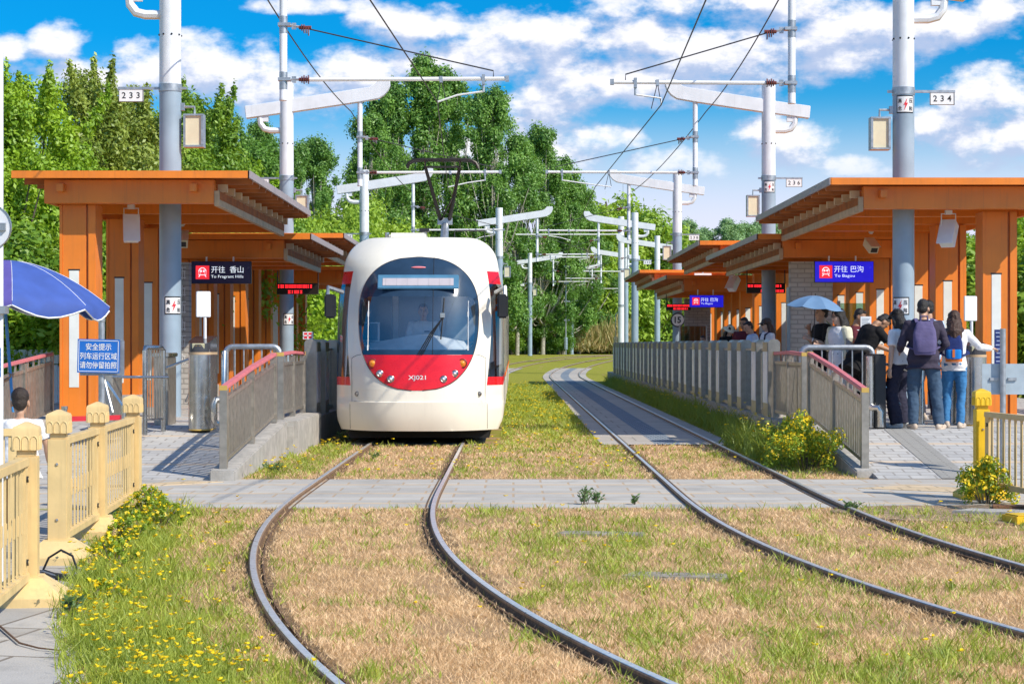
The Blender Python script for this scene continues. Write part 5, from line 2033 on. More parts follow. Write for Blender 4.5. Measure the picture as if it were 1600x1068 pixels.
# ------------------------------------------------------------------ umbrellas
def canopy(mb, R, h, n, mat_fn, drop=0.0, scallop=0.0, thick=0.004, edge_mat=None, valance=0.0):
    """ribbed canopy around the origin; panels sag between ribs"""
    sub, rad = 6, 9
    for k in range(n):
        vs, fs = [], []
        for j in range(rad + 1):
            q = j / rad
            for i in range(sub + 1):
                a = 2 * PI * (k + i / sub) / n
                m = math.sin(PI * i / sub)
                rr_ = R * q * (1 - 0.07 * m * q)
                z = h * (1 - q ** 1.9) - 0.02 * m * q
                vs.append((rr_ * math.cos(a), rr_ * math.sin(a), z))
        if valance:
            for i in range(sub + 1):
                a = 2 * PI * (k + i / sub) / n
                m = math.sin(PI * i / sub)
                rr_ = R * (1 - 0.07 * m) * 0.995
                vs.append((rr_ * math.cos(a), rr_ * math.sin(a), -valance * (0.35 + 0.65 * m) - 0.02 * m))
        rows = rad + 1 + (1 if valance else 0)
        for j in range(rows - 1):
            for i in range(sub):
                b = j * (sub + 1) + i
                fs.append((b, b + sub + 1, b + sub + 2, b + 1))
        mb.add(vs, fs, mat_fn(k))
        if edge_mat:
            mb.tube([vs[(rows - 1) * (sub + 1) + i] for i in range(sub + 1)], 0.008, edge_mat, 4, False)
            mb.tube([vs[j * (sub + 1)] for j in range(1, rad + 1)], 0.0025, edge_mat, 4, False)


PARB = M('parasol_blue', (0.045, 0.095, 0.36), 0.8, var=0.1)
PARV = M('parasol_violet', (0.105, 0.085, 0.34), 0.75, var=0.1)
Yp = 17.2
ax = WX(12, Yp)
t = thing('parasol', 'large blue parasol with white piping at the left edge above the child', 'parasol', (ax, Yp, WZ(469, Yp)), 0)
mb = MB()
canopy(mb, 0.90, 0.36, 8, lambda k: PARV if k in (5,) else PARB, edge_mat=SIGNW, valance=0.11)
cp = mb.build('canopy', t, angle=70)
cp.rotation_euler = (0.025, 0.06, 0.30)
mb = MB()
A = lambda r_, a_, z_: Vector((r_ * math.cos(a_), r_ * math.sin(a_), z_))
a0 = 2 * PI * 5.5 / 8


def on_can(q, a):
    return A(0.9 * q * (1 - 0.07 * math.sin(PI * ((a / (2 * PI) * 8) % 1)) * q) + 0.008, a, 0.36 * (1 - q ** 1.9) - 0.02 * q + 0.008)


for body, q, h in (('Co., Ltd.', 0.90, 0.035), ('5', 0.60, 0.14), ('公司', 0.79, 0.05)):
    vs, fs = text_mesh(body, 0.03)
    x0, x1 = min(v.x for v in vs), max(v.x for v in vs)
    y0, y1 = min(v.y for v in vs), max(v.y for v in vs)
    s_ = h / (y1 - y0)
    out = []
    for v in vs:
        lx, ly = (v.x - (x0 + x1) / 2) * s_, (v.y - (y0 + y1) / 2) * s_
        q_ = q - ly / 0.9
        out.append(on_can(q_, a0 + lx / (0.9 * q_)))
    mb.add(out, fs, SIGNW)
tx = mb.build('lettering', cp)
mb = MB()
mb.tube([(0, 0, 0.34), (-0.02, 0, -0.1), (0.05, 0.0, -1.0)], 0.014, M('parasol_pole', (0.06, 0.28, 0.62), 0.35), 10)
mb.build('pole', t)
UMB = M('umbrella_blue_grey', (0.13, 0.24, 0.40), 0.6, var=0.06)
Yu = 29.5
t = thing('umbrella', 'blue grey umbrella held over the man in black among the queue', 'umbrella', (WX(1274, Yu), Yu, WZ(481, Yu)), 0)
mb = MB()
canopy(mb, 0.47, 0.19, 8, lambda k: UMB)
cu = mb.build('canopy', t, angle=70)
cu.rotation_euler = (0.05, 0.10, 0.2)
mb = MB()
mb.tube([(0, 0, 0.22), (-0.03, -0.02, -0.62)], 0.007, BLACK, 7)
for k in range(8):
    a = 2 * PI * k / 8 + 0.2
    mb.tube([(0, 0, 0.13), (0.44 * math.cos(a), 0.44 * math.sin(a), -0.012 - 0.06 * math.cos(a))], 0.003, GALV, 4)
mb.build('shaft', t)

# white pillar fences far off
t = thing('pillar_fence', 'white capped pillar fence far behind the outer left railing', 'fence', (-11.0, 38, 0))
mb = MB()
for k in range(8):
    x = WX(2 + k * 17.0 - 17, 38) + 11
    mb.bb(x - 0.08, x + 0.08, -0.08, 0.08, 0, 1.18, WHITE)
    mb.bb(x - 0.10, x + 0.10, -0.10, 0.10, 1.2, 1.48, WHITE)
mb.build('pillars', t, bevel=0.03)
mb = MB()
mb.bb(WX(-15, 38) + 11, WX(120, 38) + 11, -0.02, 0.02, 0.55, 0.65, WHITE)
mb.build('rail', t)
t = thing('low_fence', 'low row of pale stakes along the far curve in front of the trees', 'fence', (0, 0, 0))
mb = MB()
SK = M('pale_stake', (0.62, 0.52, 0.34), 0.7)
for k in range(26):
    px = 800 + k * 6.8
    Yk = 172 + k * 0.6
    x = WX(px, Yk)
    mb.bb(x - 0.06, x + 0.06, Yk, Yk + 0.1, 0.65, 1.32 + 0.1 * (k % 2), SK)
mb.bb(WX(795, 175), WX(985, 175), 180, 180.05, 1.0, 1.06, SK)
mb.build('stakes', t)

# ------------------------------------------------------------------ people
def remesh_build(mb, name, parent, mat, voxel=0.011, it=4, wrinkle=0.0, seed=0.0, wscale=9.0):
    """fuse overlapping closed shapes into one continuous surface"""
    me = bpy.data.meshes.new('tmp')
    me.from_pydata(mb.v, [], mb.f)
    o = bpy.data.objects.new('tmp', me)
    COL.objects.link(o)
    md = o.modifiers.new('r', 'REMESH')
    md.mode = 'VOXEL'
    md.voxel_size = voxel
    sm = o.modifiers.new('s', 'SMOOTH')
    sm.iterations = it
    sm.factor = 0.5
    dg = bpy.context.evaluated_depsgraph_get()
    m2 = bpy.data.meshes.new_from_object(o.evaluated_get(dg))
    bpy.data.objects.remove(o)
    bpy.data.meshes.remove(me)
    m2.name = name
    if wrinkle:
        n = len(m2.vertices)
        nr = np.empty(n * 3)
        co = np.empty(n * 3)
        m2.vertices.foreach_get('co', co)
        m2.vertex_normals.foreach_get('vector', nr)
        co, nr = co.reshape(-1, 3), nr.reshape(-1, 3)
        d = np.array([noise.noise((p[0] * wscale + seed, p[1] * wscale, p[2] * wscale * 0.8)) + 0.6 * noise.noise((p[0] * wscale * 2.2, p[1] * wscale * 2.2 + seed, p[2] * wscale * 3.0)) for p in co])
        co += nr * d[:, None] * wrinkle
        m2.vertices.foreach_set('co', co.ravel())
    m2.materials.clear()
    m2.materials.append(mat)
    m2.polygons.foreach_set('material_index', [0] * len(m2.polygons))
    m2.polygons.foreach_set('use_smooth', [True] * len(m2.polygons))
    m2.update()
    ob = bpy.data.objects.new(name, m2)
    COL.objects.link(ob)
    ob.parent = parent
    return ob


SKIN = M('skin', (0.50, 0.29, 0.19), 0.5, var=0.06, scale=14)
SKIN_P = M('skin_pale', (0.62, 0.40, 0.29), 0.5, var=0.05, scale=14)
SKIN_D = M('skin_tan', (0.36, 0.19, 0.11), 0.5, var=0.06, scale=14)
HAIR = M('hair_black', (0.014, 0.011, 0.010), 0.45, var=0.4, scale=60, bump=0.6, bscale=120)
HAIR_B = M('hair_brown', (0.055, 0.024, 0.014), 0.45, var=0.4, scale=60, bump=0.6, bscale=90)
LIP = M('lip', (0.42, 0.14, 0.11), 0.45)


def cloth(nm, c, **k):
    return M('cloth_' + nm, c, 0.85, var=0.10, scale=7, bump=0.25, bscale=25, spec=0.2, **k)


C_BLACK = cloth('black', (0.014, 0.013, 0.014))
C_NAVY = cloth('navy', (0.035, 0.035, 0.062))
C_JACKET = cloth('dark_jacket', (0.050, 0.042, 0.066))
C_WHITE = cloth('white', (0.78, 0.78, 0.80))
C_CREAM = cloth('cream', (0.74, 0.70, 0.52))
C_DENIM = cloth('denim', (0.055, 0.095, 0.155))
C_DENIM2 = cloth('bright_denim', (0.055, 0.20, 0.42))
C_MAROON = cloth('maroon', (0.10, 0.02, 0.03))
C_LBLUE = cloth('light_blue', (0.45, 0.60, 0.80))
C_GREY = cloth('grey', (0.42, 0.45, 0.47))
SHOE_W = M('shoe_white', (0.66, 0.66, 0.66), 0.6, dirt=0.2)
SHOE_B = M('shoe_beige', (0.55, 0.45, 0.36), 0.6, dirt=0.3)


class Fig:
    """a figure in its own frame: faces -y, feet on z = 0, 1.72 m tall before scaling"""

    def __init__(s, label, X, Y, z, rz, h, lean=0.0, head=(0, 0, 0), arms=None, legs=None, skin=None, headk=1.0, wide=1.0, name='person', group=None):
        s.k = h / 1.72
        s.wide = wide
        s.t = thing(name, label, 'person', (X, Y, z), rz, group)
        s.t.scale = (s.k, s.k, s.k)
        s.skin = skin or SKIN
        s.R = Matrix.Rotation(-lean, 3, 'X') if False else Matrix.Rotation(lean, 3, 'X')
        s.piv = Vector((0, 0, 0.95))
        s.hk = headk
        s.hR = s.R @ Euler(head).to_matrix()
        arms = arms or {}
        legs = legs or {}
        s.seed = hash(label) % 97 * 0.37
        s.seed = (sum(map(ord, label)) % 97) * 0.37
        s.arm = {}
        for q in (-1, 1):
            sh = s.T((q * 0.175 * wide, 0.01, 1.395))
            ud, fd = arms.get(q, ((q * 0.22, 0.05, -1), (q * 0.1, -0.15, -1)))
            u = Vector(ud).normalized()
            f = Vector(fd).normalized()
            el = sh + u * 0.285
            wr = el + f * 0.245
            s.arm[q] = (sh, el, wr, f)
        s.leg = {}
        for q in (-1, 1):
            hp = Vector((q * 0.088 * wide, 0.0, 0.91))
            foot, fdir = legs.get(q, ((q * 0.10, 0.0), (q * 0.15, -1)))
            an = Vector((foot[0], foot[1], 0.085))
            mid = (hp + an) / 2
            d = (an - hp).length
            lim = 0.845
            bend = math.sqrt(max(0, (lim / 2) ** 2 - (d / 2) ** 2))
            kn = mid + Vector((q * 0.012, -bend, 0.02))
            s.leg[q] = (hp, kn, an, Vector((fdir[0], fdir[1], 0)).normalized())

    def T(s, p):
        return s.piv + s.R @ (Vector(p) - s.piv)

    def HT(s, p):
        """head frame: origin at the neck top, z up, face at -y"""
        return s.T((0, -0.005, 1.475)) + s.hR @ (Vector(p) * s.hk)

    def torso(s, mb, rows, inf=0.0):
        rs = []
        for z, rx, ry, yo in rows:
            rs.append([s.T(((rx * s.wide + inf) * math.copysign(abs(math.cos(a)) ** 0.85, math.cos(a)), yo + (ry + inf) * math.copysign(abs(math.sin(a)) ** 0.85, math.sin(a)), z)) for a in [2 * PI * k / 22 for k in range(22)]])
        mb.rings(rs, None)

    TORSO = [(0.86, 0.145, 0.10, 0.0), (0.92, 0.165, 0.115, 0.005), (1.0, 0.155, 0.108, 0.0), (1.09, 0.140, 0.095, -0.005), (1.18, 0.148, 0.10, -0.005), (1.27, 0.165, 0.112, 0.0),
             (1.35, 0.170, 0.105, 0.005), (1.405, 0.150, 0.085, 0.01), (1.44, 0.085, 0.065, 0.01), (1.46, 0.055, 0.055, 0.008)]

    def body(s, grip=None):
        mb = MB()
        s.torso(mb, s.TORSO)
        mb.tube([s.T((0, 0.01, 1.42)), s.HT((0, 0.02, 0.03)), s.HT((0, 0.01, 0.09))], [0.056, 0.052, 0.05], None, 14)
        # head: skull, face, jaw, nose, ears
        R = s.hR
        k = s.hk
        mb.ell(s.HT((0, 0.005, 0.155)), (0.074 * k, 0.092 * k, 0.093 * k), None, 20, 14, R)
        mb.ell(s.HT((0, -0.022, 0.10)), (0.063 * k, 0.072 * k, 0.092 * k), None, 18, 12, R)
        mb.ell(s.HT((0, -0.052, 0.035)), (0.036 * k, 0.036 * k, 0.03 * k), None, 12, 8, R)
        mb.tube([s.HT((0, -0.088, 0.14)), s.HT((0, -0.106, 0.095)), s.HT((0, -0.085, 0.085))], [0.009 * k, 0.015 * k, 0.012 * k], None, 8)
        for q in (-1, 1):
            mb.ell(s.HT((q * 0.075, 0.008, 0.115)), (0.011 * k, 0.02 * k, 0.032 * k), None, 8, 8, R)
            mb.ell(s.HT((q * 0.033, -0.075, 0.152)), (0.028 * k, 0.016 * k, 0.009 * k), None, 8, 6, R)
        for q in (-1, 1):
            sh, el, wr, f = s.arm[q]
            mb.tube([s.T((q * 0.10, 0.01, 1.38)), sh, sh.lerp(el, 0.5), el, el.lerp(wr, 0.35), wr], [0.05, 0.054, 0.045, 0.038, 0.039, 0.026], None, 12)
            s.hand(mb, q, el, wr, f, (grip or {}).get(q, 0.35))
            hp, kn, an, fd = s.leg[q]
            mb.tube([hp + Vector((0, 0, 0.04)), hp.lerp(kn, 0.4), kn, kn.lerp(an, 0.35), an, an - Vector((0, 0, 0.04))], [0.085, 0.078, 0.054, 0.055, 0.036, 0.036], None, 14)
            mb.tube([an + Vector((0, 0, -0.045)) - fd * 0.05, an + Vector((0, 0, -0.05)) + fd * 0.09, an + Vector((0, 0, -0.06)) + fd * 0.16], [0.034, 0.034, 0.02], None, 10)
        remesh_build(mb, 'body', s.t, s.skin, 0.0085, 2)

    def hand(s, mb, q, el, wr, f, curl):
        """palm, four unequal bent fingers and a thumb off the side of the palm"""
        side = Vector((0, -1, 0)) if abs(f.y) < 0.75 else Vector((-q * 0.3, 0, 1))
        side = (side - f * side.dot(f)).normalized()        # towards the thumb
        pn = f.cross(side) * q                               # palm looks this way
        # make sure the palm looks inwards
        if pn.dot(Vector((-q, 0, 0))) < 0 and abs(pn.x) > 0.3:
            pn = -pn
        R = Matrix((side, pn, f)).transposed()
        mb.ell(wr + f * 0.048, (0.041, 0.017, 0.055), None, 12, 10, R)
        for i, ln in enumerate((0.072, 0.08, 0.074, 0.058)):
            b = wr + f * 0.088 + side * (0.029 - 0.0195 * i)
            c1 = (f * math.cos(curl) + pn * math.sin(curl)).normalized()
            c2 = (f * math.cos(curl * 2.2) + pn * math.sin(curl * 2.2)).normalized()
            c3 = (f * math.cos(curl * 3.2) + pn * math.sin(curl * 3.2)).normalized()
            mb.tube([b - f * 0.02, b, b + c1 * ln * 0.45, b + c1 * ln * 0.45 + c2 * ln * 0.32, b + c1 * ln * 0.45 + c2 * ln * 0.32 + c3 * ln * 0.26], [0.0095, 0.0095, 0.009, 0.0085, 0.007], None, 7)
        b = wr + f * 0.03 + side * 0.03
        d = (f * 0.7 + side * 0.75 + pn * 0.45).normalized()
        mb.tube([b - side * 0.015, b + d * 0.028, b + d * 0.05 + f * 0.012, b + d * 0.058 + f * 0.034], [0.014, 0.0125, 0.0105, 0.008], None, 7)

    def face(s):
        for q in (-1, 1):
            m_ = MB()
            m_.ell(s.HT((q * 0.031, -0.0795, 0.133)), (0.0135 * s.hk, 0.008 * s.hk, 0.0075 * s.hk), BLACK, 10, 6, s.hR)
            m_.build('eye', s.t)
            m_ = MB()
            m_.ell(s.HT((q * 0.033, -0.086, 0.153)), (0.020 * s.hk, 0.006 * s.hk, 0.0042 * s.hk), HAIR, 10, 6, s.hR)
            m_.build('eyebrow', s.t)
        m_ = MB()
        m_.ell(s.HT((0, -0.0875, 0.058)), (0.021 * s.hk, 0.007 * s.hk, 0.0075 * s.hk), LIP, 12, 6, s.hR)
        m_.build('mouth', s.t)

    def hair(s, style='short', mat=None, length=1.25):
        mat = mat or HAIR
        mb = MB()
        k = s.hk
        if style == 'short':
            mb.ell(s.HT((0, 0.022, 0.178)), (0.079 * k, 0.089 * k, 0.085 * k), None, 18, 12, s.hR)
            mb.ell(s.HT((0, 0.050, 0.125)), (0.068 * k, 0.056 * k, 0.072 * k), None, 16, 10, s.hR)
            mb.ell(s.HT((0, -0.045, 0.222)), (0.055 * k, 0.04 * k, 0.024 * k), None, 14, 8, s.hR)
            remesh_build(mb, 'hair', s.t, mat, 0.009, 2, 0.004, s.seed, 40)
            return
        mb.ell(s.HT((0, 0.022, 0.176)), (0.086 * k, 0.096 * k, 0.090 * k), None, 18, 12, s.hR)
        mb.ell(s.HT((0, 0.052, 0.11)), (0.082 * k, 0.064 * k, 0.10 * k), None, 16, 10, s.hR)
        for q in (-1, 1):
            mb.ell(s.HT((q * 0.052, -0.03, 0.185)), (0.038 * k, 0.055 * k, 0.055 * k), None, 12, 8, s.hR)
            mb.tube([s.HT((q * 0.078, 0.0, 0.14)), s.HT((q * 0.082, 0.02, 0.06)), s.T((q * 0.085, 0.03, length + 0.08))], [0.025, 0.032, 0.018], None, 10)
        if style == 'long':
            mb.tube([s.HT((0, 0.06, 0.10)), s.HT((0, 0.085, 0.0)), s.T((0, 0.12, 1.40)), s.T((0, 0.135, length))], [0.075, 0.085, 0.08, 0.03], None, 14)
            remesh_build(mb, 'hair', s.t, mat, 0.011, 3, 0.005, s.seed, 26)
        else:
            mb.tube([s.HT((0, 0.06, 0.10)), s.HT((0, 0.08, 0.0)), s.T((0.0, 0.125, 1.40)), s.T((0.0, 0.14, length))], [0.09, 0.115, 0.12, 0.07], None, 14)
            for i in range(46):
                a = random.uniform(0.15 * PI, 0.85 * PI) if i % 4 else random.uniform(-0.1, PI + 0.1)
                f = random.random()
                p = s.HT((0, 0.06, 0.14)).lerp(s.T((0, 0.13, length)), f)
                r_ = 0.085 + 0.035 * math.sin(PI * f)
                mb.ell(p + Vector((math.cos(a) * r_, abs(math.sin(a)) * r_ * 0.75, random.uniform(-0.02, 0.02))), (0.026, 0.024, 0.034), None, 7, 6)
            remesh_build(mb, 'hair', s.t, mat, 0.009, 1, 0.008, s.seed, 35)

    def top(s, mat, sleeve=1.0, hem=0.86, inf=0.018, wr=0.006, name='shirt', hemw=0.03, open_front=False):
        mb = MB()
        rows = [r for r in s.TORSO if r[0] >= hem - 0.001]
        rows = [(r[0], r[1], r[2], r[3]) for r in rows]
        if hem < rows[0][0] - 0.01:
            rows = [(hem, 0.16 + hemw, 0.115 + hemw * 0.6, 0.0)] + rows
        rows[-1] = (1.452, 0.052, 0.05, 0.012)
        s.torso(mb, rows, inf)
        for q in (-1, 1):
            sh, el, w, f = s.arm[q]
            pts = [s.T((q * 0.09, 0.01, 1.385)), sh, sh.lerp(el, 0.5)]
            rs = [0.062, 0.07, 0.061]
            if sleeve > 0.6:
                pts += [el, el.lerp(w, 0.5), el.lerp(w, 0.97)]
                rs += [0.056, 0.053, 0.042]
            else:
                pts[-1] = sh.lerp(el, 0.75)
                rs[-1] = 0.066
            mb.tube(pts, rs, None, 14)
        return remesh_build(mb, name, s.t, mat, 0.0115, 3, wr, s.seed, 8)

    def trousers(s, mat, flare=0.0, wr=0.005, name='trousers', top_z=1.0):
        mb = MB()
        s.torso(mb, [(0.84, 0.11, 0.085, 0), (0.88, 0.155, 0.108, 0.002), (0.93, 0.172, 0.122, 0.008), (top_z, 0.158, 0.11, 0.0)], 0.01)
        for q in (-1, 1):
            hp, kn, an, fd = s.leg[q]
            mb.tube([hp + Vector((0, 0.01, 0.03)), hp.lerp(kn, 0.45), kn, kn.lerp(an, 0.5), an.lerp(kn, 0.02) - Vector((0, 0, 0.03))], [0.096, 0.092 + flare * 0.5, 0.070 + flare, 0.064 + flare, 0.058 + flare], None, 16)
        return remesh_build(mb, name, s.t, mat, 0.0115, 3, wr, s.seed + 5, 10)

    def shoes(s, mat):
        for q in (-1, 1):
            hp, kn, an, fd = s.leg[q]
            g = Vector((an.x, an.y, 0))
            sd = Vector((-fd.y, fd.x, 0))
            mb = MB()
            for c, r in ((-0.045, 0.04), (0.02, 0.043), (0.09, 0.047), (0.145, 0.042)):
                mb.ell(g + fd * c + Vector((0, 0, 0.042)), (0.05, r, 0.045 if c < 0.1 else 0.036), None, 12, 8, Matrix((fd, sd, Vector((0, 0, 1)))).transposed())
            mb.tube([g + Vector((0, 0, 0.05)), g + Vector((0, 0, 0.11)) - fd * 0.005], [0.05, 0.046], None, 12)
            mb.ell(g + fd * 0.05 + Vector((0, 0, 0.014)), (0.145, 0.05, 0.015), None, 14, 6, Matrix((fd, sd, Vector((0, 0, 1)))).transposed())
            remesh_build(mb, 'shoe', s.t, mat, 0.009, 2)

    def cap(s, mat, brim=True, bucket=False):
        mb = MB()
        k = s.hk
        rs = []
        for j in range(7):
            a = PI / 2 * j / 6
            rs.append([s.HT((0.092 * math.cos(a) * math.cos(2 * PI * i / 20), 0.012 + 0.104 * math.cos(a) * math.sin(2 * PI * i / 20), 0.178 + 0.085 * math.sin(a))) for i in range(20)])
        mb.rings(rs, mat)
        if bucket:
            rr_ = [[s.HT((r_ * math.cos(2 * PI * i / 24), 0.012 + r_ * 1.08 * math.sin(2 * PI * i / 24), z)) for i in range(24)] for r_, z in ((0.092, 0.186), (0.165, 0.145), (0.167, 0.138), (0.092, 0.172))]
            mb.rings(rr_, mat)
        elif brim:
            n = 10
            a_ = [s.HT((0.083 * math.cos(PI + PI * i / n), -0.055 + 0.04 * math.sin(PI + PI * i / n), 0.182)) for i in range(n + 1)]
            b_ = [s.HT((0.088 * math.cos(PI + PI * i / n), -0.06 + 0.125 * math.sin(PI + PI * i / n), 0.165 - 0.02 * math.sin(PI * i / n))) for i in range(n + 1)]
            lo = [p - Vector((0, 0, 0.006)) for p in a_ + b_]
            m = n + 1
            vs = a_ + b_ + lo
            fs = []
            for i in range(n):
                fs.append((i, i + 1, m + i + 1, m + i))
                fs.append((2 * m + i, 3 * m + i, 3 * m + i + 1, 2 * m + i + 1))
                fs.append((m + i, m + i + 1, 3 * m + i + 1, 3 * m + i))
            mb.add(vs, fs, mat)
        mb.build('hat', s.t, angle=60)


def down(q, out=0.2, fwd=0.0, bend=0.15):
    return ((q * out, -fwd, -1), (q * out * 0.4, -fwd - bend, -1))


# --- the queue at the right gate
f = Fig('man in dark jacket and jeans wearing a purple backpack, back turned', WX(1443, 26.2), 26.2, 0.42, PI - 0.12, 1.77, lean=0.09, head=(0.12, 0, -0.25),
        arms={-1: ((-0.34, 0.08, -1), (0.25, -1, -0.25)), 1: ((0.32, 0.1, -1), (0.0, -1, -0.35))}, legs={-1: ((-0.20, 0.08), (-0.5, -1)), 1: ((0.13, -0.02), (0.3, -1))}, wide=1.14)
f.body(); f.hair('short'); f.top(C_JACKET, 1.0, 0.80, 0.03, 0.014, 'jacket', 0.03); f.trousers(C_DENIM, 0.012, 0.012); f.shoes(SHOE_B)
BP = f
f = Fig('woman in black cap, white tee and loose dark trousers, left of the purple backpack', WX(1406, 26.7), 26.7, 0.42, -PI / 2 - 0.75, 1.64, lean=0.04, head=(0.12, 0, -0.35),
        arms={-1: ((-0.25, -0.15, -1), (-0.1, -0.35, -1)), 1: ((0.3, 0.1, -1), (0.1, -0.05, -1))}, legs={-1: ((-0.10, 0.02), (-0.2, -1)), 1: ((0.11, 0.02), (0.2, -1))}, skin=SKIN_P)
f.body(); f.face(); f.hair('long', HAIR, 1.28); f.cap(C_BLACK); f.top(C_WHITE, 0.4, 0.92, 0.026); f.trousers(C_NAVY, 0.035, 0.014); f.shoes(SHOE_W)
f = Fig('woman with curly brown hair, white blouse and jeans reaching to the ticket machine', WX(1491, 26.7), 26.7, 0.42, PI - 0.25, 1.62, lean=0.04, head=(0.1, 0, 0.1),
        arms={-1: ((-0.75, -0.35, -0.8), (-0.9, -1.0, -0.12)), 1: ((0.35, 0.05, -1), (0.0, -0.9, -0.5))}, legs={-1: ((-0.09, 0.03), (-0.3, -1)), 1: ((0.11, -0.03), (0.3, -1))}, skin=SKIN_P)
f.body(); f.hair('curly', HAIR_B, 1.24); f.top(C_WHITE, 1.0, 0.84, 0.024, 0.008, 'blouse', 0.0); f.trousers(C_DENIM2, 0.0, 0.010); f.shoes(SHOE_B)
BB = f
f = Fig('stooping man in a loose black shirt bending over the ticket machine', WX(1342, 28.3), 28.3, 0.42, PI / 2 + 0.25, 1.76, lean=0.5, head=(0.7, 0, 0.1),
        arms={-1: ((-0.1, -0.75, -0.85), (0.15, -0.9, -0.5)), 1: ((0.12, -0.7, -0.9), (-0.1, -0.95, -0.35))}, skin=SKIN_D, wide=1.12)
f.body(); f.face(); f.hair('short'); f.top(C_BLACK, 0.45, 0.72, 0.045, 0.010, 'shirt', 0.05); f.trousers(C_BLACK, 0.02); f.shoes(SHOE_W)
f = Fig('woman in a pale tee and cream cardigan with long dark hair, behind the pipe railing', WX(1311, 29.3), 29.3, 0.42, -PI / 2 + 0.45, 1.70, lean=0.0, head=(0.06, 0, -0.25),
        arms={-1: ((-0.2, -0.1, -1), (0.2, -0.9, 0.15)), 1: ((0.2, 0.05, -1), (0.1, -0.3, -1))}, skin=SKIN_P, wide=1.08)
f.body(); f.face(); f.hair('long', HAIR, 1.22); f.top(C_GREY if False else C_WHITE, 0.45, 0.78, 0.026, 0.007, 'tee', 0.03)
mb = MB()
for q in (-1, 1):
    sh, el, w, d = f.arm[q]
    mb.tube([f.T((q * 0.09, 0.02, 1.40)), sh, sh.lerp(el, 0.5), el, el.lerp(w, 0.6 if q > 0 else 0.1)], [0.07, 0.085, 0.078, 0.072, 0.066], None, 12)
rs = []
for z, rx, ry in ((0.72, 0.23, 0.16), (0.95, 0.21, 0.15), (1.2, 0.195, 0.14), (1.38, 0.18, 0.115), (1.44, 0.10, 0.08)):
    outer = [f.T((rx * math.cos(a), 0.015 + ry * math.sin(a), z)) for a in np.linspace(-0.5, PI + 0.5, 15)]
    inner = [f.T(((rx - 0.025) * math.cos(a), 0.015 + (ry - 0.025) * math.sin(a), z)) for a in np.linspace(PI + 0.5, -0.5, 15)]
    rs.append(outer + inner)
mb.rings(rs, None)
remesh_build(mb, 'cardigan', f.t, C_CREAM, 0.0115, 2, 0.008, 3.0, 8)
f.trousers(C_WHITE, 0.03); f.shoes(SHOE_W)
mb = MB()
for q in (-1, 1):
    mb.tube([f.HT((q * 0.034 + 0.024 * math.cos(a), -0.098, 0.132 + 0.022 * math.sin(a))) for a in np.linspace(0, 2 * PI, 13)], 0.0028, BLACK, 5, False)
    mb.tube([f.HT((q * 0.058, -0.096, 0.134)), f.HT((q * 0.082, -0.01, 0.13))], 0.0025, BLACK, 5)
mb.build('glasses', f.t)
mb = MB()
for i in range(14):
    a = random.uniform(-PI * 0.85, -PI * 0.15)
    z = random.uniform(0.98, 1.34)
    mb.ell(f.T((0.188 * math.cos(a), 0.0 + 0.134 * math.sin(a), z)), (0.014, 0.010, 0.011), DARK if i % 3 else C_LBLUE, 7, 5)
mb.build('print', f.t)
f = Fig('man in a black tee holding the blue grey umbrella', WX(1284, 29.8), 29.8, 0.42, -PI / 2 + 0.3, 1.76, lean=0.0, head=(-0.02, 0, -0.2),
        arms={-1: ((-0.3, -0.22, -1), (0.30, -0.30, 0.95)), 1: ((0.25, -0.2, -1), (-0.25, -0.85, 0.35))})
f.body({-1: 0.8, 1: 0.6}); f.face(); f.hair('short'); f.top(C_BLACK, 0.5, 0.82, 0.024); f.trousers(C_BLACK); f.shoes(SHOE_W)
mb = MB()
sh, el, w, d = f.arm[1]
mb.tube([w - d * 0.03, w - d * 0.012], 0.031, SIGNW, 12)
mb.build('watch', f.t)
f = Fig('man in a maroon top with striped collar looking down, right of the umbrella', WX(1336, 31.3), 31.3, 0.42, PI / 2 - 0.5, 1.74, lean=0.06, head=(0.3, 0, 0.0),
        arms={-1: ((-0.2, -0.3, -1), (0.2, -1, -0.1)), 1: ((0.2, -0.3, -1), (-0.2, -1, -0.1))}, skin=SKIN_D)
f.body(); f.face(); f.hair('short'); f.top(C_MAROON, 1.0, 0.84, 0.022); f.trousers(C_NAVY); f.shoes(SHOE_W)
mb = MB()
for k in range(4):
    f.torso(mb, [(1.24 + k * 0.045, 0.185, 0.128, 0), (1.255 + k * 0.045, 0.186, 0.128, 0)])
remesh_build(mb, 'stripe', f.t, C_WHITE, 0.006, 1)
f = Fig('tall man with short black hair and light blue collar partly behind the near right column', WX(1451, 29.6), 29.6, 0.42, PI + 0.3, 1.83, lean=0.02, head=(0.08, 0, 0.1), skin=SKIN)
f.body(); f.hair('short'); f.top(C_LBLUE, 0.5, 0.86, 0.02); f.trousers(C_NAVY); f.shoes(SHOE_B)

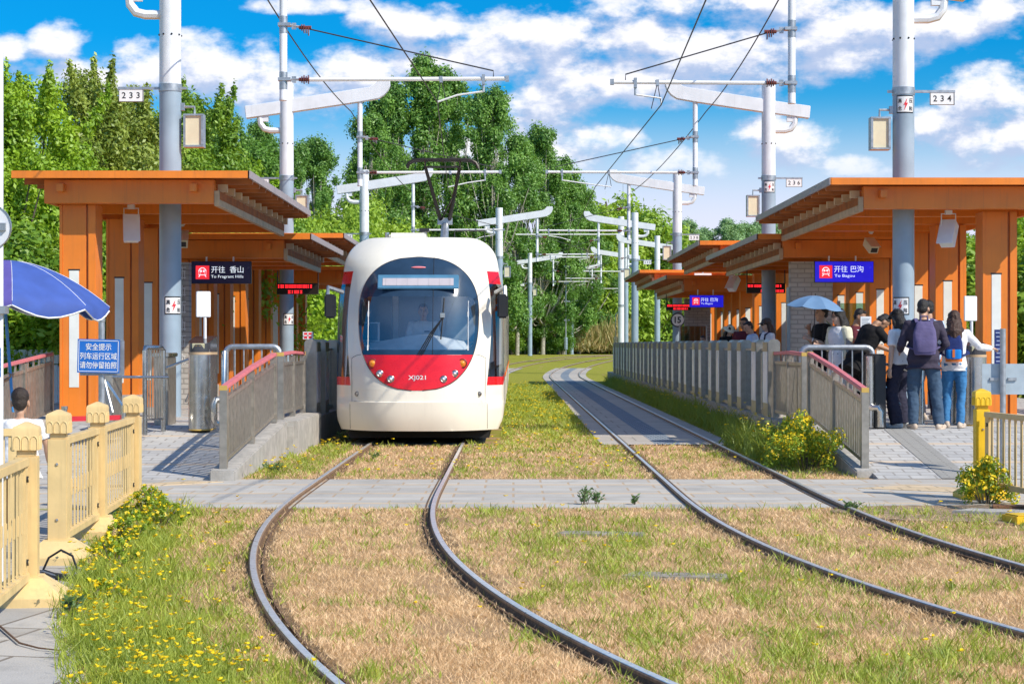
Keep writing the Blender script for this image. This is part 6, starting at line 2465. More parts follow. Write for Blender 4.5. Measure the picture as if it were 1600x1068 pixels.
# --- people waiting behind the barrier
f = Fig('man in dark maroon jacket facing the track behind the barrier', WX(1164, 39.0), 39.0, 0.42, -0.5, 1.70, lean=0.05, head=(0.1, 0, -0.2), skin=SKIN_D, wide=1.1)
f.body(); f.face(); f.hair('short'); f.top(C_MAROON, 1.0, 0.84, 0.03); f.trousers(C_BLACK); f.shoes(SHOE_W)
f = Fig('woman in grey cap and sunglasses with white top behind the barrier', WX(1199, 37.2), 37.2, 0.42, -PI / 2 + 0.35, 1.66, lean=0.02, head=(0.08, 0, -0.1), skin=SKIN_P)
f.body(); f.face(); f.hair('long', HAIR_B, 1.22); f.cap(M('cap_grey', (0.06, 0.055, 0.055), 0.8)); f.top(C_WHITE, 0.4, 0.84, 0.02); f.trousers(C_NAVY); f.shoes(SHOE_W)
mb = MB()
for q in (-1, 1):
    mb.ell(f.HT((q * 0.034, -0.094, 0.132)), (0.027, 0.012, 0.02), BLACK, 10, 7, f.hR)
    mb.tube([f.HT((q * 0.058, -0.09, 0.136)), f.HT((q * 0.082, -0.01, 0.132))], 0.003, BLACK, 5)
mb.build('sunglasses', f.t)
mb = MB()
for q in (-1, 1):
    mb.tube([f.T((q * 0.10, -0.13, 1.20)), f.T((q * 0.11, -0.10, 1.40)), f.T((q * 0.105, 0.02, 1.455)), f.T((q * 0.10, 0.12, 1.38)), f.T((q * 0.09, 0.14, 1.1))], 0.018, C_NAVY, 8)
mb.build('shoulder_strap', f.t)
f = Fig('person in a light blue shirt between the maroon jacket and the grey cap', WX(1181, 38.2), 38.2, 0.42, -PI / 2 - 0.3, 1.63, lean=0.2, head=(0.2, 0, 0.5), skin=SKIN)
f.body(); f.face(); f.hair('short'); f.top(C_LBLUE, 0.5, 0.84, 0.025); f.trousers(C_NAVY); f.shoes(SHOE_W)
f = Fig('person in a pale sun hat and dark top far along the barrier', WX(1136, 43.0), 43.0, 0.42, 0.5, 1.60, lean=0.12, head=(0.35, 0, 0), skin=SKIN_P)
f.body(); f.face(); f.hair('long', HAIR, 1.3); f.cap(C_CREAM, bucket=True); f.top(C_BLACK, 0.5, 0.84, 0.02); f.trousers(C_BLACK); f.shoes(SHOE_W)
f = Fig('small dark haired child whose head just shows above the far barrier', WX(1098, 48.0), 48.0, 0.42, -0.4, 1.37, head=(0.1, 0, 0), skin=SKIN)
f.body(); f.face(); f.hair('short'); f.top(C_NAVY, 0.5, 0.84, 0.02); f.trousers(C_BLACK); f.shoes(SHOE_W)

# --- left edge
f = Fig('child in a white tee with red print seen from behind at the tan fence', WX(31, 15.9), 15.9, 0.012, PI + 0.12, 1.13, lean=0.03, head=(0.05, 0, 0.05), headk=1.42,
        arms={-1: ((-0.35, -0.1, -1), (-0.1, -0.3, -1)), 1: ((0.3, -0.1, -1), (0.0, -0.6, -0.8))}, wide=1.3)
f.body(); f.hair('short', M('hair_dark_brown', (0.03, 0.018, 0.012), 0.5, var=0.3, scale=60, bump=0.5, bscale=110)); f.top(C_WHITE, 0.45, 0.70, 0.034, 0.009, 'tee', 0.04); f.trousers(cloth('brown', (0.16, 0.06, 0.03)), 0.01); f.shoes(SHOE_W)
mb = MB()
RP = M('red_print', (0.55, 0.05, 0.10), 0.8)


def back_pt(x, z):
    return f.T((x, 0.152 + 0.004 - 0.9 * x * x, z))


rr = random.Random(5)
for k in range(10):
    x = -0.15 + 0.016 * k
    z = 1.33 + 0.02 * math.sin(k) - 0.006 * k
    for j in range(2):
        a = back_pt(x + rr.uniform(-0.008, 0.008), z + rr.uniform(-0.02, 0.02))
        b = back_pt(x + rr.uniform(-0.008, 0.014), z + rr.uniform(-0.025, 0.025))
        mb.tube([a, b], 0.006, RP, 5)
for k in range(26):
    x = -0.06 - 0.07 * rr.random()
    z = 1.12 + 0.16 * rr.random()
    a = back_pt(x, z)
    mb.tube([a, a + Vector((rr.uniform(-0.015, 0.015), 0, rr.uniform(-0.02, 0.02)))], 0.003, M('pink_print', (0.75, 0.40, 0.45), 0.8), 4)
mb.build('print', f.t)
# holder of the parasol: mostly outside the picture, the hand on the pole shows
ph = Vector((WX(14.5, 17.2), 17.2, WZ(577, 17.2)))
f = Fig('adult at the left edge gripping the blue parasol pole', ph.x - 0.42, 17.3, 0.012, PI, 1.72, arms={-1: ((-0.30, -0.15, -0.9), (-0.9, 0.12, 0.45)), 1: ((0.2, 0, -1), (0.1, -0.2, -1))}, skin=SKIN_D)
sh, el, w, d = f.arm[-1]
off = ph - Matrix.Rotation(PI, 3, 'Z') @ ((w + d * 0.07) * f.k)
f.t.location = (off.x, off.y + 0.02, 0.012)
f.body({-1: 0.95}); f.hair('short'); f.top(C_NAVY, 1.0, 0.84, 0.025); f.trousers(C_BLACK); f.shoes(SHOE_W)

# --- tram driver, seated behind the windscreen
f = Fig('tram driver in a white uniform shirt seated behind the windscreen', TX + 0.02, TY + 1.62, 0.86, 0.0, 1.72, head=(0.05, 0, 0.1),
        arms={-1: ((-0.25, -0.25, -1), (0.2, -1, -0.05)), 1: ((0.25, -0.25, -1), (-0.2, -1, -0.05))}, legs={-1: ((-0.14, -0.42), (0, -1)), 1: ((0.14, -0.42), (0, -1))}, wide=1.08)
f.t.location.z = 0.86 - 0.35
for q in (-1, 1):
    hp, kn, an, fd = f.leg[q]
    f.leg[q] = (hp, Vector((q * 0.12, -0.42, 0.93)), Vector((q * 0.12, -0.46, 0.52)), Vector((0, -1, 0)))
f.body(); f.face(); f.hair('short'); f.top(C_WHITE, 1.0, 0.86, 0.022)
f.trousers(C_NAVY)
mb = MB()
mb.box(f.T((0.07, -0.142, 1.28)), (0.09, 0.01, 0.025), C_NAVY)
mb.build('badge', f.t)


# --- rucksacks: things worn by two people of the queue
def rucksack(fig, label, mat, mat2, w, z0, z1, dep, strap, accent=None):
    t = thing('backpack', label, 'backpack', fig.t.location, fig.t.rotation_euler.z)
    t.scale = fig.t.scale
    mb = MB()
    rs = []
    yb = 0.135
    for f_ in np.linspace(0, 1, 9):
        z = z0 + (z1 - z0) * f_
        e = (1 - abs(2 * f_ - 0.8) ** 3 * 0.28) if f_ < 0.9 else 0.66
        d = dep * (1 - 0.55 * f_ ** 2)
        rs.append([fig.T((w / 2 * e * math.copysign(abs(math.cos(a)) ** 0.6, math.cos(a)), yb + d / 2 + d / 2 * math.copysign(abs(math.sin(a)) ** 0.6, math.sin(a)), z)) for a in [2 * PI * k / 24 for k in range(24)]])
    mb.rings(rs, None)
    remesh_build(mb, 'bag', t, mat, 0.011, 4, 0.006, 2.0, 9)
    mb = MB()
    zp0, zp1 = (z0 + 0.03, z0 + (z1 - z0) * 0.42)
    rs = []
    for z, k in ((zp0, 0.9), (zp0 + 0.02, 1.0), (zp1 - 0.02, 1.0), (zp1, 0.9)):
        rs.append([fig.T((w * 0.42 * k * math.copysign(abs(math.cos(a)) ** 0.6, math.cos(a)), yb + dep * 0.80 + 0.05 * k * math.copysign(abs(math.sin(a)) ** 0.6, math.sin(a)), z)) for a in [2 * PI * q / 20 for q in range(20)]])
    mb.rings(rs, mat2)
    mb.build('front_pocket', t)
    for q in (-1, 1):
        mb = MB()
        pts = [fig.T((q * w * 0.30, yb + 0.02, z1 - 0.02)), fig.T((q * 0.105, 0.09, 1.46)), fig.T((q * 0.125, -0.04, 1.45)), fig.T((q * 0.13, -0.145, 1.33)), fig.T((q * 0.15, -0.13, 1.18)), fig.T((q * 0.205, 0.0, 1.10)), fig.T((q * w * 0.42, yb + 0.02, z0 + 0.08))]
        for a, b in zip(pts, pts[1:]):
            mb.bar(a, b, 0.045, 0.018, strap)
        mb.build('strap', t)
    mb = MB()
    mb.tube([fig.T((-0.05, yb, z1 - 0.01)), fig.T((-0.04, yb, z1 + 0.07)), fig.T((0.04, yb, z1 + 0.07)), fig.T((0.05, yb, z1 - 0.01))], 0.012, strap, 7)
    mb.build('handle', t)
    if accent:
        mb = MB()
        mb.bar(fig.T((0, yb + dep * 0.80 + 0.056, zp0 + 0.02)), fig.T((0, yb + dep * 0.80 + 0.056, zp1 - 0.0)), 0.035, 0.008, accent)
        mb.build('accent_strip', t)
        mb = MB()
        rs = [[fig.T((w * 0.47 * math.copysign(abs(math.cos(a)) ** 0.6, math.cos(a)), yb + dep / 2 + dep * 0.52 * math.copysign(abs(math.sin(a)) ** 0.6, math.sin(a)), z)) for a in [2 * PI * q / 20 for q in range(20)]] for z in (z0 - 0.01, z0 + 0.04)]
        mb.rings(rs, accent)
        mb.build('accent_base', t)


rucksack(BP, 'dull purple backpack on the back of the man in jeans', cloth('purple', (0.11, 0.095, 0.20)), cloth('purple', (0.11, 0.095, 0.20)), 0.31, 0.97, 1.42, 0.16, cloth('purple', (0.1, 0.1, 0.2)))
rucksack(BB, 'small navy and bright blue backpack with orange stripe', cloth('deep_blue', (0.02, 0.035, 0.14)), cloth('bright_blue', (0.015, 0.22, 0.66)), 0.26, 0.98, 1.38, 0.14, cloth('deep_blue', (0, 0, 0)), M('accent_orange', (0.72, 0.18, 0.03), 0.6))

# ------------------------------------------------------------------ trees and bushes
LB = 1.5


def leaf_material(name, c0, c1, c2=None, trans=0.35):
    m = bpy.data.materials.new(name)
    m.use_nodes = True
    nt = m.node_tree
    nt.nodes.clear()
    at = new(nt, 'ShaderNodeAttribute', attribute_name='v')
    c = mixc(nt, at.outputs['Fac'], [x * LB for x in c0], [x * LB for x in c1])
    if c2:
        c = mixc(nt, sstep(nt, at.outputs['Fac'], 0.93, 0.97), c, c2)
    d = new(nt, 'ShaderNodeBsdfDiffuse')
    nt.links.new(c, d.inputs[0])
    tr = new(nt, 'ShaderNodeBsdfTranslucent')
    cc = mixc(nt, 0.45, c, (c1[0] * 1.6, c1[1] * 1.35, c1[2] * 0.5))
    nt.links.new(cc, tr.inputs[0])
    gl = new(nt, 'ShaderNodeBsdfGlossy')
    gl.inputs['Roughness'].default_value = 0.5
    gl.inputs[0].default_value = (0.7, 0.75, 0.7, 1)
    mx = new(nt, 'ShaderNodeMixShader')
    mx.inputs[0].default_value = trans
    nt.links.new(d.outputs[0], mx.inputs[1])
    nt.links.new(tr.outputs[0], mx.inputs[2])
    m2 = new(nt, 'ShaderNodeMixShader')
    m2.inputs[0].default_value = 0.05
    nt.links.new(mx.outputs[0], m2.inputs[1])
    nt.links.new(gl.outputs[0], m2.inputs[2])
    o = new(nt, 'ShaderNodeOutputMaterial')
    nt.links.new(m2.outputs[0], o.inputs[0])
    MATS[name] = m
    return m


LEAF = {
    'light': leaf_material('leaf_light', (0.085, 0.19, 0.010), (0.29, 0.43, 0.028)),
    'mid': leaf_material('leaf_mid', (0.055, 0.14, 0.012), (0.23, 0.35, 0.032)),
    'olive': leaf_material('leaf_olive', (0.085, 0.145, 0.018), (0.30, 0.36, 0.065)),
    'dark': leaf_material('leaf_dark', (0.03, 0.10, 0.016), (0.13, 0.26, 0.035)),
    'poplar': leaf_material('leaf_poplar', (0.045, 0.13, 0.025), (0.19, 0.34, 0.065)),
    'willow': leaf_material('leaf_willow', (0.13, 0.24, 0.02), (0.32, 0.44, 0.05)),
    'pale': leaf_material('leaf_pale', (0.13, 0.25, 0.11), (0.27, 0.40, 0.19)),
    'weed': leaf_material('leaf_weed', (0.07, 0.16, 0.012), (0.24, 0.38, 0.03)),
    'bushflower': leaf_material('leaf_bush', (0.08, 0.16, 0.012), (0.28, 0.38, 0.03)),
    'sprout': leaf_material('leaf_sprout', (0.04, 0.09, 0.03), (0.14, 0.22, 0.08)),
}
PETAL = leaf_material('yellow_petals', (0.52, 0.36, 0.007), (0.62, 0.50, 0.012), trans=0.2)
BARK = M('bark', (0.15, 0.12, 0.09), 0.95, var=0.4, scale=9, bump=0.8, bscale=30)
BARK_P = M('pale_bark', (0.36, 0.34, 0.29), 0.9, var=0.3, scale=6, bump=0.5, bscale=25)


def quads_mesh(name, C, A, B, V, mats, mi=None):
    """rhombic leaves: centre C, half axes A and B, per-leaf value V"""
    n = len(C)
    P = np.empty((n, 4, 3))
    P[:, 0], P[:, 1], P[:, 2], P[:, 3] = C - A, C + B, C + A, C - B
    me = bpy.data.meshes.new(name)
    me.vertices.add(n * 4)
    me.vertices.foreach_set('co', P.ravel())
    me.loops.add(n * 4)
    me.loops.foreach_set('vertex_index', np.arange(n * 4))
    me.polygons.add(n)
    me.polygons.foreach_set('loop_start', np.arange(n) * 4)
    me.polygons.foreach_set('loop_total', np.full(n, 4))
    at = me.attributes.new('v', 'FLOAT', 'FACE')
    at.data.foreach_set('value', np.clip(V, 0, 1))
    for m in mats:
        me.materials.append(m)
    if mi is not None:
        me.polygons.foreach_set('material_index', mi)
    me.update()
    me.validate()
    return me


def unit(a):
    return a / np.maximum(1e-9, np.linalg.norm(a, axis=1))[:, None]


def crown_mesh(name, blobs, n, ln, wd, mat, rng, droop=0.0, inner=0.35):
    bc = np.array([b[0] for b in blobs])
    br = np.array([b[1] for b in blobs])
    w = (br[:, 0] * br[:, 2]) ** 1.0
    i = rng.choice(len(blobs), n, p=w / w.sum())
    d = unit(rng.normal(size=(n, 3)))
    f = np.abs(rng.normal(0.78 - 0.2 * (0.3 - inner), 0.27, n))
    C = bc[i] + d * br[i] * f[:, None]
    nrm = unit(d + rng.normal(size=(n, 3)) * 0.65 + np.array([0, 0, 0.35]))
    a = rng.normal(size=(n, 3)) + np.array([0, 0, -droop * 3])
    a = unit(a - nrm * (a * nrm).sum(1)[:, None])
    b = np.cross(nrm, a)
    s = rng.uniform(0.65, 1.35, n)[:, None]
    bv = rng.random(len(blobs))
    V = 0.40 * rng.random(n) + 0.55 * bv[i] + 0.05 * f
    keep = C[:, 2] > 0.02
    return quads_mesh(name, C[keep], (a * ln * s)[keep], (b * wd * s)[keep], V[keep], [mat])


def trunk_builder(H, r, limbs, mat, rng, z_top=0.8):
    mb = MB()
    wob = [(rng.uniform(-0.02, 0.02) * H * k / 6, rng.uniform(-0.02, 0.02) * H * k / 6) for k in range(7)]
    pts = [Vector((wob[k][0], wob[k][1], H * z_top * k / 6)) for k in range(7)]
    mb.tube(pts, [r * (1 - 0.80 * k / 6) for k in range(7)], mat, 9)
    for (c, zr) in limbs:
        c = Vector(c)
        k = min(5, max(1, int(zr * 6)))
        p = pts[k]
        m = p.lerp(c, 0.5) + Vector((0, 0, -0.03 * H))
        r0 = r * (1 - 0.8 * k / 6) * 0.55
        mb.tube([p, m, c], [r0, r0 * 0.6, r0 * 0.22], mat, 6)
    return mb


PROTO = {}


def make_tree(kind, seed):
    rng = np.random.default_rng(seed)
    blobs, limbs = [], []
    if kind in ('broad', 'broad2'):
        H, R = 10.0, 2.7
        for k in range(62):
            f = rng.random() ** 0.85
            z = 0.8 + 8.6 * f
            rad = R * (0.55 + 0.55 * math.sin(PI * min(1, 0.16 + 0.80 * f))) * (1 - 0.40 * max(0, f - 0.6) / 0.4)
            a = rng.uniform(0, 2 * PI)
            q = rad * rng.uniform(0.15, 0.9)
            r = rng.uniform(0.4, 1.0) * (1 - 0.35 * f)
            blobs.append(((q * math.cos(a), q * math.sin(a), z), (r, r, r * rng.uniform(0.8, 1.5))))
        for k in range(6):      # shoots that stand out of the top
            a = rng.uniform(0, 2 * PI)
            q = rng.uniform(0.2, 2.1)
            h = rng.uniform(7.4, 9.7)
            for j in range(4):
                blobs.append(((q * math.cos(a) * (1 + 0.12 * j), q * math.sin(a) * (1 + 0.12 * j), h + 0.35 * j - 0.5), (0.26 - 0.05 * j, 0.26 - 0.05 * j, 0.30)))
        limbs = [(b[0], b[0][2] / 10 * 0.55) for b in blobs[:26]]
        return H, blobs, limbs, 60000, 0.074, 0.038, 0.17, BARK, 0.2
    if kind == 'poplar':
        H, R = 22.0, 4.6
        for k in range(105):
            f = rng.random() ** 0.8
            z = 2.5 + 19 * f
            rad = R * (0.55 + 0.5 * math.sin(PI * (0.15 + 0.75 * f))) * (1 - 0.6 * max(0, f - 0.6) / 0.4)
            a = rng.uniform(0, 2 * PI)
            q = rad * rng.uniform(0.1, 1.0)
            r = rng.uniform(0.35, 0.95)
            blobs.append(((q * math.cos(a), q * math.sin(a), z), (r, r, r * rng.uniform(0.9, 1.7))))
        limbs = [(b[0], max(0.15, b[0][2] / 22 * 0.72)) for b in blobs[:60]]
        return H, blobs, limbs, 46000, 0.125, 0.072, 0.26, BARK_P, 0.0
    if kind == 'willow':
        H, R = 12.0, 4.6
        for k in range(75):
            u = unit(rng.normal(size=(1, 3)))[0]
            u[2] = abs(u[2])
            q = rng.uniform(0.5, 0.95)
            z = 0.9 + 9.9 * u[2] * q
            r = rng.uniform(0.7, 1.25)
            blobs.append(((u[0] * R * q, u[1] * R * q, z), (r, r, r * 1.1)))
        for k in range(26):
            a = rng.uniform(0, 2 * PI)
            blobs.append(((R * 0.8 * math.cos(a), R * 0.8 * math.sin(a), rng.uniform(0.6, 4)), (1.1, 1.1, 1.4)))
        limbs = [(b[0], 0.3) for b in blobs[:16]]
        return H, blobs, limbs, 44000, 0.17, 0.07, 0.30, BARK, 0.2
    if kind == 'bush':
        H, R = 3.0, 1.6
        for k in range(32):
            a = rng.uniform(0, 2 * PI)
            q = R * rng.uniform(0, 0.8)
            z = rng.uniform(0.3, 2.5) * (1 - 0.25 * q / R)
            r = rng.uniform(0.3, 0.6)
            blobs.append(((q * math.cos(a), q * math.sin(a), z), (r, r, r)))
        limbs = [(b[0], 0.2) for b in blobs[:14]]
        return H, blobs, limbs, 26000, 0.052, 0.026, 0.05, BARK, 0.1


def tree(kind, leaf, X, Y, H, label, group, seed=0, wide=1.0, name='tree', zb=None):
    key = (kind, leaf, seed % 3)
    if key not in PROTO:
        h0, blobs, limbs, n, ln, wd, tr, bark, inner = make_tree(kind, 100 + 17 * (seed % 3) + len(kind))
        rng = np.random.default_rng(7 + seed % 3)
        me = crown_mesh('crown', blobs, n, ln, wd, LEAF[leaf], rng, inner=inner)
        tb = trunk_builder(h0, tr, limbs, bark, rng)
        to = tb.build('trunk', None, angle=80)
        tm = to.data
        bpy.data.objects.remove(to)
        PROTO[key] = (h0, me, tm)
    h0, me, tm = PROTO[key]
    t = thing(name, label, 'bush' if kind == 'bush' else 'tree', (X, Y, H_(Y) if zb is None else zb), (seed * 2.4) % (2 * PI), group)
    s = H / h0
    t.scale = (s * wide, s * wide, s)
    for nm, d in (('trunk', tm), ('crown', me)):
        o = bpy.data.objects.new(nm, d)
        COL.objects.link(o)
        o.parent = t
    return t


H_ = H
cnt = 0
rowL = [(2, 43, 7.6, 'broad', 'light', 1.0), (48, 46, 8.3, 'broad', 'light', .95), (105, 51, 7.0, 'broad', 'light', 1.1), (158, 57, 9.7, 'broad', 'olive', .95), (206, 60, 10.0, 'broad', 'olive', .9),
        (255, 66, 10.0, 'broad', 'mid', .95), (305, 71, 10.9, 'broad', 'mid', 1.0), (352, 78, 9.3, 'broad', 'light', 1.15), (398, 88, 11.2, 'broad', 'dark', 1.0), (430, 92, 9.6, 'willow', 'willow', .8),
        (470, 100, 11.2, 'willow', 'willow', .85), (505, 112, 10.2, 'willow', 'willow', .9), (545, 118, 10.6, 'willow', 'willow', .85), (490, 135, 15.5, 'poplar', 'poplar', 1.0), (350, 118, 16.0, 'poplar', 'poplar', .8), (405, 122, 15.2, 'poplar', 'poplar', .8), (455, 126, 14.4, 'poplar', 'poplar', .8), (525, 122, 12.4, 'willow', 'willow', .95), (575, 126, 11.8, 'willow', 'willow', .95), (615, 128, 11.0, 'willow', 'willow', .9), (425, 104, 10.0, 'willow', 'mid', 1.0), (660, 140, 10.5, 'willow', 'willow', .9), (720, 142, 9.5, 'willow', 'mid', .9)]
for k, (px, Y, h, kd, lf, wd) in enumerate(rowL):
    tree(kd, lf, WX(px, Y), Y, h, f'{ordn[k]} tree from the left edge in the leafy row behind the left platform', 'trees behind the left platform', k, wd)
for k, (px, Y, h, lf) in enumerate(((-15, 39, 4.2, 'light'), (35, 40, 4.4, 'mid'), (75, 42, 4.0, 'light'), (150, 45, 4.6, 'mid'), (205, 48, 4.6, 'light'), (262, 52, 5.0, 'light'), (300, 56, 5, 'light'), (335, 58, 5.2, 'light'), (375, 64, 5.4, 'light'), (120, 44, 4.0, 'olive'), (410, 72, 6, 'light'), (450, 80, 6, 'light'), (490, 84, 6, 'mid'))):
    tree('bush', lf, WX(px, Y), Y, h, f'{ordn[k]} leafy bush counted along the foot of the left tree row', 'bushes at the foot of the left trees', k, 1.15, 'bush')
rowP = [(575, 140, 17.5, 1.0), (612, 150, 21.5, .95), (660, 152, 23.5, 1.0), (706, 160, 23.0, .9), (770, 150, 21.0, .85), (808, 158, 18.0, .9), (848, 166, 19.5, .9), (880, 170, 17.5, 1.0), (905, 174, 15.5, 1.0), (735, 170, 17.0, 1.1), (632, 168, 17.5, 1.1)]
for k, (px, Y, h, wd) in enumerate(rowP):
    tree('poplar', 'poplar', WX(px, Y), Y, h, f'{ordn[k]} tall airy poplar from the left, rising beyond the tram', 'tall poplars beyond the tram', k, wd)
rowR = [(912, 182, 17.0, 'willow', 'willow', 1.05), (948, 184, 18.2, 'willow', 'willow', 1.05), (985, 186, 17.2, 'willow', 'willow', 1.1), (1025, 188, 15.2, 'willow', 'willow', 1.1), (1060, 190, 12.6, 'willow', 'mid', 1.1)]
for k, (px, Y, h, kd, lf, wd) in enumerate(rowR):
    tree(kd, lf, WX(px, Y), Y, h, f'{ordn[k]} rounded tree from the left beyond the far end of the right platform', 'rounded trees beyond the curve', k, wd)
for k, px in enumerate((560, 600, 645, 690, 735, 785, 822, 862, 900, 1040, 1075, 1110)):
    Y = 181 + (k % 3) * 4
    tree('broad', 'dark' if k % 3 else 'mid', WX(px, Y), Y, 8.5 + (k * 37 % 5) * 0.7, f'{ordn[k]} dark bushy tree from the left in the low belt along the curve', 'low belt of trees along the curve', k, 1.25)
for k, (px, Y, h) in enumerate(((798, 166, 7.0), (836, 169, 5.5), (872, 168, 6.5), (770, 163, 8.0), (735, 160, 8.5), (690, 160, 8.0), (645, 155, 8.5), (600, 150, 9.0))):
    tree('broad', 'mid' if k % 2 else 'dark', WX(px, Y), Y, h, f'{ordn[k]} green bush from the right in the undergrowth before the tall poplars', 'undergrowth before the tall poplars', k, 1.5, 'bush')
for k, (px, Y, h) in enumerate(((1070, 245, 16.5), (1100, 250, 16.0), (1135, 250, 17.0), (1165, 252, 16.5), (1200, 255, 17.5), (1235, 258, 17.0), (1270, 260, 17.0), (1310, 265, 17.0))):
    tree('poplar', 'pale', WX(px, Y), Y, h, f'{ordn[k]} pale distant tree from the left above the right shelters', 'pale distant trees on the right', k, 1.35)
for k, (px, Y, h, lf) in enumerate(((1245, 92, 6.0, 'mid'), (1300, 84, 6.0, 'light'), (1352, 74, 5.6, 'light'), (1395, 66, 5.2, 'light'), (1440, 60, 5.0, 'light'), (1490, 55, 4.8, 'mid'), (1535, 51, 4.9, 'light'), (1585, 47, 5.0, 'light'), (1635, 45, 5.2, 'mid'), (1690, 43, 5.0, 'light'))):
    tree('broad' if k % 2 else 'bush', lf, WX(px, Y), Y, h, f'{ordn[k]} leafy tree from the left behind the right shelters', 'trees behind the right platform', k, 1.3, 'tree' if k % 2 else 'bush')
# pale bare trunk showing between the right columns
mb = MB()
Yt = 43.5
mb.tube([(WX(1533, Yt), Yt, 0), (WX(1535, Yt), Yt, WZ(470, Yt)), (WX(1552, Yt), Yt, WZ(425, Yt)), (WX(1555, Yt), Yt, WZ(360, Yt))], [0.05, 0.04, 0.03, 0.015], BARK_P, 7)
o = thing('sapling', 'slim pale trunk visible between the two nearest right columns', 'tree', (0, 0, 0))
mb.build('trunk', o)


# reeds at the end of the curve
def reeds():
    rng = np.random.default_rng(5)
    n = 3000
    px = rng.uniform(888, 992, n)
    Y = rng.uniform(171, 177, n)
    h = rng.uniform(1.5, 4.6, n) * rng.uniform(0.6, 1.0, n)
    C = np.stack([(px - 802) * Y / FPX, Y, 0.68 + h * rng.uniform(0.3, 0.75, n)], 1)
    A = np.stack([rng.normal(0, 0.30, n), rng.normal(0, 0.2, n), h * 0.22], 1)
    B = np.stack([rng.uniform(0.02, 0.07, n), rng.normal(0, 0.02, n), np.zeros(n)], 1)
    me = quads_mesh('reeds', C, A, B, rng.random(n), [leaf_material('reed_leaf', (0.13, 0.16, 0.04), (0.42, 0.32, 0.15), trans=0.3)])
    o = bpy.data.objects.new('reeds', me)
    COL.objects.link(o)
    o['label'] = 'dry tan reeds at the far end of the curve'
    o['category'] = 'reeds'
    o['kind'] = 'stuff'


reeds()


# ------------------------------------------------------------------ flowering bushes and weeds
def flower_bush(X, Y, rx, ry, h, label, seed, nl=4200, nf=520, z=0.0, ls=0.022, sp_=0.72):
    rng = np.random.default_rng(seed)
    t = thing('flowering_bush', label, 'bush', (X, Y, z))
    blobs = []
    for k in range(44):
        a = rng.uniform(0, 2 * PI)
        q = rng.uniform(0, 1.0)
        hz = h * (1 - 0.5 * q * q) * rng.uniform(0.2, 0.95)
        r = rng.uniform(0.09, 0.17) * h / 0.7
        r *= sp_
        blobs.append(((rx * q * math.cos(a), ry * q * math.sin(a), hz), (r, r, r * 1.25)))
    me = crown_mesh('leaves', blobs, nl, ls, ls * 0.4, LEAF['bushflower'], rng)
    o = bpy.data.objects.new('leaves', me)
    COL.objects.link(o)
    o.parent = t
    bc = np.array([b[0] for b in blobs])
    br = np.array([b[1] for b in blobs])
    i = rng.integers(0, len(blobs), nf)
    d = unit(rng.normal(size=(nf, 3)) + np.array([0.2, -0.5, 0.9]))
    C = bc[i] + d * br[i] * 1.05
    nrm = unit(d + rng.normal(size=(nf, 3)) * 0.5)
    a = unit(np.cross(nrm, rng.normal(size=(nf, 3))))
    b = np.cross(nrm, a)
    s = rng.uniform(0.009, 0.018, nf)[:, None] * (1 + ls * 8)
    me = quads_mesh('flowers', C, a * s, b * s, rng.random(nf), [PETAL])
    o = bpy.data.objects.new('flowers', me)
    COL.objects.link(o)
    o.parent = t
    mb = MB()
    for k in range(24):
        c = Vector(blobs[k][0])
        mb.tube([(c.x * 0.3, c.y * 0.3, 0), c * 0.6 + Vector((0, 0, -0.02)), c], [0.006, 0.004, 0.002], BARK, 4)
    mb.build('stems', t)


flower_bush(WX(1258, 24.2), 24.1, 0.48, 0.75, 0.72, 'yellow flowering bush in front of the right ramp railing', 1, 5200, 1300)
flower_bush(WX(1225, 25.2), 25.2, 0.30, 0.8, 0.62, 'left part of the yellow flowering growth before the right railing', 8, 2600, 480)
flower_bush(WX(1540, 19.0), 18.95, 0.30, 0.25, 0.44, 'yellow flowering bush at the foot of the bright yellow fence post', 2, 2000, 620)
flower_bush(WX(232, 17.4), 17.4, 0.22, 0.45, 0.34, 'yellow flowered weeds at the foot of the last tan fence post', 3, 1500, 110, ls=0.017, sp_=0.45)
flower_bush(WX(258, 16.9), 16.7, 0.25, 0.5, 0.24, 'low flowering weeds spreading into the grass before the last tan post', 13, 1300, 70, ls=0.016, sp_=0.45)
flower_bush(WX(205, 15.4), 15.3, 0.20, 0.5, 0.26, 'flowering weeds beside the base of the post under the blue sign', 14, 1400, 90, ls=0.016, sp_=0.45)
flower_bush(WX(182, 13.9), 13.8, 0.22, 0.45, 0.22, 'flowering weeds in the grass right of the cable post base', 15, 1400, 80, ls=0.015, sp_=0.42)
flower_bush(WX(160, 11.9), 11.8, 0.2, 0.4, 0.15, 'low yellow flowering weeds at the pavement edge right of the nearest post', 16, 1200, 90, ls=0.013, sp_=0.4)


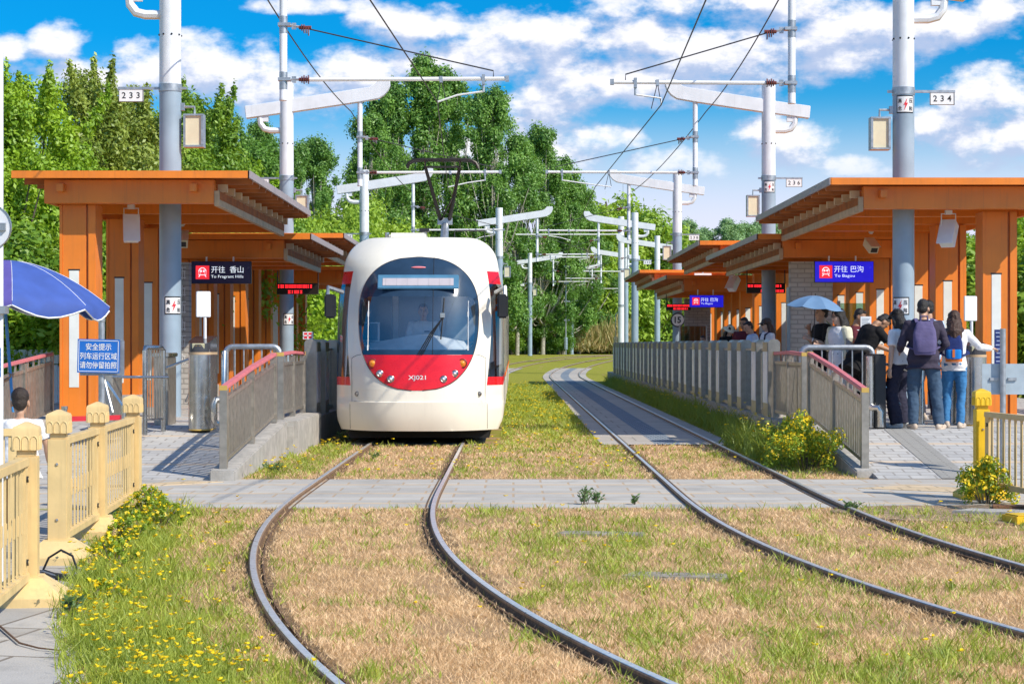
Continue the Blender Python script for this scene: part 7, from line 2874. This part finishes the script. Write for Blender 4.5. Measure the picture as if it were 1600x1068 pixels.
def weed(X, Y, h, label, seed, n=14, wide=0.12):
    rng = random.Random(seed)
    t = thing('weed_plant', label, 'weed', (X, Y, 0.0))
    mb = MB()
    C, A, B = [], [], []
    for k in range(n // 2):
        a = rng.uniform(0, 2 * PI)
        tip = Vector((math.cos(a) * wide * rng.random(), math.sin(a) * wide * rng.random(), h * rng.uniform(0.6, 1)))
        mb.tube([(tip.x * 0.3, tip.y * 0.3, 0), tip * 0.6, tip], [0.004, 0.003, 0.0015], BARK, 4)
        for j in range(9):
            p = tip * (0.3 + 0.7 * j / 8)
            b = rng.uniform(0, 2 * PI)
            d = Vector((math.cos(b), math.sin(b), rng.uniform(0.3, 0.9))).normalized()
            C.append(p + d * 0.025)
            A.append(d * 0.027)
            B.append(d.cross(Vector((rng.uniform(-1, 1), rng.uniform(-1, 1), 0.4))).normalized() * 0.010)
    mb.build('stems', t)
    me = quads_mesh('leaves', np.array(C), np.array(A), np.array(B), np.array([rng.random() for _ in C]), [LEAF['sprout']])
    o = bpy.data.objects.new('leaves', me)
    COL.objects.link(o)
    o.parent = t


def gy(py):
    return FPX * EYE / (py - 538)


weed(WX(912, gy(790)), gy(790), 0.22, 'upright leafy weed at the front edge of the paved crossing', 1, 18)
weed(WX(932, gy(789)), gy(789), 0.13, 'lower leafy weed right beside the upright one on the crossing edge', 2, 12, .06)
weed(WX(991, gy(790)), gy(790), 0.10, 'small lone weed at the crossing edge near the right track', 3, 8, .03)
weed(WX(1330, gy(800)), gy(800), 0.09, 'low weed beside the rail before the right pavement', 4, 22, .14)
weed(WX(585, gy(718)), gy(718), 0.10, 'weed between the rails just before the tram', 5, 12, .12)
weed(WX(113, gy(968)), gy(968), 0.12, 'bright broad leaved weed on the edge of the old pavement', 6, 18, .06)
weed(WX(535, gy(693)), gy(692), 0.18, 'tuft of weeds under the left corner of the tram', 7, 30, .2)
weed(WX(430, gy(738)), gy(738), 0.12, 'tuft of weeds along the foot of the left ramp kerb', 8, 30, .2)


# ------------------------------------------------------------------ turf blades
def blocked(x, Y):
    if 18.42 < Y < 22.38 and x < 14:
        return True
    if Y < 18.4 and x < pave_edge(Y) + random.uniform(-0.12, 0.1):
        return True
    if Y >= 22.3 and (x < -3.15 or x > 4.04):
        return True
    if 18.3 < Y < 22.5 and x > 4.2 and Y > 19:
        return True
    if 17.4 < Y <= 18.5 and x > 3.5 + 1.2 * random.random():
        return True
    for tf in (track_left, track_right):
        dxy = x - tf(Y)
        for s in (-1, 1):
            d = abs(dxy - s * 0.7175)
            if d < 0.035 or (d < 0.11 and (x - tf(Y)) * s < 0.7175 and random.random() < 0.75):
                return True
        if Y > 30 and abs(dxy) < 1.07:
            return True
    if Y > 30 and x < -0.2 and Y < 66:
        return True
    return False


def turf():
    rng = np.random.default_rng(3)
    want = 560000
    lo, hi = 8.3, 75.0
    Ys = lo * (hi / lo) ** (rng.random(want) ** 1.25)
    U = rng.random(want)
    xl = np.maximum(-0.275 * Ys - 0.2, -3.9)
    xr = np.minimum(0.275 * Ys + 0.2, 7.5)
    Xs = xl + (xr - xl) * U
    dC, dA, dB, dV = [], [], [], []
    gC, gA, gB, gV = [], [], [], []
    fC, fA, fB, fV = [], [], [], []
    R = random.Random(9)
    for x, Y in zip(Xs.tolist(), Ys.tolist()):
        if blocked(x, Y):
            continue
        if noise.noise((x * 1.3, Y * 0.9, 44)) < -0.30 and R.random() < 0.6:
            continue
        g = greenness(x, Y)
        zb = H(Y)
        k = min(2.6, max(1.0, Y / 13))
        clump = noise.noise((x * 5, Y * 4, 1.7))
        if R.random() < g * 1.1 - 0.05:
            h = R.uniform(0.025, 0.07) * (1 + 0.9 * max(0, clump)) * (1 + 0.5 * g)
            if Y > 24 and x > 3.2:
                h *= 4.0
            if x < pave_edge(Y) + 0.7 and Y < 18.4:
                h *= 1.0 + 0.8 * max(0, noise.noise((x * 2, Y * 1.2, 31)) + 0.2)
            w = R.uniform(0.0018, 0.0036) * k
            if R.random() < 0.14:
                w *= 2.6
                h *= 0.7
            gC.append((x, Y, zb + h * 0.5))
            gA.append((R.gauss(0, 0.32) * h, R.gauss(0, 0.32) * h, h * 0.52))
            a = R.uniform(0, PI)
            gB.append((w * math.cos(a), w * math.sin(a) * 0.6, 0))
            gV.append((0.6 * R.random() + 0.4 * (clump + 0.5)) * (0.35 if Y > 24 and x > 3.2 else 1.0))  # blades along the right barrier coloured darker to stand for its shade
            leftv = x < track_left(Y) - 1.0 and Y < 18.4
            p = 0.0
            if leftv:
                p = 0.004 * (1 + 11 * max(0, noise.noise((x * 1.3, Y * 0.8, 20)) - 0.05)) + (0.016 if x < pave_edge(Y) + 0.6 else 0)
            elif Y > 22.4 and x < 1.8:
                p = 0.02
            elif Y > 24 and x > 3.2:
                p = 0.02
            else:
                p = 0.0025
            if R.random() < p:
                hh = h + R.uniform(0.03, 0.12)
                for q in range(R.choice((4, 5, 6))):
                    b = R.uniform(0, 2 * PI)
                    r = R.uniform(0.008, 0.013) * min(1.6, k)
                    o_ = (x + math.cos(b) * r, Y + math.sin(b) * r, zb + hh + R.uniform(-0.004, 0.004))
                    fC.append(o_)
                    fA.append((math.cos(b) * r, math.sin(b) * r, 0.35 * r))
                    fB.append((-math.sin(b) * r * 0.7, math.cos(b) * r * 0.7, 0.3 * r))
                    fV.append(R.random())
        else:
            if g > 0.75 and R.random() < 0.6:
                continue
            h = R.uniform(0.016, 0.042) * (1 + 0.6 * max(0, clump))
            w = R.uniform(0.0016, 0.0030) * k
            dC.append((x, Y, zb + h * 0.5))
            dA.append((R.gauss(0, 0.42) * h, R.gauss(0, 0.42) * h, h * 0.5))
            a = R.uniform(0, PI)
            dB.append((w * math.cos(a), w * math.sin(a) * 0.6, 0))
            dV.append(0.75 * R.random() + 0.35 * (clump + 0.4))
    DRY = leaf_material('dry_blade', (0.35, 0.225, 0.11), (0.73, 0.54, 0.33), trans=0.3)
    GRN = leaf_material('green_blade', (0.09, 0.15, 0.014), (0.36, 0.40, 0.055), trans=0.3)
    for nm, lab, C, A, B, V, mt in (('dry_grass', 'short dry tan turf between and beside the rails', dC, dA, dB, dV, DRY), ('green_grass', 'green grass and weeds along the track verges', gC, gA, gB, gV, GRN),
                                    ('wild_flowers', 'small yellow wild flowers scattered in the grass', fC, fA, fB, fV, PETAL)):
        me = quads_mesh(nm, np.array(C), np.array(A), np.array(B), np.array(V), [mt])
        o = bpy.data.objects.new(nm, me)
        COL.objects.link(o)
        o['label'], o['category'], o['kind'] = lab, nm.replace('_', ' '), 'stuff'


turf()
if _to.name in COL.objects:
    COL.objects.unlink(_to)
bpy.data.objects.remove(_to)
